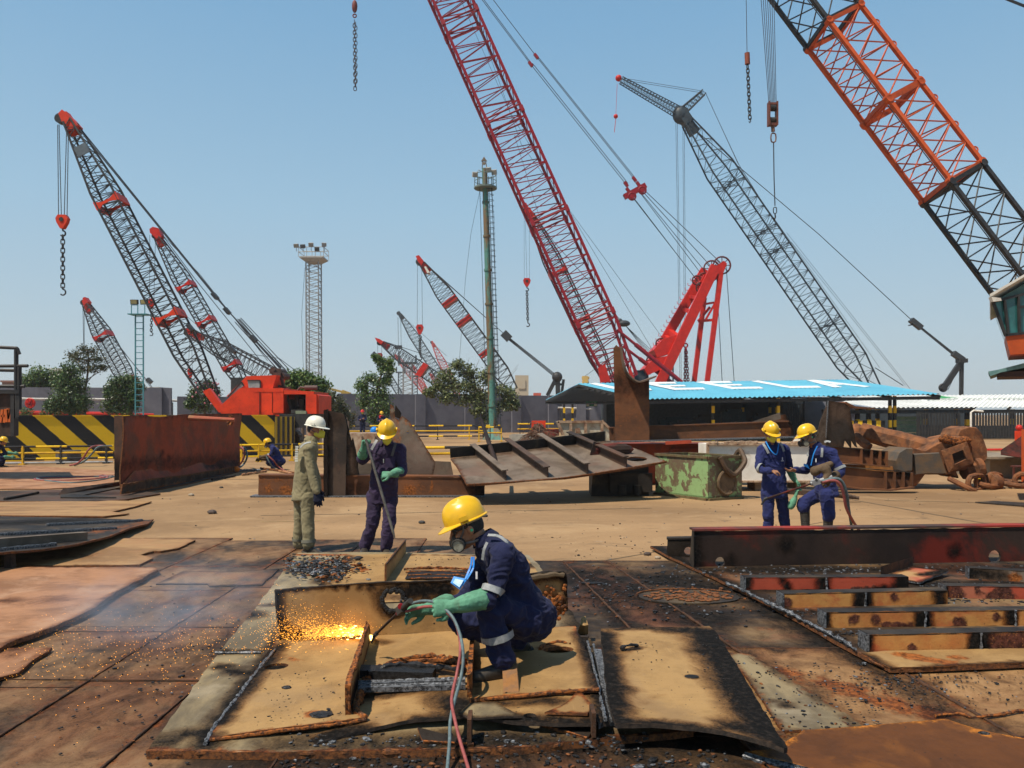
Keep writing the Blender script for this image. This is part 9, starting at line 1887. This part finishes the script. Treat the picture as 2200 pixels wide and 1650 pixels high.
m=MB();c_=iF['hc']-V((0, 0, .12));m.ring(c_, (0, 0, 1), .085, .045, 16, 8);m.box(c_+V((-.1, -.05, -.05)), (.1, .08, .2));m.build('scarf', M['helmetr'], tF, True)
person('distant worker of whom only the yellow helmet shows past the white helmet', stander(689, 882, 44, .15, 1.02), (0, -1, 0), M['navy'], M['navy'], M['helmety'], 1.0, 'mask', (None, None), None, False, hE, vox=.022, detail=False)
m=MB();m.ell(P(804, 926, 46.5), (.24, .24, .26));m.disc(P(804, 931, 46.5), (0, 0, 1), .28, .05, 16);bk=m.build('spare_helmet', M['blue'], None, True);tag(bk, 'bright blue helmet resting on the yellow rail by the purple worker', 'helmet')
# ---- sparks and smoke at the cut
smm=bpy.data.materials.new('thin_smoke');smm.use_nodes=True;nt=smm.node_tree;nt.nodes.remove(nt.nodes['Principled BSDF']);k=NT(nt)
vol=k.n('ShaderNodeVolumePrincipled');vol.inputs['Color'].default_value=(.62, .74, .92, 1);vol.inputs['Anisotropy'].default_value=.2
gr=k.n('ShaderNodeTexGradient');gr.gradient_type='SPHERICAL';k.l(k.co('Object', (.80, 1.1, 2.6)), gr.inputs[0])
dn=k.math('MULTIPLY', k.math('MULTIPLY', k.step(gr.outputs['Fac'], .0, .75), k.step(k.noise(2.6, 5, .6, k.co('Object', (.6, 1, 1)), .8), .40, .72)), 1.15)
k.l(dn, vol.inputs['Density']);k.l(vol.outputs[0], nt.nodes['Material Output'].inputs['Volume'])
so_=MB();so_.ell(V((0, 0, 0)), (1.25, .9, .38), n=20, m=12);sk=so_.build('smoke', smm);sk.location=G(370, 1330, .25)+V((0, 0, .12));sk.rotation_euler=(0, 0, .25)
tag(sk, 'thin bluish smoke drifting over the rusty floor left of the cut', 'smoke', kind='stuff')
em=bpy.data.materials.new('spark_glow');em.use_nodes=True;nt=em.node_tree;nt.nodes.remove(nt.nodes['Principled BSDF']);e_=nt.nodes.new('ShaderNodeEmission');e_.inputs[0].default_value=(1.0, .38, .045, 1);e_.inputs[1].default_value=3.6;nt.links.new(e_.outputs[0], nt.nodes['Material Output'].inputs[0])
em2=em.copy();em2.name='white_hot_glow';[n for n in em2.node_tree.nodes if n.type=='EMISSION'][0].inputs[0].default_value=(1, .62, .16, 1);[n for n in em2.node_tree.nodes if n.type=='EMISSION'][0].inputs[1].default_value=7
sp=MB();r6=random.Random(77);src=hit(795, 1372, gp_)+V((-.02, 0, .05))
def spark(p, d, L, w):
 d=V(d).normalized();u_=d.orthogonal().normalized();v_=d.cross(u_);b=len(sp.v);sp.v+=[p-d*L, p+u_*w, p+v_*w, p-u_*w, p-v_*w, p+d*L*.6]
 for a, c in((1, 2), (2, 3), (3, 4), (4, 1)):sp.face((b, b+c, b+a));sp.face((b+5, b+a, b+c))
for i in range(3000):
 q=min(1.3, r6.expovariate(2.6));reach=(q if q<1.3 else r6.random())*.56;p=src+V((-reach, r6.gauss(.0, .015+.12*q)-.10*q, r6.gauss(.0, .012+.04*q)-.02*q+.02*q));
 if p.z<.13:p.z=.13+abs(r6.gauss(0, .02))
 spark(p, (-1, r6.gauss(0, .2), r6.gauss(0, .22)), r6.uniform(.002, .010)*(2.2 if r6.random()<.12 else 1), .0012)
for i in range(1300):
 q=r6.random()**.6;p=src+V((-q*.66+r6.gauss(0, .10), r6.gauss(.02, .12), abs(r6.gauss(0, .10))*(.3+q)));p.z=max(p.z, .14);spark(p, (-1, r6.gauss(0, .4), r6.gauss(.2, .5)), r6.uniform(.0015, .004), .0011)
for i in range(950):
 q=r6.random()**1.1;ang=r6.gauss(math.pi+.12, .40);rad=.7+q*2.1;p=V((src.x+math.cos(ang)*rad, src.y+math.sin(ang)*rad*.75-.05, abs(r6.gauss(0, .09))+.03));spark(p, (math.cos(ang), math.sin(ang), r6.gauss(0, .3)), r6.uniform(.0015, .0045), .0013)
tag(sp.build('sparks', em), 'spray of orange sparks flying from the cut over the plates', 'sparks', kind='stuff')
fm_=MB()
for i in range(60):q=r6.random();fm_.ell(src+V((-.02-.34*q*r6.random(), r6.gauss(0, .02), r6.gauss(-.01, .016+.01*q))), (r6.uniform(.004, .016), .004, r6.uniform(.002, .005)), Matrix.Rotation(r6.uniform(-.5, .5), 3, 'Y'), 8, 5)
for i in range(8):fm_.ell(hit(800, 1376, gp_)+V((r6.gauss(0, .014), r6.gauss(-.01, .01), r6.uniform(0, .05))), (.006, .005, .009), n=8, m=5)
tag(fm_.build('cutting_flame', em2, None, True), 'white hot jet of the torch at the short upright web', 'flame', kind='stuff')
# ---- tidy: loose halves of one part become parts of their own; then the dusty air
def separate(o):
 me=o.data;n=len(me.vertices);par=list(range(n))
 def find(a):
  while par[a]!=a:par[a]=par[par[a]];a=par[a]
  return a
 for e in me.edges:
  a, b=find(e.vertices[0]), find(e.vertices[1])
  if a!=b:par[a]=b
 g={}
 for i in range(n):g.setdefault(find(i), []).append(i)
 boxes=[]
 for ids in g.values():
  lo=[min(me.vertices[i].co[k]for i in ids)-.03 for k in range(3)];hi=[max(me.vertices[i].co[k]for i in ids)+.03 for k in range(3)];boxes.append([set(ids), lo, hi])
 ch=True
 while ch:
  ch=False
  for i in range(len(boxes)):
   for j in range(len(boxes)-1, i, -1):
    A, B=boxes[i], boxes[j]
    if all(A[1][k]<=B[2][k]and B[1][k]<=A[2][k]for k in range(3)):A[0]|=B[0];A[1]=[min(a, b)for a, b in zip(A[1], B[1])];A[2]=[max(a, b)for a, b in zip(A[2], B[2])];boxes.pop(j);ch=True
 if len(boxes)<2 or len(boxes)>9:return
 nm=o.name.split('.')[0]
 for ids, lo, hi in boxes[1:]:
  c=o.copy();c.data=me.copy();c.name=nm;C.objects.link(c);bm=bmesh.new();bm.from_mesh(c.data);bm.verts.ensure_lookup_table();bmesh.ops.delete(bm, geom=[v for v in bm.verts if v.index not in ids], context='VERTS');bm.to_mesh(c.data);bm.free()
 bm=bmesh.new();bm.from_mesh(me);bmesh.ops.delete(bm, geom=[v for v in bm.verts if v.index not in boxes[0][0]], context='VERTS');bm.to_mesh(me);bm.free()
for o in list(C.objects):
 if o.type=='MESH' and o.parent and o.name.split('.')[0]in('skid', 'weld_rib', 'head_sheave', 'sheave', 'block_sheave', 'boom_foot', 'bridle', 'torn_edge', 'rim', 'stiffener', 'boot_ridge', 'leg', 'weld_bead', 'slag_blob', 'accessory_slot', 'door_panel', 'joint_bracing'):separate(o)
hz=MB();hz.box((0, 430, 29.5), (2100, 1120, 61));hm_=bpy.data.materials.new('dusty_air');hm_.use_nodes=True;nt=hm_.node_tree;nt.nodes.remove(nt.nodes['Principled BSDF'])
hv=nt.nodes.new('ShaderNodeVolumePrincipled');hv.inputs['Color'].default_value=(.80, .88, .96, 1);hv.inputs['Density'].default_value=.00035;hv.inputs['Anisotropy'].default_value=.25;nt.links.new(hv.outputs[0], nt.nodes['Material Output'].inputs['Volume'])
tag(hz.build('haze', hm_), kind='stuff')
